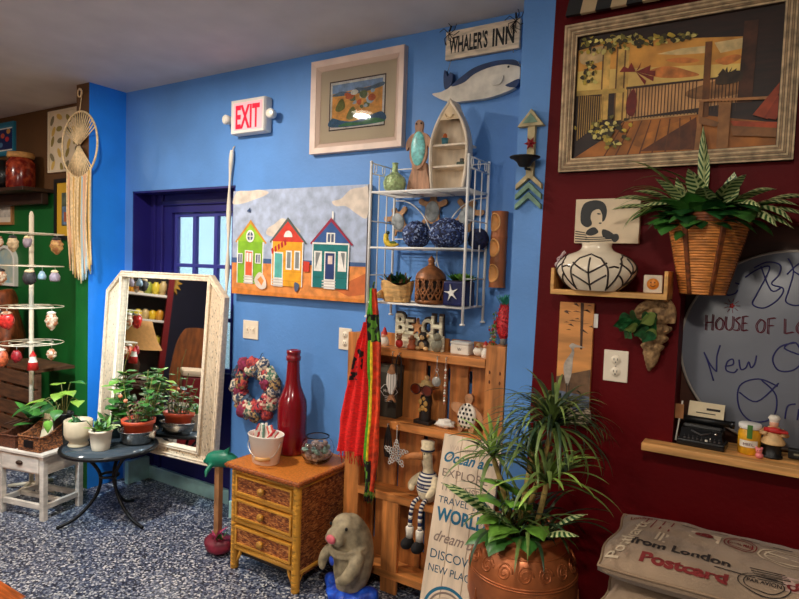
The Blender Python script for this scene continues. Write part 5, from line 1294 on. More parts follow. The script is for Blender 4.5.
def basket(name, label, loc, w, d, hf, hb, rz, tag_=True, mat=WK):
    t = thing(name, label, 'basket', loc, rz=rz)
    m = MB(); n = 14
    def side(x):
        pts = [(-d / 2 + d * i / n, hf + (hb - hf) * (1 - math.cos(PI * min(1, max(0, (i / n - .1) / .75)))) / 2) for i in range(n + 1)]
        return pts
    pts = side(0)
    for s in (-1, 1):
        vs = []
        for off in (0, .008):
            for y, z in pts: vs += [(s * (w / 2 - off), y, 0), (s * (w / 2 - off), y, z)]
        k = 2 * (n + 1); fs = []
        for i in range(n):
            for o_ in (0, k): fs.append([o_ + 2 * i, o_ + 2 * i + 2, o_ + 2 * i + 3, o_ + 2 * i + 1])
            fs.append([2 * i + 1, 2 * i + 3, k + 2 * i + 3, k + 2 * i + 1])
        m.add((vs, fs), mat)
    m.box((0, -d / 2 + .004, hf / 2), (w, .008, hf), mat, .002); m.box((0, d / 2 - .004, hb / 2), (w, .008, hb), mat, .002); m.box((0, 0, .004), (w - .01, d - .01, .008), mat)
    m.build('woven_body', t)
    m = MB(); loop = [(-w / 2, y, z) for y, z in pts] + [(w / 2, y, z) for y, z in pts[::-1]]; m.tube(loop, .0062, mat, 7, closed=True); m.build('rim', t)
    if tag_:
        m = MB(); m.box((0, -d / 2 - .003, hf * .52), (w * .42, .004, hf * .5), BLACK, .002); m.build('label_plate', t)
    return t
basket('wicker_basket', 'brown wicker magazine basket with sloping sides and black label plate', (-3.535, -.57, TZ_), .165, .25, .085, .155, 13)
basket('dark_basket', 'darker low wicker basket left of the sloping one on white table', (-3.703, -.61, TZ_), .13, .24, .07, .10, 13, False, M('dark basket weave', (84, 44, 22), .65, var=.4, scale=110, bump=.7))
t = tag(MB().box((0, 0, .09), (.13, .008, .15), M('cream card', (232, 214, 176), .7, var=.06, scale=8), .002).build('cream_card', None, (-3.545, -.565, TZ_ + .012), (math.radians(-12), 0, math.radians(13))), 'blank cream cardboard sheet standing in the brown wicker basket', 'card')
rr = random.Random(40)
for i in range(7):
    m = MB(); P = smooth([(-.06, 0, .0), (.0, .004, .02), (.07, 0, .045)], 4); m.tube(P, [.004] * 9, M('dark twigs', (66, 40, 24), .8, var=.3, scale=40), 6)
    o = m.build('driftwood_stick', None, (-3.715 + rr.uniform(-.02, .02), -.61 + .028 * (i - 3), TZ_ + .095 + rr.uniform(0, .02)), (0, 0, math.radians(13 + rr.uniform(-14, 14))))
    tag(o, 'thin dark driftwood stick lying across the darker low basket', 'stick', 'sticks on the dark basket')
t = thing('pothos_plant', 'trailing heart leaved plant in a dark pot inside the wicker basket', 'potted plant', (-3.50, -.505, TZ_ + .009), rz=13)
m = MB(); m.lathe([(0, 0), (.045, 0), (.055, .17), (.058, .172), (.058, .18), (.05, .18), (.048, .165), (0, .163)], M('black plastic pot', (20, 22, 22), .5)); m.build('pot', t)
m = MB(); m.lathe([(0, .168), (.048, .166)], SOIL); m.build('soil', t)
m = MB()
def vine(base, tip, leaf_az, L, W, lift=0, mt=LEAFB):
    b, p = Vector(base), Vector(tip); mid = (b + p) / 2 + Vector((0, 0, .05)); m.tube(smooth([b, mid, p], 5), .0024, STEM, 5); blade(m, mt, p, leaf_az, lift, L, W, 60, 7, .18, 'heart')
PL = M('yellow green leaf', (126, 160, 58), .4, var=.14, scale=10)
for q in [((0, 0, .17), (.00, -.02, .30), -60, .10, .085, 5, PL), ((.01, 0, .17), (.055, -.03, .32), -20, .11, .09, 15, PL), ((.02, 0, .17), (.12, -.01, .27), -40, .10, .075, 10, PL), ((-.02, 0, .17), (-.06, -.06, .25), -110, .11, .09, 0, LEAF), ((0, -.02, .17), (-.01, -.085, .15), -80, .08, .06, -60, LEAFB), ((-.02, .01, .17), (-.11, -.03, .25), -150, .12, .10, 5, PL), ((-.03, 0, .17), (-.16, -.06, .23), -130, .14, .11, -10, LEAF), ((0, .02, .17), (.03, .03, .36), 10, .10, .08, 20, LEAF), ((-.02, .02, .17), (-.05, .03, .34), 170, .11, .09, 10, PL), ((.02, -.02, .17), (.05, -.08, .22), -60, .08, .07, -20, LEAF)]: vine(*q)
m.build('foliage', t)
t = thing('aloe_plant', 'broad dark green leaves of a low plant set in the dark basket', 'potted plant', (-3.715, -.535, TZ_ + .009))
m = MB(); m.lathe([(0, 0), (.032, 0), (.04, .085), (.043, .09), (.038, .09), (0, .08)], M('dark planter', (26, 26, 26), .5)); m.build('pot', t)
m = MB()
for i in range(9): blade(m, LEAFD if i % 2 else LEAF, (rr.uniform(-.02, .02), rr.uniform(-.02, .02), .08), i * 40 - 160, rr.uniform(30, 70), rr.uniform(.15, .22), .08, 60, 7, .2)
m.build('foliage', t)
# ================================================================== ornament stand
SX, SY = -3.925, -.47
t = thing('ornament_stand', 'tall cream revolving stand with four wire tiers for hanging ornaments', 'display stand', (SX, SY, 0))
SWH = M('cream stand paint', (228, 214, 188), .5)
m = MB(); m.tube([(0, 0, .02), (0, 0, 1.735)], .0135, SWH, 14); m.lathe([(.0135, 1.735), (.012, 1.745), (.008, 1.76), (0, 1.765)], SWH, n=14); m.build('pole', t)
for a in (20, 110, 200, 290):
    a = math.radians(a); m = MB(); m.tube([(0, 0, .05), (.17 * math.cos(a), .17 * math.sin(a), .012)], .011, SWH, 8); m.build('foot', t)
TIER = [1.625, 1.425, 1.172, .945]
for z in TIER:
    m = MB(); rr_ = .178
    m.tube([(rr_ * math.cos(k * PI / 16), rr_ * math.sin(k * PI / 16), z) for k in range(32)], .0032, SWH, 6, closed=True)
    m.tube([(.12 * math.cos(k * PI / 12), .12 * math.sin(k * PI / 12), z) for k in range(24)], .0026, SWH, 6, closed=True)
    for k in range(4):
        a = k * PI / 2 + .35; m.tube([(0, 0, z), (rr_ * math.cos(a), rr_ * math.sin(a), z)], .003, SWH, 6)
    m.lathe([(.017, z - .008), (.024, z - .008), (.024, z + .008), (.017, z + .008)], SWH, n=14); m.build('wire_tier', t)
OG = 'shell and glass ornaments on the stand'
def orn(name, label, px_off, tier, y, mat, shape, top=None, h=.075, w=.028):
    # px_off: metres to the right as the viewer sees it
    R_ = Vector((math.cos(math.radians(32)), math.sin(math.radians(32)), 0)); dpt = math.sqrt(max(0, .178 ** 2 - px_off ** 2)) * y
    F_ = Vector((-math.sin(math.radians(32)), math.cos(math.radians(32)), 0))
    p = R_ * px_off + F_ * dpt
    h *= 1.2; w *= 1.15
    t = thing(name, label, 'ornament', (SX + p.x, SY + p.y, TIER[tier]), group=OG, rz=32)
    m = MB(); m.tube([(0, 0, -.004), (.004, -.003, -.014), (0, 0, -.026)], .0018, HK, 5); m.build('hook', t)
    m = MB()
    if shape == 'shell':
        def fs_(u, v):
            a = 2 * PI * u; z = -.024 - h * v; r0 = w * (math.sin(PI * (v * .9 + .08)) ** .8) * (1 + .10 * math.sin(7 * v * PI + a))
            return (r0 * math.cos(a), r0 * .8 * math.sin(a), z)
        m.add(sheetg(16, 14, fs_, True), mat, None, True)
    elif shape == 'jar':
        m.lathe([(0, -.024 - h), (w * .8, -.024 - h), (w, -.02 - h * .9), (w, -.04 - h * .25), (w * .5, -.03), (0, -.024)], mat, n=16)
    elif shape == 'santa':
        m.lathe([(0, -.024 - h), (w, -.024 - h), (w * .8, -.024 - h * .6)], REDP, n=14); m.lathe([(w * .8, -.024 - h * .6), (w * .55, -.024 - h * .42), (w * .55, -.024 - h * .3)], WHP, n=14); m.lathe([(w * .6, -.024 - h * .3), (0, -.024)], REDP, n=14)
    else:
        m.add(blob(18, 1, .25, 2.5, px_off * 50), mat, T(0, 0, -.024 - h / 2) @ S(w, w * .8, h / 2), True)
    m.build('body', t)
    if top:
        m = MB(); m.add(blob(10, 1, .2, 3, 2), top, T(0, -.002, -.03) @ S(w * .7, w * .6, .012), True); m.build('trim', t)
    return t
OT = M('tan cone shell', (214, 168, 96), .5, rgb2=(150, 92, 50), scale=30, hard=(.42, .6)); OP = M('pearly tan shell', (190, 164, 126), .5, var=.25, scale=40); OR_ = M('red glass bead', (214, 50, 44), .25, var=.25, scale=60); OW = M('white and gold ornament', (226, 204, 176), .5, rgb2=(176, 110, 70), scale=40, hard=(.45, .55)); OGY = M('grey lilac ornament', (156, 140, 150), .5, var=.15, scale=30); ODK = M('dark charcoal ornament', (44, 40, 40), .6, var=.2, scale=30); OBL = M('pale blue glass ornament', (150, 176, 190), .3, var=.15, scale=30)
orn('shell_ornament', 'banded tan cone shell at the right end of the top tier', .175, 0, -1, OT, 'shell', ODK, .085, .034)
orn('shell_ornament', 'pearly tan shell hanging just behind the pole on the top tier', .0, 0, -1, OP, 'shell', ODK, .08, .028)
orn('glass_ornament', 'white and gold ornament at the left of the top tier', -.13, 0, -1, OW, 'ball', None, .06, .03)
orn('house_ornament', 'grey lilac ornament at the right end of the second tier', .172, 1, -1, OGY, 'jar', ROPE, .055, .026)
orn('charm_ornament', 'dark charcoal ornament with straw trim on the second tier', .085, 1, -1, ODK, 'ball', ROPE, .075, .034)
orn('charm_ornament', 'tan and white ornament left of the pole on the second tier', -.09, 1, -1, OW, 'shell', ODK, .08, .03)
orn('glass_ornament', 'pale blue glass ornament at the far left of the second tier', -.165, 1, -1, OBL, 'ball', None, .075, .036)
orn('shell_ornament', 'cream spotted oval shell at the right end of the third tier', .165, 2, -1, OW, 'shell', WHP, .095, .032)
orn('beaded_ornament', 'red beaded ball hanging beside the pole on the third tier', -.04, 2, -1, OR_, 'ball', OW, .085, .036)
orn('beaded_ornament', 'red and white ornament at the left of the third tier', -.15, 2, -1, OR_, 'jar', WHP, .07, .030)
orn('santa_ornament', 'little red and white robed ornament on the bottom tier', .10, 3, -1, WHP, 'santa', None, .10, .028)
orn('shell_ornament', 'small ivory shell at the right end of the bottom tier', .165, 3, -1, OW, 'shell', None, .06, .026)
orn('beaded_ornament', 'coral red beaded ornament at the left of the bottom tier', -.10, 3, -1, M('coral beads', (206, 96, 60), .4, var=.3, scale=60), 'ball', WHP, .095, .040)
orn('charm_ornament', 'brown spotted ornament left of centre on the third tier', -.095, 2, -1, OT, 'ball', ODK, .06, .026)
orn('glass_ornament', 'small pale blue bauble beside the house shaped ornament', .135, 1, -1, OBL, 'jar', None, .045, .02)
orn('charm_ornament', 'tan charm hanging just right of the pole on the top tier', .075, 0, -1, OGY, 'ball', ROPE, .055, .022)
orn('shell_ornament', 'ivory shell left of the beaded ornament on the bottom tier', -.16, 3, -1, OP, 'shell', WHP, .07, .026)
orn('beaded_ornament', 'dark red bead cluster just left of the robed ornament', .02, 3, -1, M('dark red beads', (140, 26, 34), .35, var=.3, scale=60), 'ball', None, .06, .026)
# ================================================================== green wall
def wallpic(name, label, x0, z0, x1, z1, frame, mat, bw, paint, dep=.02, y=0):
    t = thing(name, label, 'picture', ((x0 + x1) / 2, y, (z0 + z1) / 2)); w, h = (x1 - x0) / 2, (z1 - z0) / 2
    m = MB(); m.add(ringg(rectpts(-w, -h, w, h), rectpts(-w + bw, -h + bw, w - bw, h - bw), -dep, 0), frame); m.build('frame', t)
    m = MB(); m.rect(-w + bw * .9, -h + bw * .9, w - bw * .9, h - bw * .9, -dep * .5, mat); paint(m, w, h, -dep * .5 - .0005); m.build('picture_panel', t)
    return t
def lemons(m, w, h, y):
    rr = random.Random(12); k = 0
    for i in range(4):
        for j in range(5):
            x, z = -w + .06 + i * .098 + rr.uniform(-.02, .02), -h + .05 + j * .082 + rr.uniform(-.02, .02); k += 1
            mt = [M('lemon olive', (150, 130, 60), .7), M('lemon yellow', (212, 172, 84), .7), M('lemon leaf grey', (128, 116, 84), .7)][k % 3]
            a = rr.uniform(0, 6.28); m.flat([(x + .040 * math.cos(b) * math.cos(a) - .020 * math.sin(b) * math.sin(a), z + .040 * math.cos(b) * math.sin(a) + .020 * math.sin(b) * math.cos(a)) for b in [q * PI / 6 for q in range(12)]], y - k * .00004, mt)
wallpic('fruit_print', 'cream panel of painted fruit and leaves high on the brown wall', -4.605, 2.10, -4.20, 2.545, M('cream panel edge', (222, 204, 176), .7), M('cream panel', (226, 206, 176), .75, var=.05, scale=8), .014, lemons)
def yel(m, w, h, y):
    m.rect(-w + .09, -h + .10, w - .02, h - .10, y, M('dark photo', (76, 84, 70), .6, var=.4, scale=20)); m.rect(-w + .10, -h + .11, -w + .16, h - .2, y - .0003, M('photo blue', (96, 120, 150), .6, var=.2, scale=30)); m.rect(-w + .12, -h + .13, -w + .19, -h + .2, y - .0005, M('photo rust', (170, 90, 60), .6))
wallpic('matted_photo', 'black framed photo with wide yellow mat behind the macrame', -4.52, 1.61, -4.16, 2.05, BLACK, M('mustard mat', (214, 164, 34), .7), .028, yel)
def fishp(m, w, h, y):
    m.rect(-w + .03, -h + .04, w - .03, h - .04, y, WHITE); m.rect(-w + .04, -h + .05, w - .04, h - .05, y - .0003, M('navy art paper', (26, 38, 92), .7))
    for x, z, c in ((-.03, .03, (206, 90, 60)), (.04, .0, (190, 44, 50)), (.06, .06, (214, 150, 70)), (-.06, -.04, (86, 130, 170))): m.flat(arc(x, z, .032, .02, n=12), y - .0006, M('art fish %d' % c[0], c, .7))
wallpic('fish_art_print', 'blue edged picture of bright fish at the top left corner', -5.42, 2.27, -5.10, 2.53, M('teal picture frame', (36, 120, 150), .5), M('teal mat', (60, 140, 168), .7), .02, fishp)
def smallp(m, w, h, y): m.rect(-w + .04, -h + .06, w - .04, h - .06, y, M('pale sketch', (190, 180, 168), .7, var=.15, scale=20))
wallpic('small_framed_print', 'small tan framed print below the dark bracket shelf', -5.40, 1.725, -5.13, 1.955, M('tan wood frame', (176, 122, 72), .5), M('pale mat', (216, 204, 186), .7), .02, smallp)
t = thing('wall_bracket_shelf', 'dark wooden bracket shelf on the brown wall', 'shelf', (-4.98, -.11, 1.935))
m = MB(); m.box((0, 0, .03), (.86, .22, .026), M('dark brown shelf wood', (52, 30, 18), .5, var=.2, scale=10), .004); m.build('board', t)
m = MB(); m.box((0, .06, -.025), (.80, .05, .085), M('dark brown shelf wood', (52, 30, 18)), .006); m.build('bracket', t)
SHZ = 1.935 + .0435
t = thing('red_jar', 'red glass candle jar with tan lid on dark bracket shelf', 'jar', (-4.78, -.12, SHZ))
m = MB(); m.lathe([(0, 0), (.09, 0), (.095, .01), (.095, .19), (.08, .21), (.078, .222), (0, .222)], M('red mottled glass', (104, 22, 16), .2, rgb2=(180, 74, 40), scale=22, hard=(.3, .55))); m.build('jar', t)
m = MB(); m.lathe([(0, .2225), (.086, .2225), (.09, .24), (.086, .262), (0, .265)], M('tan cloth lid', (196, 142, 80), .7, var=.15, scale=30)); m.build('lid', t)
t = thing('dark_urn', 'dark round urn with pale teal band left of the red jar', 'urn', (-5.02, -.12, SHZ))
m = MB(); m.lathe([(0, 0), (.07, 0), (.1, .05), (.108, .12), (.09, .19), (.06, .22), (.05, .22), (0, .2)], BLACKGLOSS); m.build('body', t)
m = MB(); m.ball((.02, -.10, .17), (.05, .02, .03), TURQ, 12); m.build('teal_band', t)
t = thing('arched_picture', 'white arch topped frame with pale scene on the green wall', 'picture', (-5.24, 0, 1.40))
o_ = [(-.17, -.16), (.17, -.16), (.17, .04)] + arc(0, .04, .17, .12, 0, 180, 14)[1:]; i_ = [(p[0] * .86, p[1] * .86) for p in o_]
m = MB(); m.add(ringg(o_, i_, -.03, 0), WHITE); m.build('frame', t); m = MB(); m.flat(i_, -.012, M('pale shore scene', (214, 206, 170), .6, rgb2=(120, 170, 190), scale=8)); m.build('picture_panel', t)
t = thing('wooden_figure', 'carved brown wooden animal figure beside the ornament stand', 'statue', (-4.86, -.18, .0))
m = MB(); 
CW = M('carved brown wood', (126, 62, 28), .55, var=.3, scale=12, stretch=(3, 3, 1), bump=.3)
m.tube(smooth([(0, 0, .0), (0, 0, .4), (.02, 0, .8), (0, -.02, 1.1), (-.02, -.04, 1.22)], 5), [.12] * 8 + [.11, .10, .11, .12, .11, .10, .09, .095, .10, .10, .095, .09, .06], CW, 16); m.ball((-.02, -.12, 1.16), (.05, .07, .05), CW, 14)
for s in (-1, 1): m.tube([(s * .10, -.02, .92), (s * .15, -.08, .80), (s * .10, -.14, .74)], [.04, .04, .03], CW, 10)
fuse(m, 'body', t, .016, 3)
m = MB(); m.ball((-.05, -.165, 1.19), .01, BLACK, 8); m.ball((.01, -.165, 1.19), .01, BLACK, 8); m.build('eyes', t)
CRB = M('old brown crate wood', (92, 60, 38), .7, var=.25, scale=8, stretch=(1, 1, 6))
t = thing('wooden_crate', 'brown slatted crate standing on the floor behind the side table', 'crate', (-4.36, -.22, 0))
m = MB()
for k in range(6): m.box((0, -.12, .10 + k * .11), (.5, .014, .09), CRB, .002)
for x in (-.23, .23): m.box((x, -.105, .37), (.04, .02, .74), CRB)
m.box((0, .0, .725), (.52, .25, .02), CRB); m.build('slatted_body', t)
# ---- macrame
t = thing('macrame_hanging', 'cream macrame hoop with long cord fringe hanging at the divider end', 'wall hanging', (-3.755, -.268, 2.195))
m = MB(); m.tube([(.195 * math.cos(k * PI / 24), 0, .205 * math.sin(k * PI / 24)) for k in range(48)], .0065, ROPE, 8, closed=True); m.build('hoop', t)
m = MB(); m.tube([(0, 0, .205), (.004, .01, .30), (.0, .02, .335)], .003, ROPE, 5); m.tube([(.022 * math.cos(a), 0, .32 + .026 * math.sin(a)) for a in [k * PI / 6 for k in range(12)]], .005, ROPE, 6, closed=True)
m.tube([(0, .024, .335), (0, -.006, .34)], .004, HK, 6); m.build('hanging_knot', t)
m = MB()
for i in range(17):
    a = math.radians(28 + 124 * i / 16); m.tube([(.192 * math.cos(a), 0, .202 * math.sin(a)), (.012 * math.cos(a), -.004, .02 * math.sin(a) - .01)], .0036, ROPE, 5)
for i in range(15):
    a = math.radians(226 + 88 * i / 14); m.tube([(.010 * math.cos(a), -.004, -.01), (.192 * math.cos(a), 0, .202 * math.sin(a))], .0046, ROPE, 5)
m.build('web_cords', t)
rr = random.Random(15)
CCL = [ROPE, M('pale peach cord', (232, 178, 140), .8), M('mustard cord', (214, 170, 96), .8), ROPE, M('pale blue cord', (176, 200, 206), .8)]
m = MB()
for i in range(30):
    f = (i + .5) / 30; x = -.14 + .28 * f; z0 = -.205 * math.sqrt(max(0, 1 - (x / .195) ** 2)); z1 = -.86 + .10 * abs(f - .55) * 2 + rr.uniform(-.04, .04)
    P = smooth([(x, -.006 * (i % 2), z0), (x * .95 + rr.uniform(-.008, .008), -.006 * (i % 2) + rr.uniform(-.006, .006), (z0 + z1) * .5), (x * .9 + .02 + rr.uniform(-.012, .012), rr.uniform(-.008, .006), z1)], 5)
    m.tube(P, .0052, CCL[rr.randrange(5)], 6)
m.build('fringe', t)
# ================================================================== red wall
RY_ = -.2
# ---- porch picture
t = thing('porch_painting', 'large sunset porch painting in a ribbed driftwood frame on red wall', 'picture', (-.339, RY_, 2.129))
w, h = .362, .263; FR = M('ribbed driftwood frame', (150, 122, 90), .6, var=.25, scale=30, stretch=(1, 1, 1))
m = MB()
for k in range(7):
    d0, d1 = .0068 * k, .0068 * (k + 1) - .0012
    m.add(ringg(rectpts(-w + d0, -h + d0, w - d0, h - d0), rectpts(-w + d1, -h + d1, w - d1, h - d1), -.036 + .002 * abs(k - 3), -.01), FR if k % 2 else M('ribbed driftwood frame light', (196, 170, 132), .6, var=.2, scale=30))
m.add(ringg(rectpts(-w, -h, w, h), rectpts(-w + .048, -h + .048, w - .048, h - .048), -.026, 0), M('dark frame groove', (58, 40, 28), .7)); m.build('frame', t)
m = MB(); k = [0]; pw, ph = w - .045, h - .045
u0, v0, u1, v1 = 55, 125, 735, 520
def at2(u, v):   # photograph crop of the painting -> its own plane (perspective undone between its corners)
    f = (u - 55) / 672.; top = 128 - 128 * f; bot = 536 - 56 * f
    g = (v - top) / (bot - top)
    f2 = f * 1.0 / (1.0 + .12 * (1 - f))
    return (-pw + 2 * pw * f2, ph - 2 * ph * g)
def G(pts, n, c, var=.15, sm=False, sc=26):
    k[0] += 1; pts = [at2(*p) for p in pts]; pts = [(max(-pw, min(pw, p[0])), max(-ph, min(ph, p[1]))) for p in pts]
    m.flat(smooth2(pts, 4) if sm else pts, -.0125 - k[0] * .00003, M('porch ' + n, c, .6, var=var, scale=sc))
m.rect(-pw, -ph, pw, ph, -.0125, M('porch dark timber', (38, 16, 8), .55, var=.3, scale=10, stretch=(1, 1, 6)))
G([(60, 170), (200, 130), (620, 110), (620, 260), (400, 270), (60, 310)], 'sky', (226, 150, 66), .22, sc=9); G([(60, 240), (200, 225), (620, 200), (620, 245), (260, 285), (60, 305)], 'gold sky', (240, 190, 104), .15, sc=9); G([(70, 180), (150, 150), (200, 160), (160, 200), (80, 215)], 'haze', (206, 172, 118), .15, True)
G([(360, 170), (440, 150), (520, 140), (515, 165), (430, 172)], 'pale sky', (220, 190, 132)); G([(540, 130), (620, 115), (620, 150), (560, 165)], 'pale sky', (220, 190, 132))
G([(340, 225), (400, 210), (470, 225), (500, 240), (420, 250), (350, 245)], 'cloud', (204, 122, 56), .2, True); G([(390, 190), (450, 180), (500, 190), (450, 200)], 'cloud', (204, 122, 56), .2, True); G([(545, 190), (600, 170), (620, 180), (580, 205)], 'cloud', (204, 122, 56), .2, True)
G([(260, 285), (620, 240), (620, 330), (260, 390)], 'water', (206, 152, 96), .15, sc=12)
G([(460, 300), (520, 270), (620, 240), (620, 300), (500, 320)], 'headland', (150, 102, 58), .25, True)
G([(255, 400), (500, 372), (735, 400), (735, 480), (55, 535), (200, 450)], 'deck', (160, 96, 36), .2, sc=14)
G([(260, 470), (500, 372), (530, 372), (360, 500)], 'deck light', (168, 102, 36), .2); G([(320, 500), (500, 380), (510, 490)], 'deck dark', (92, 46, 18), .2)
for i in range(9): G([(255 + i * 32, 402 - i * 3), (259 + i * 32, 402 - i * 3), (190 + i * 44, 520 - i * 4), (184 + i * 44, 520 - i * 4)], 'deck line', (98, 52, 20), .1)
for x in (160, 215, 245):   # posts
    G([(x, 150), (x + 32 if x < 240 else x + 18, 148), (x + 32 if x < 240 else x + 18, 395), (x, 400)], 'cream post', (206, 164, 84), .2)
    G([(x, 150), (x + 6, 150), (x + 6, 400), (x, 400)], 'post stripe', (110, 74, 34), .2)
G([(60, 305), (250, 288), (250, 302), (60, 322)], 'rail cream', (190, 154, 76)); 
for i in range(12): G([(70 + i * 9, 318), (74 + i * 9, 318), (74 + i * 9, 470 - i * 6), (70 + i * 9, 472 - i * 6)], 'baluster cream', (172, 132, 60), .1)
G([(258, 284), (620, 238), (620, 244), (258, 292)], 'rail dark', (60, 36, 22)); G([(258, 392), (500, 366), (500, 372), (258, 402)], 'rail pale', (196, 150, 92))
for i in range(22): 
    x = 262 + i * 11; zt = 288 - (x - 258) * .127; zb = 396 - (x - 258) * .11; G([(x, zt), (x + 3, zt), (x + 3, zb), (x, zb)], 'baluster dark', (62, 38, 24), .1)
for i in range(8):
    x = 540 + i * 10; G([(x, 252), (x + 3, 252), (x + 3, 360), (x, 362)], 'baluster dark', (62, 38, 24), .1)
G([(514, 128), (534, 126), (536, 380), (514, 384)], 'mid post', (112, 66, 28), .2)
G([(622, 60), (660, 55), (655, 330), (615, 335)], 'right post', (66, 36, 20), .3)
for a in range(7):
    an = math.radians(150 - a * 35); G([(290, 232), (290 + 62 * math.cos(an) + 8, 232 - 34 * math.sin(an)), (290 + 70 * math.cos(an), 250 - 30 * math.sin(an))], 'palm red', (110, 30, 20), .3)
G([(262, 330), (285, 290), (300, 330), (290, 380), (265, 372)], 'palm red', (110, 30, 20), .3, True)
for a in range(6):
    an = math.radians(170 - a * 32); G([(585, 235), (585 + 26 * math.cos(an) + 4, 232 - 22 * math.sin(an)), (585 + 30 * math.cos(an), 244 - 20 * math.sin(an))], 'palm dark', (58, 40, 22), .3)
G([(560, 240), (620, 225), (620, 260), (555, 272)], 'palm dark', (58, 40, 22), .3, True)
rr = random.Random(17)
for i in range(230):   # vine and flower clumps
    if i < 150: u, v = rr.uniform(70, 480), 0; v = 140 - (u - 60) * .08 + rr.uniform(-24, 56) * (1 - (u - 60) / 500)
    else: u, v = 185 + rr.gauss(0, 36), 440 + rr.gauss(0, 26)
    if i % 6 == 0 and i < 150: u, v = 110 + rr.gauss(0, 20), 260 + rr.uniform(-60, 30)
    G([(u + rr.uniform(4, 13) * math.cos(q * 1.05), v + rr.uniform(3, 10) * math.sin(q * 1.05)) for q in range(6)], ['vine gold', 'vine olive', 'vine dark', 'vine pale', 'vine dark'][i % 5], [(176, 150, 50), (120, 110, 40), (60, 50, 22), (214, 196, 110), (78, 72, 28)][i % 5], .2, True)
G([(505, 324), (728, 312), (728, 322), (505, 332)], 'chair arm', (176, 120, 70)); G([(565, 332), (600, 330), (598, 486), (565, 490)], 'chair leg', (150, 100, 54)); G([(508, 330), (520, 330), (516, 495), (500, 497)], 'chair leg', (150, 100, 54))
G([(600, 395), (728, 400), (728, 420), (610, 412)], 'chair seat', (170, 70, 34)); G([(600, 412), (728, 420), (728, 450), (610, 445)], 'chair side', (128, 84, 46)); G([(660, 375), (728, 262), (735, 290), (700, 390)], 'chair back', (160, 66, 34)); G([(690, 385), (735, 300), (735, 380), (720, 392)], 'chair back two', (136, 52, 28)); G([(510, 380), (570, 400), (560, 416), (510, 405)], 'chair side', (128, 84, 46))
m.build('painted_panel', t)
# ---- striped awning piece above
t = thing('striped_bunting', 'black and cream striped cloth strip above the porch painting', 'decoration', (-.46, RY_, 2.47))
for i in range(9):
    m = MB(); x = -.235 + i * .052; m.prism([(x, -.052), (x + .052, -.052), (x + .075, .06), (x + .023, .06)], -.05, -.03, BLACK if i % 2 == 0 else M('cream stripe', (196, 170, 130), .8)); m.build('stripe', t)
m = MB(); m.box((.02, -.02, .05), (.5, .04, .02), BLACK); m.build('batten', t)
# ---- stencil canvas (plain stand-in figure), U shelf with vase
t = thing('stencil_canvas', 'cream canvas with black stencilled figure in striped top above the vase', 'picture', (-.520, RY_, 1.686))
m = MB(); m.box((0, -.012, 0), (.222, .024, .158), M('cream canvas', (226, 204, 172), .8, var=.05, scale=12), .002); m.build('canvas', t)
m = MB(); y = -.0245
m.flat(smooth2([(-.072, .068), (-.04, .074), (-.012, .064), (.0, .038), (-.004, .008), (-.014, -.002), (-.016, .022), (-.028, .042), (-.05, .034), (-.056, .012), (-.05, -.010), (-.066, -.022), (-.088, -.008), (-.092, .026), (-.086, .054)], 5), y, BLACK)
m.flat(smooth2([(-.062, -.03), (-.04, -.022), (-.026, -.04), (-.05, -.052), (-.07, -.046)], 4), y - .0002, BLACK)
m.flat(smooth2([(-.012, -.03), (.012, -.036), (.03, -.052), (.012, -.064), (-.01, -.054)], 4), y - .0002, BLACK)
for i in range(5): m.flat([(-.108, -.034 - i * .009), (-.074 + i * .004, -.040 - i * .008), (-.07 + i * .004, -.044 - i * .008), (-.108, -.038 - i * .009)], y - .0003, BLACK)
for i in range(3): m.flat([(-.07, -.058 - i * .007), (.02, -.054 - i * .007), (.024, -.057 - i * .007), (-.07, -.061 - i * .007)], y - .0003, BLACK)
m.flat(smooth2([(-.034, .028), (-.024, .027), (-.020, .024), (-.030, .023)], 3), y - .0003, BLACK); m.flat(smooth2([(-.026, -.006), (-.016, -.006), (-.018, -.010), (-.024, -.010)], 3), y - .0003, BLACK); m.flat(smooth2([(.02, -.05), (.04, -.046), (.046, -.062), (.034, -.075), (.022, -.068)], 3), y - .0003, BLACK)
m.build('stencil', t)
t = thing('ledge_shelf', 'narrow light oak ledge with upturned ends on the red wall', 'shelf', (-.487, RY_, 1.43))
m = MB(); m.box((0, -.06, 0), (.385, .12, .018), OAK, .002); m.build('ledge', t)
for x in (-.187, .187):
    m = MB(); m.box((x, -.06, .046), (.012, .12, .076), OAK, .002); m.build('end_panel', t)
t = thing('lined_vase', 'squat white vase with dark leaf vein lines on the oak ledge', 'vase', (-.530, RY_ - .0995, 1.4395))
VW = M('white glazed ceramic', (238, 222, 196), .2, var=.03, scale=8, coat=.3)
vp_ = smooth([(.075, 0, 0), (.108, 0, .028), (.132, 0, .062), (.132, 0, .088), (.104, 0, .118), (.062, 0, .136), (.050, 0, .15), (.052, 0, .165)], 4)
prof = [(0, 0)] + [(p.x, p.z) for p in vp_] + [(.046, .163), (.044, .14), (0, .12)]
VS = S(1, .70, 1)
m = MB(); m.lathe(prof, VW, n=40, Mx=VS); m.build('body', t)
def vr(z):
    for a, b in zip(vp_, vp_[1:]):
        if a.z <= z <= b.z: return a.x + (b.x - a.x) * (z - a.z) / max(1e-6, b.z - a.z)
    return vp_[-1].x
m = MB(); VL = M('dark brown glaze line', (40, 26, 20), .3)
def vline(pts):   # (angle, height) on the vase, angle 0 faces the viewer
    P = []
    for (a0, z0), (a1, z1) in zip(pts, pts[1:]):
        for q in range(6):
            f = q / 6; a = math.radians(a0 + (a1 - a0) * f - 90); z = z0 + (z1 - z0) * f; P.append((vr(z) * math.cos(a), vr(z) * math.sin(a) * .70, z))
    m.tube(P, .0032, VL, 6)
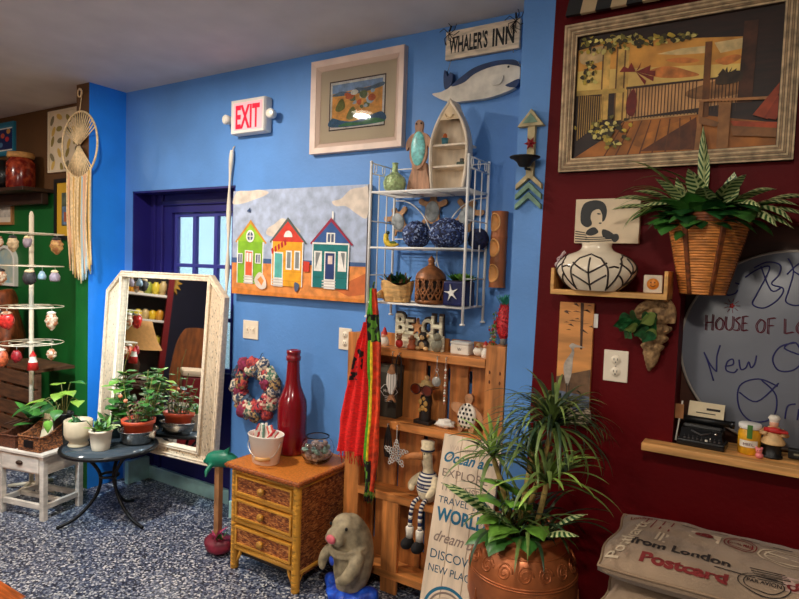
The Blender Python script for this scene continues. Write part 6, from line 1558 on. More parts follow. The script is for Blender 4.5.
for c in range(0, 360, 72):
    vline([(c, .004), (c, .06), (c, .122)])
    vline([(c + 36, .004), (c + 30, .04), (c + 26, .08), (c + 18, .11), (c, .124), (c - 18, .11), (c - 26, .08), (c - 30, .04), (c - 36, .004)])
    for z in (.05, .09): vline([(c, z - .03), (c + 15, z - .01), (c + 28, z + .008)]); vline([(c, z - .03), (c - 15, z - .01), (c - 28, z + .008)])
    vline([(c + 28, .08), (c + 36, .084), (c + 44, .08)])
m.build('lines', t)
t = thing('photo_block', 'small cream block with orange smiling round face on the oak ledge', 'ornament', (-.345, RY_ - .08, 1.4395), rz=6)
m = MB(); m.box((0, 0, .031), (.058, .022, .060), M('cream plaster block', (222, 206, 182), .6, var=.1, scale=30), .004); m.build('block', t)
m = MB(); m.lathe([(0, .006), (.015, .005), (.019, 0)], M('orange disc', (226, 134, 40), .5), n=20, Mx=T(0, -.011, .031) @ RX(90)); m.build('round_face', t)
m = MB(); 
for s in (-1, 1): m.ball((s * .006, -.0172, .036), (.0018, .001, .0022), DKP, 8)
pen(m, [(-.008, .027), (0, .0225), (.008, .027)], .0011, DKP, -.0172); m.build('smile', t)
t = thing('crystal_figurine', 'small clear glass animal figurine perched on the ledge left end', 'figurine', (-.672, RY_ - .06, 1.5145))
CR = M('pinkish crystal', (232, 206, 206), .08, trans=.5)
m = MB(); m.ball((0, 0, .012), (.016, .013, .012), CR, 12); m.ball((.004, -.004, .032), (.012, .010, .011), CR, 12); m.tube([(.006, 0, .04), (.014, 0, .052), (.022, 0, .06)], [.005, .006, .007], CR, 8); fuse(m, 'body', t, .003, 2)
m = MB(); m.ball((.001, -.014, .034), .0018, BLACK, 6); m.ball((.009, -.013, .034), .0018, BLACK, 6); m.build('eyes', t)
# ---- heron panel, outlet
t = thing('heron_panel', 'narrow tall print of a grey heron at sunset on red wall', 'picture', (-.612, RY_ + .002, 1.17))
m = MB(); m.box((0, -.008, 0), (.125, .016, .44), M('heron sunset print', (206, 140, 76), .6, var=.2, scale=6, stretch=(.6, 1, 3)), .002); m.build('panel', t)
m = MB(); y = -.0165; HB = lambda n, c: M('heron ' + n, c, .65, var=.2, scale=30)
m.flat([(-.0625, -.22), (.0625, -.22), (.0625, -.02), (-.0625, -.06)], y, HB('dark bank', (112, 82, 58))); m.flat([(-.0625, -.22), (.0625, -.22), (.0625, -.12), (-.0625, -.11)], y - .0002, HB('blue water', (98, 108, 128))); m.flat(smooth2([(-.0625, -.22), (-.02, -.17), (.03, -.18), (.0625, -.16), (.0625, -.22)], 3), y - .0003, HB('sand spit', (178, 160, 138)))
m.flat([(.014, .22), (.026, .22), (.028, .05), (.020, .05)], y - .0003, HB('trunk', (70, 44, 30)))
rr = random.Random(19)
for i in range(16): 
    x, z = rr.uniform(-.06, .06), rr.uniform(.11, .215); m.flat([(x, z), (x + rr.uniform(.015, .04), z + rr.uniform(-.012, .012)), (x + .012, z + .004)], y - .0004, HB('branch', (70, 44, 30)))
m.flat(smooth2([(-.036, -.01), (-.014, .03), (-.01, .045), (-.02, .058), (-.01, .07), (.006, .066), (.038, .058), (.006, .056), (-.002, .05), (.0, .035), (-.004, .01), (-.006, -.04), (-.02, -.09), (-.032, -.06)], 4), y - .0006, HB('bird', (176, 164, 152))); m.flat([(-.024, -.08), (-.020, -.08), (-.022, -.17), (-.025, -.17)], y - .0006, HB('leg', (60, 50, 44))); m.flat([(-.016, -.08), (-.012, -.08), (-.010, -.17), (-.013, -.17)], y - .0006, HB('leg', (60, 50, 44))); m.build('painting', t)
m = MB(); m.box((.068, -.010, .158), (.018, .002, .05), WHITE); m.build('price_tag', t)
plate('wall_outlet', 'cream outlet plate on red wall below the stone shell', -.466, 1.172, .084, .112, 'outlet', 0, RY_)
# ---- stone shell with ivy
t = thing('shell_wall_pocket', 'rough stone spiral seashell hanging on red wall right of the outlet', 'wall pocket', (-.345, RY_, 1.30), ry=0)
ST2 = M('rough tan stone shell', (188, 150, 102), .8, rgb2=(112, 84, 56), scale=55, hard=(.35, .7), bump=.7, bscale=90)
m = MB()
for z, r0, x in ((.055, .058, .004), (.018, .053, .004), (-.016, .045, .003), (-.046, .036, .001), (-.072, .027, -.001), (-.093, .019, -.003), (-.110, .012, -.005), (-.122, .007, -.006)):
    m.ball((x, -.042 - .2 * r0 + .02, z), (r0, r0 * .62, max(.010, r0 * .42)), ST2, 20, Mx=None)
    for q in range(7):
        a = PI + q * PI / 6; m.ball((x + r0 * .93 * math.cos(a), -.022 - .2 * r0 + r0 * .58 * math.sin(a), z + .004), max(.004, r0 * .17), ST2, 8)
m.ball((0, -.03, -.03), (.03, .02, .09), ST2, 14); m.ball((.018, -.035, .082), (.046, .032, .034), ST2, 16)
m.tube(smooth([(-.058, -.045, .050), (-.04, -.055, .085), (.0, -.055, .108), (.032, -.045, .113), (.056, -.04, .085), (.060, -.04, .04)], 5), [.010 + .008 * math.sin(PI * i / 25) for i in range(26)], ST2, 10)
fuse(m, 'stone_shell', t, .0035, 1)
m = MB(); rr = random.Random(23); IV = M('ivy leaf', (30, 84, 44), .4, var=.3, scale=60)
for i in range(24):
    a = rr.uniform(130, 300); p = (-.035 + rr.uniform(-.045, .06), -.085 + rr.uniform(-.015, .005), .035 + rr.uniform(-.03, .03)); blade(m, IV if i % 6 else M('pale ivy leaf', (140, 164, 84), .4), p, 180 + rr.uniform(-60, 60), rr.uniform(-50, 40), rr.uniform(.04, .06), .05, 30, 7, .15, 'heart', roll=rr.uniform(45, 80))
for i in range(4): m.tube(smooth([(.0, -.07, .03), (-.03, -.085, .05), (-.07 + .015 * i, -.08, .02 - .01 * i)], 4), .0014, STEM, 5)
m.build('ivy', t)
# ---- hanging basket
t = thing('basket_planter', 'tapering split cane wall basket of striped leaf plants on red wall', 'hanging planter', (-.207, RY_, 1.443))
CANE = M('split cane', (208, 134, 66), .5, var=.22, scale=20, stretch=(1, 1, 6)); CAND = M('dark cane band', (112, 58, 24), .55, var=.3, scale=60)
m = MB(); n = 30
def fb(u, v):
    a = PI + PI * u; r0 = .062 + .052 * v
    return (r0 * 1.04 * math.cos(a) + .004 + .006 * v, -.002 + r0 * 1.55 * math.sin(a), .232 * v)
for i in range(27):
    z = (i + .5) / 27
    m.tube([Vector(fb(q / 22, z)) for q in range(23)], .0046, CANE, 6)
m.add(sheetg(24, 6, lambda u, v: tuple(Vector(fb(u, v)) * 1.0 + Vector((0, .004, 0)))), M('basket lining', (70, 36, 16), .8)); m.add(([fb(q / 22, 0.0) for q in range(23)] + [(0, -.002, 0)], [[q, q + 1, 23] for q in range(22)]), CAND); m.build('cane_body', t)
m = MB()
for u in (.02, .35, .66, .98): 
    for d in (-.012, 0, .012): m.tube([Vector(fb(min(1, max(0, u + d)), q / 10)) + Vector((0, -.004, 0)) for q in range(11)], .0055, CAND, 6)
m.build('uprights', t)
m = MB()
for z in (1.0, 1.035, 1.07): m.tube([Vector(fb(q / 22, z)) for q in range(23)], .0072, CAND, 6)
m.tube([Vector(fb(0, 1.05)), Vector(fb(1, 1.05))], .006, CAND, 6); m.build('braided_rim', t)
WALL_Y[0] = -.006
m = MB(); rr = random.Random(29)
for i in range(64):
    p = (rr.uniform(-.10, .11), -.05 - rr.uniform(0, .11), .24 + rr.uniform(-.02, .03)); az = math.degrees(math.atan2(p[1] + .06, p[0])) + rr.uniform(-50, 50)
    if math.sin(math.radians(az)) > .2: az = -az
    blade(m, [LEAFD, LEAF, LEAF][i % 3], p, az, rr.uniform(0, 70), rr.uniform(.08, .13), .065, 70, 7, .2, 'ovate')
m.build('green_foliage', t)
m = MB()
zl = [(-.08, -.06, 190, 45, .24, 70), (-.06, -.08, 200, 60, .20, 80), (-.03, -.1, 230, 60, .2, 60), (.0, -.1, 250, 70, .2, 60), (.03, -.1, 300, 65, .2, 70), (.06, -.08, 320, 55, .2, 80), (.09, -.06, 345, 40, .2, 80), (.10, -.08, 330, 30, .2, 100), (.1, -.1, 315, 15, .18, 80), (.11, -.06, 355, 25, .2, 70), (.08, -.12, 300, 40, .16, 90), (-.05, -.1, 215, 35, .18, 70), (-.09, -.08, 195, 30, .22, 60), (.05, -.06, 80, 70, .18, 30), (-.04, -.05, 140, 75, .16, 30), (.02, -.12, 270, 55, .17, 70), (.11, -.09, 340, 5, .17, 60), (.12, -.05, 5, 50, .2, 80)]
for x, y, az, li, L, dr in zl: blade(m, ZEBRA, (x, y, .26), az + rr.uniform(-8, 8), li, L * .92, .062, dr, 9, .35, 'lance')
for x, az, li, L, dr in ((-.0, 120, 84, .29, 6), (-.02, 60, 82, .2, 8)): blade(m, ZEBRA, (x, -.07, .26), az, li, L, .036, dr, 9, .3, 'lance')
m.build('striped_foliage', t)
m = MB()
for i in range(12): strap(m, LEAFO, (-.07 + .01 * i, -.07, .26), 170 + rr.uniform(-25, 60), rr.uniform(20, 55), rr.uniform(.22, .32), rr.uniform(70, 120), .016)
m.build('strap_foliage', t)
WALL_Y[0] = None
# ---- round whiteboard, sill and its ornaments
t = thing('round_message_board', 'large round grey dry erase board with handwritten words in boarded opening', 'sign', (.052, -.075, 1.268), ry=0)
BR_ = .325; m = MB(); m.lathe([(0, .012), (BR_ - .006, .012), (BR_, .008), (BR_, 0), (0, 0)], M('grey dry erase face', (124, 128, 138), .35, var=.05, scale=4), n=72, Mx=RX(90)); m.build('board', t)
m = MB(); m.tube([(BR_ * math.cos(k * PI / 40), -.006, BR_ * math.sin(k * PI / 40)) for k in range(80)], .006, M('worn grey rim', (160, 150, 140), .5), 6, closed=True); m.build('rim', t)
INK = M('dark blue marker ink', (28, 30, 100), .5); MAR = M('maroon marker ink', (96, 16, 40), .5); y = -.0135
import_px = None
def bp(u, v):  # crop 680..799 x 240..420 of the board (3.328 per px) -> board plane
    return (-.318 + (u / 396.) * .372 * (1.0 + .02 * (u / 396.)) - .012, .3285 + .004 - (v / 599.) * .632 + .012 * (u / 396.) + .034)
m = MB()
for L in ([(200, 130), (235, 105), (270, 95), (262, 130), (240, 180), (228, 215), (262, 226), (300, 200), (315, 165), (280, 150), (300, 120), (300, 90), (262, 82), (225, 100)], [(245, 95), (280, 170), (310, 160)], [(322, 70), (340, 110), (330, 170), (325, 205), (360, 215), (396, 190)], [(322, 120), (350, 90), (396, 60)], [(340, 110), (370, 130), (396, 145)], [(135, 175), (150, 188), (172, 182), (180, 170)], [(150, 150), (154, 160)], [(170, 148), (184, 152)],
          [(85, 378), (100, 410), (122, 470)], [(85, 378), (110, 420), (130, 440)], [(130, 440), (128, 390), (136, 352)], [(155, 420), (180, 412), (178, 395), (162, 405), (160, 432), (185, 438), (195, 425)], [(198, 395), (205, 425), (220, 420), (228, 400), (236, 418), (246, 405), (250, 378)], [(360, 330), (318, 345), (298, 385), (318, 420), (360, 415), (382, 380), (360, 330), (330, 350), (390, 372)], [(384, 420), (396, 395)],
          [(318, 470), (260, 452), (205, 480), (208, 550), (250, 590), (310, 570), (315, 500), (270, 455)], [(205, 500), (260, 525), (320, 460)], [(345, 570), (350, 530), (372, 520)], [(380, 570), (382, 535)]):
    pen(m, [bp(*p) for p in L], .0026, INK, y)
HO = [('H', [[(86, 255), (88, 305)], [(86, 280), (106, 278)], [(108, 252), (108, 305)]]), ('O', [[(130, 262), (118, 280), (124, 300), (138, 298), (142, 275), (130, 262)]]), ('U', [[(150, 258), (150, 290), (160, 302), (172, 290), (172, 256)]]), ('S', [[(194, 258), (180, 268), (192, 282), (190, 300), (176, 300)]]), ('E', [[(202, 256), (202, 302)], [(202, 256), (216, 254)], [(202, 278), (214, 276)], [(202, 302), (218, 298)]]), ('O', [[(256, 262), (244, 282), (252, 304), (266, 298), (268, 272), (256, 262)]]), ('F', [[(278, 260), (280, 308)], [(278, 260), (298, 256)], [(279, 282), (294, 280)]]), ('L', [[(326, 258), (328, 304)], [(328, 304), (352, 298)]]), ('O', [[(372, 262), (360, 282), (368, 302), (386, 296), (388, 272), (372, 262)]]), ('A', [[(392, 300), (400, 262), (408, 300)], [(394, 284), (406, 284)]])]
for _, Ls in HO:
    for L in Ls:
        for d in (-2.2, 2.2): pen(m, [bp(p[0] + d, p[1] + d * .3) for p in L], .0016, MAR, y, k=3)
for a in range(9): pen(m, [bp(165 + 12 * math.cos(a * .7), 222 + 12 * math.sin(a * .7)), bp(165 + 26 * math.cos(a * .7), 222 + 24 * math.sin(a * .7))], .0012, MAR, y, k=2)
for a in range(5): pen(m, [bp(165 + 9 * math.cos(a * 2.513), 222 + 9 * math.sin(a * 2.513)), bp(165 + 9 * math.cos(a * 2.513 + 2.513), 222 + 9 * math.sin(a * 2.513 + 2.513))], .0018, M('red marker ink', (170, 24, 24), .5), y, k=2)
m.build('handwriting', t)
t = thing('wooden_sill', 'long light wood ledge under the round message board', 'shelf', (.20, -.255, .905))
m = MB(); m.box((0, .02, .013), (1.11, .07, .026), M('pale pine sill', (212, 156, 92), .5, var=.2, scale=5, stretch=(.6, 7, 7)), .003); m.build('board', t)
m = MB(); m.box((.0, .1225, .0185), (.88, .135, .015), M('pale pine sill', (212, 156, 92))); m.build('rear_board', t)
SZ = .9315
t = thing('typewriter_ornament', 'small black vintage typewriter with cream paper on the wooden ledge', 'ornament', (-.178, -.175, SZ), rz=-4)
m = MB(); m.box((0, 0, .012), (.145, .085, .024), BLACKGLOSS, .006); m.box((0, .012, .045), (.125, .055, .055), BLACKGLOSS, .01); m.prism([(-.066, .02), (.066, .02), (.06, .062), (-.06, .062)], -.042, -.01, BLACKGLOSS, T(0, .004, .0)); m.build('body', t)
m = MB(); m.tube([(-.078, .018, .082), (.078, .018, .082)], .011, BLACK, 12); 
for s in (-1, 1): m.lathe([(0, 0), (.013, 0), (.013, .012), (0, .012)], BLACKGLOSS, n=14, Mx=T(s * .078, .018, .082) @ RY(90 * s))
m.build('carriage_roller', t)
m = MB(); m.tube([(-.03, -.040, .056), (0, -.044, .046), (.03, -.040, .056)], .003, M('dark grey metal', (70, 70, 72), .4, .5), 6); m.ball((.045, -.046, .056), .004, STEEL, 8); m.build('type_guard', t)
for r0 in range(3):
    m = MB()
    for i in range(9): m.lathe([(0, .006), (.0042, .005), (.0045, 0)], DKP if (i + r0) % 7 else WHP, (-.052 + i * .013 + r0 * .002, -.032 - r0 * .006 + .004, .026 + .008 * (2 - r0)), 8)
    m.build('key_row', t)
m = MB(); m.add(sheetg(6, 8, lambda u, v: (-.055 + .11 * u, .03 + .02 * v ** 2, .088 + .05 * v)), M('cream typing paper', (232, 214, 178), .8, var=.04, scale=20)); 
m.build('paper', t)
m = MB(); m.box((.022, .036, .118), (.042, .001, .008), DKP, 0, RX(0)); m.box((.0, .0318, .104), (.06, .001, .003), DKP); m.build('paper_print', t)
t = tag(MB().box((0, 0, .062), (.040, .006, .05), M('kraft card', (168, 112, 66), .7, var=.1, scale=20), .001).box((.004, 0, .03), (.005, .004, .14), WHP, 0, RY(6)).build('paper_tag', None, (-.262, -.165, SZ + .042), (0, 0, math.radians(8))), 'brown kraft card on white stick left of the typewriter', 'card')
t = thing('mustard_jar', 'yellow jar with white lid and green ribbon on the wooden ledge', 'jar', (-.043, -.172, SZ))
m = MB(); m.lathe([(0, 0), (.03, 0), (.033, .004), (.033, .07), (.029, .078), (.029, .084), (0, .084)], M('yellow preserve', (216, 156, 30), .3, var=.15, scale=30), n=24); m.build('jar', t)
m = MB(); m.lathe([(.030, .083), (.033, .084), (.033, .097), (.03, .099), (0, .099)], WHITE, n=24); m.build('lid', t)
m = MB(); m.add(sheetg(10, 2, lambda u, v: (.0336 * math.sin(-.9 + 1.7 * u), -.0336 * math.cos(-.9 + 1.7 * u), .026 + .022 * v)), WHP); m.build('paper_label', t)
m = MB(); m.add(sheetg(4, 2, lambda u, v: (.0342 * math.sin(-.2 + .45 * u), -.0342 * math.cos(-.2 + .45 * u), .055 + .044 * v)), M('green ribbon', (70, 120, 44), .6)); text(m, 'MIEL', MAR, -.016, .032, .009, -.0345, .03); m.build('ribbon', t)
t = thing('cook_figurine', 'little cook figurine in red scarf and cream apron holding a tray', 'figurine', (.022, -.172, SZ), rz=4)
m = MB(); m.lathe([(0, 0), (.03, 0), (.03, .006), (.026, .008), (.024, .045), (.03, .05), (0, .055)], BLACK, n=18); m.build('trousers', t)
m = MB(); m.lathe([(.034, .045), (.036, .05), (.028, .062), (.022, .085), (.016, .098), (0, .10)], M('cream apron', (216, 178, 124), .6, var=.1, scale=40), n=18); m.build('apron', t)
m = MB(); m.ball((0, -.002, .108), .0135, SKIN, 12); m.build('head', t)
m = MB(); m.lathe([(.013, .113), (.014, .120), (.018, .126), (.012, .135), (0, .136)], WHP, n=14); m.build('cook_hat', t)
m = MB(); m.tube([(-.024, -.006, .088), (0, -.024, .092), (.03, -.012, .086)], [.008, .010, .008], REDP, 8); m.box((.012, -.026, .09), (.05, .02, .006), REDP, .002); m.build('red_tray', t)
for s in (-1, 1):
    m = MB(); m.tube([(s * .02, 0, .09), (s * .034, -.01, .076), (s * .02, -.024, .08)], [.008, .009, .006], M('cream sleeve', (206, 166, 116), .6), 8); m.build('arm', t)
t = thing('pink_piglet', 'tiny pink piglet ornament in front of the yellow jar', 'figurine', (-.012, -.218, SZ))
PK = M('pink plastic', (236, 130, 130), .45); m = MB(); m.ball((0, 0, .010), (.012, .011, .010), PK, 12); m.ball((-.002, -.003, .026), (.010, .009, .009), PK, 12); m.ball((-.010, 0, .034), .004, PK, 8); m.ball((.006, 0, .034), .004, PK, 8); fuse(m, 'body', t, .0022, 1)
m = MB(); m.ball((-.005, -.0115, .028), .0013, BLACK, 6); m.ball((.001, -.0115, .028), .0013, BLACK, 6); m.build('eyes', t)
t = tag(MB().box((0, 0, .018), (.12, .03, .03), BLACK, .004).box((0, -.0152, .018), (.09, .001, .006), GYP).build('board_eraser', None, (.125, -.150, SZ)), 'black felt board eraser lying on the ledge under the board', 'eraser')
# ================================================================== printed cushions on a bench
t = thing('bench', 'dark wooden bench under the red wall carrying the printed cushions', 'bench', (.35, -.44, 0))
m = MB(); m.box((0, 0, .415), (1.5, .42, .05), M('dark bench wood', (40, 20, 14), .5, var=.2, scale=8), .006); m.build('seat', t)
for x in (-.70, .70):
    for y in (-.17, .17):
        m = MB(); m.box((x, y, .195), (.05, .05, .39), M('dark bench wood', (40, 20, 14)), .004); m.build('leg', t)
LINEN = M('taupe printed linen', (150, 126, 102), .85, var=.10, scale=9, bump=.25, bscale=220, sheen=.2)
def slab(name, label, x0, x1, y0, y1, z0, z1, puff, seed, bulge=.0):
    t = thing(name, label, 'cushion', ((x0 + x1) / 2, (y0 + y1) / 2, z0)); w, d, h = (x1 - x0) / 2, (y1 - y0) / 2, (z1 - z0)
    nu, nv = 60, 26
    def top(u, v, s):
        x, y = (2 * u - 1), (2 * v - 1); e = (max(0, 1 - abs(x) ** 10)) ** .5 * (max(0, 1 - abs(y) ** 6)) ** .5
        wr = .006 * mnoise.noise(Vector((x * 6, y * 4, seed))) + .004 * mnoise.noise(Vector((x * 16, y * 9, seed + 5)))
        return (x * w * (1 + .012 * math.sin(5 * y + seed)), y * d * (1 + .02 * math.sin(9 * x + seed)), h / 2 + s * (h / 2) * (.16 + .84 * e) + (wr + puff * .25 * e if s > 0 else 0) * e)
    m = MB(); m.add(sheetg(nu, nv, lambda u, v: top(u, v, 1)), LINEN, None, True); m.add(sheetg(nu, nv, lambda u, v: top(u, v, -1)), LINEN, None, True)
    per = [(i / (nu - 1), 0) for i in range(nu)] + [(1, j / (nv - 1)) for j in range(nv)] + [(1 - i / (nu - 1), 1) for i in range(nu)] + [(0, 1 - j / (nv - 1)) for j in range(nv)]
    vs = [top(u, v, 1) for u, v in per] + [top(u, v, -1) for u, v in per]; n = len(per)
    m.add((vs, [[i, (i + 1) % n, n + (i + 1) % n, n + i] for i in range(n)]), LINEN, None, True); m.build('cover', t)
    m = MB(); m.tube([Vector(top(u, v, 1)) + Vector((0, 0, .002)) for u, v in per[::2]], .0045, M('taupe piping', (150, 124, 98), .85), 6, closed=True); m.build('piping', t)
    return t, (lambda x, y: Vector(top(min(1, max(0, (x / w + 1) / 2)), min(1, max(0, (y / d + 1) / 2)), 1)))
t, surf = slab('printed_cushion', 'long taupe linen cushion printed with postcard lettering, lying uppermost', -.40, .90, -.645, -.215, .597, .682, .03, 3)
cx0, cy0 = (.90 - .40) / 2, (-.645 - .215) / 2
def drape(geo, mat, ox, oy, ang, sc, sxx=None, mb=None, lift=.0026):
    """lay flat print onto the curved cushion top; geometry in the x-z plane"""
    c, s_ = math.cos(math.radians(ang)), math.sin(math.radians(ang)); vs = []
    for p in geo[0]:
        px_, pz = p[0] * (sxx or sc), p[2] * sc; wx, wy = ox + px_ * c - pz * s_ - cx0, oy + px_ * s_ + pz * c - cy0
        q = surf(wx, wy); vs.append((wx, wy, q.z + lift))
    mb.add((vs, geo[1]), mat)
INB = M('black print ink', (40, 32, 30), .85); INR = M('dark red print ink', (124, 34, 34), .85); INW = M('pale print ink', (206, 186, 158), .85)
m = MB()
def ctext(s, mat, ox, oy, ang, h, w, bold=.02):
    g = textg(s, bold); drape((g[0], g[1]), mat, ox, oy, ang, h, w / g[2], m)
ctext('from London', INB, -.332, -.512, -2, .042, .27, .03); ctext('Postcard', INR, -.288, -.610, -2, .046, .225, .045); ctext('Postkarte', INW, -.345, -.62, 82, .040, .30, .015)
def ell(ox, oy, a, b, mat, w=.004, ang=0):
    g = ringg(arc(0, 0, a, b, n=28), arc(0, 0, a - w, b - w, n=28), 0, .0001); drape(g, mat, ox, oy, ang, 1, None, m)
def bar(ox, oy, wd, hgt, mat, ang=0): drape(flatg(rectpts(0, 0, wd, hgt), 0), mat, ox, oy, ang, 1, None, m, .0018)
for i in range(4): bar(-.325 + .026 * i, -.37, .004, .085, INR, -6)
for i in range(3):
    bar(-.272 + .012 * i, -.455 - .004 * i, .007, .07, INW, -4)
bar(-.185, -.375, .085, .06, INW, -4); ell(-.143, -.345, .026, .02, INR, .014); ell(-.143, -.345, .008, .006, INR, .006)
ell(-.045, -.345, .045, .042, INR, .003); ell(-.045, -.345, .035, .032, INR, .003); ctext('ROYAL MAIL', INR, -.08, -.352, -3, .014, .07)
ell(.075, -.375, .075, .05, INW, .005); ell(.075, -.375, .058, .036, INW, .004); bar(.02, -.378, .11, .006, INW, 12); bar(.02, -.360, .11, .005, INW, -14)
for i in range(6): bar(-.015 + .004 * i, -.500 - .011 * i, .085, .004, INB, 6)
bar(.065, -.58, .10, .085, M('stamp print pink', (196, 164, 150), .85), 2); ell(.115, -.54, .028, .02, INR, .01); ell(.085, -.555, .014, .02, INR, .008); ell(.02, -.575, .062, .048, INB, .003); ell(.02, -.575, .048, .036, INB, .003)
ctext('PAR AVION', INB, -.02, -.575, -3, .014, .08); ctext('Rue de la Paix', INR, .20, -.40, -4, .03, .2); ell(.16, -.29, .03, .014, INB, .006); bar(-.1, -.545, .1, .004, INB, -6)
for i in range(7): bar(-.30 + .085 * i, -.285 - .004 * i, .05, .0035, INB, -5)
ctext('Londres', INR, -.37, -.30, 4, .022, .07); ctext('1878', INB, .28, -.5, 10, .03, .09)
for i in range(5): bar(.22, -.55 - .012 * i, .12, .004, INB, 30)
m.build('print', t)
t, surf = slab('folded_cushion', 'second taupe linen cushion folded below the lettered one', -.385, .88, -.635, -.235, .4415, .592, .0, 8)
# ================================================================== bronze pot with palms
t = thing('bronze_planter', 'round copper bronze urn embossed with scrolls holding mixed tropical plants', 'planter', (-.690, -.445, 0))
CPR = M('copper bronze glaze', (178, 102, 58), .34, .45, var=.2, scale=9, bump=.08, bscale=30)
pp = smooth([(.085, 0, 0), (.11, 0, .06), (.145, 0, .18), (.178, 0, .33), (.188, 0, .42), (.180, 0, .50), (.155, 0, .555), (.124, 0, .585)], 5); PZ = .02
prof = [(0, 0)] + [(p.x, p.z) for p in pp] + [(.122, .592), (.134, .600), (.140, .610), (.134, .618), (.120, .615), (.116, .60), (.114, .57), (0, .568)]
m = MB(); m.lathe(prof, CPR, n=56); m.build('urn', t)
def pr_(z):
    for a, b in zip(pp, pp[1:]):
        if a.z <= z <= b.z: return a.x + (b.x - a.x) * (z - a.z) / max(1e-6, b.z - a.z)
    return pp[-1].x
m = MB()
def onpot(a, z, d=0): r0 = pr_(z) + d; return (r0 * math.cos(a), r0 * math.sin(a), z)
for z in (.562, .482, .474): m.tube([onpot(k * PI / 32, z) for k in range(64)], .0034, CPR, 6, closed=True)
for i in range(16):
    a0 = i * PI / 8
    P = []
    for q in range(30):
        th = q * .42; rr0 = .027 * (1 - q / 36); P.append(onpot(a0 + rr0 * math.cos(th) / .17 + 0, .522 + rr0 * math.sin(th)))
    m.tube(P, .0032, CPR, 5)
for i in range(8):
    a0 = i * PI / 4 + .2
    for s in (-1, 0, 1): m.tube([onpot(a0 + s * .10 * f, .30 + .13 * f - (.05 * f * f if s else 0), .001) for f in [q / 8 for q in range(9)]], [.001 + .006 * math.sin(PI * (q / 8)) for q in range(9)], CPR, 6)
m.build('embossing', t)
m = MB(); m.lathe([(0, .580), (.114, .576)], SOIL); m.build('soil', t)
rr = random.Random(51); WALL_Y[0] = .222
def crown(mb, mat, c, n, L, W, lift0=(10, 80), droop=(90, 150), tw=0):
    for i in range(n): strap(mb, mat if not isinstance(mat, list) else mat[i % len(mat)], c, rr.uniform(0, 360), rr.uniform(*lift0), L * rr.uniform(.75, 1.1), rr.uniform(*droop), W * rr.uniform(.8, 1.15), 10, .25, tw)
DS = M('dark strap leaf', (44, 66, 40), .4, var=.3, scale=9); LS = M('light strap leaf', (156, 190, 86), .4, var=.2, scale=9)
canes = [((-.02, .0, .55), (.035, .01, .78), (.075, .02, .97)), ((-.05, .01, .55), (-.085, .0, .72), (-.125, -.01, .84)), ((.03, -.03, .55), (.06, -.03, .68), (.085, -.04, .80)), ((-.01, -.03, .55), (.0, -.02, .72), (.02, .0, .88))]
m = MB()
for c in canes: m.tube(smooth(c, 5), .0095, M('pale tan cane', (176, 146, 84), .7, var=.2, scale=40), 8)
m.build('canes', t)
m = MB(); crown(m, [DS, LEAFO, DS, LEAFO], canes[0][2], 90, .27, .0115, (-10, 75), (90, 160)); crown(m, [DS, LEAFO], (.07, .02, .99), 40, .22, .011, (30, 88), (110, 170))
m.build('tall_palm_foliage', t)
m = MB(); crown(m, [LS, LEAFO, DS], canes[1][2], 34, .21, .015, (0, 85), (70, 140)); crown(m, [LS], canes[1][2], 6, .14, .014, (65, 88), (15, 30)); m.build('left_palm_foliage', t)
m = MB(); crown(m, [LEAFO, LS, LEAFO], canes[2][2], 36, .25, .016, (5, 75), (50, 110)); m.build('right_palm_foliage', t)
m = MB(); crown(m, [DS, LEAFO], canes[3][2], 24, .26, .013, (10, 85), (90, 140))
for i in range(64): strap(m, DS if i % 3 else LEAFO, (rr.uniform(-.09, .09), rr.uniform(-.09, .09), .60), rr.uniform(0, 360), rr.uniform(25, 75), rr.uniform(.16, .30), rr.uniform(60, 120 if i % 7 else 165), .013, 9)
m.build('low_foliage', t)
m = MB()
for az, li, L, x, y in ((205, 55, .22, -.08, -.05), (185, 40, .24, -.09, -.02), (225, 62, .20, -.06, -.07), (330, 40, .2, .07, -.06), (345, 55, .2, .08, -.03), (250, 60, .18, -.02, -.09)): blade(m, ZEBRA, (x, y, .62), az, li, L, .085, 40, 9, .3, 'ovate')
m.build('striped_foliage', t)
m = MB()
for az, li, L, x, y, z in ((240, 25, .13, -.04, -.08, .66), (215, 35, .13, -.06, -.07, .70), (265, 30, .14, -.02, -.09, .64), (285, 45, .13, .0, -.07, .70), (250, 60, .12, -.03, -.05, .74), (300, 20, .12, .03, -.09, .62), (225, 10, .12, -.07, -.09, .60), (265, 5, .12, -.03, -.11, .62), (275, 40, .13, .01, -.08, .72), (230, 45, .12, -.05, -.05, .75), (255, 15, .13, -.01, -.10, .65), (310, 25, .12, .05, -.08, .66)):
    m.tube([(x * .5, y * .5, .56), (x * .9, y * .9, z - .03), (x, y, z)], .003, STEM, 5); blade(m, LEAFB if z > .63 else LEAF, (x, y, z), az, li, L, .10, 60, 8, .15, 'heart')
m.build('broad_foliage', t)
WALL_Y[0] = None
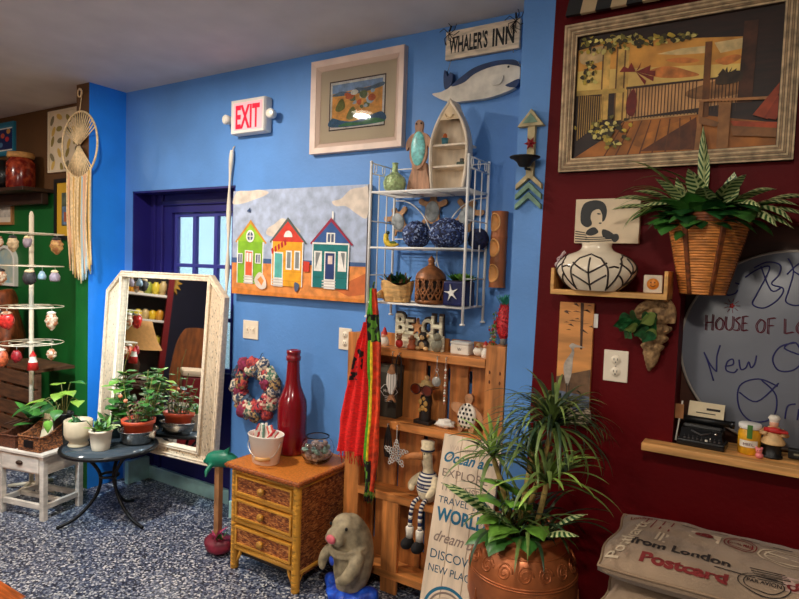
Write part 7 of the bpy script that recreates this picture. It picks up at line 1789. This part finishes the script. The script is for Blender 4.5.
# ================================================================== the part of the room the mirror shows
t = thing('bookcase', 'dark red bookcase with white shelves of yellow pots, seen in the mirror', 'bookcase', (-5.42, -2.22, 0), rz=135)
CRW = M('crimson cabinet paint', (120, 8, 18), .5)
for x in (-.26, .26):
    m = MB(); m.box((x, 0, .95), (.06, .32, 1.9), CRW, .004); m.build('side_panel', t)
m = MB(); m.box((0, .15, .95), (.5, .02, 1.9), DKP); m.build('back_panel', t)
for z in (.5, .82, 1.10, 1.37, 1.86):
    m = MB(); m.box((0, 0, z), (.46, .30, .025), WHITE, .003); m.build('shelf', t)
rr = random.Random(61); ca, sa = math.cos(math.radians(135)), math.sin(math.radians(135))
for z in (.833, 1.113, 1.383):
    for i in range(6):
        x = -.18 + .072 * i; c = [(226, 186, 30), (206, 178, 120), (224, 200, 60), (150, 160, 60), (230, 214, 180), (214, 150, 40)][(i + int(z * 10)) % 6]; hgt = rr.uniform(.07, .16)
        o = MB().lathe([(0, 0), (.03, 0), (.04, hgt * .4), (.036, hgt * .85), (.02, hgt * .92), (.024, hgt), (0, hgt)], M('pot glaze %d' % c[0], c, .4), n=16).build('yellow_pot', None, (-5.42 + x * ca + .04 * sa, -2.22 + x * sa - .04 * ca, z))
        tag(o, 'yellow or cream pottery jar on the red bookcase seen in mirror', 'jar', 'pottery on the bookcase')
t = thing('console_table', 'low dark table carrying the tan lamp, seen in the mirror', 'table', (-4.40, -1.17, 0), rz=135)
m = MB(); m.box((0, 0, .56), (.6, .42, .03), M('dark console wood', (58, 34, 20), .5), .004); m.build('top', t)
for x in (-.26, .26):
    for y in (-.17, .17): 
        m = MB(); m.box((x, y, .2725), (.045, .045, .545), M('dark console wood', (58, 34, 20))); m.build('leg', t)
t = thing('table_lamp', 'table lamp with flared tan shade, seen in the mirror', 'lamp', (-4.36, -1.14, .5755))
m = MB(); m.lathe([(0, 0), (.07, 0), (.07, .015), (.03, .03), (.05, .1), (.055, .16), (.02, .24), (.01, .30), (.01, .38)], M('brown lamp base', (90, 54, 30), .4), n=24); m.build('base', t)
m = MB(); m.lathe([(.215, .29), (.17, .36), (.125, .47), (.108, .525), (.106, .525), (.122, .47), (.166, .36), (.211, .29)], M('tan linen shade', (196, 146, 84), .8, var=.06, scale=40), n=32); m.build('shade', t)
t = thing('red_bin', 'dark red storage bin with cream lid, seen in the mirror', 'bin', (-3.88, -1.52, 0), rz=135)
m = MB(); m.box((0, 0, .34), (.44, .34, .68), CRW, .02); m.build('body', t)
m = MB(); m.box((0, 0, .705), (.46, .36, .05), M('cream cloth lid', (222, 200, 172), .8), .02); m.build('lid', t)
t = thing('wooden_chair', 'brown wooden chair with shaped back, seen in the mirror', 'chair', (-4.38, -1.95, 0), rz=135)
CHW = M('warm brown chair wood', (146, 84, 38), .45, var=.2, scale=8, stretch=(4, 4, 1))
m = MB(); m.box((0, 0, .45), (.42, .42, .04), CHW, .01); m.build('seat', t)
for x in (-.18, .18):
    for y in (-.18, .18): 
        m = MB(); m.box((x, y, .215), (.04, .04, .43), CHW, .004); m.build('leg', t)
m = MB(); m.prism(smooth2([(-.19, .0), (.19, .0), (.21, .35), (.15, .56), (.07, .60), (-.07, .60), (-.15, .56), (-.21, .35)], 4), -.015, .015, CHW, T(0, .195, .47)); m.build('backrest', t)
t = thing('sun_plaque', 'golden sun shaped wall plaque, seen in the mirror', 'wall decoration', (-6.203, -3.42, 1.62), rz=90)
pts = [((.20 if k % 2 == 0 else .115) * math.cos(k * PI / 14), (.20 if k % 2 == 0 else .115) * math.sin(k * PI / 14)) for k in range(28)]
m = MB(); m.prism(pts, -.03, .0, M('golden paint', (206, 158, 60), .45, var=.15, scale=20)); m.build('rays', t)
m = MB(); m.lathe([(.075, .04), (.10, .03), (.105, .028)], M('pale gold', (224, 196, 120), .4), n=28, Mx=RX(90)); m.build('face_ring', t)
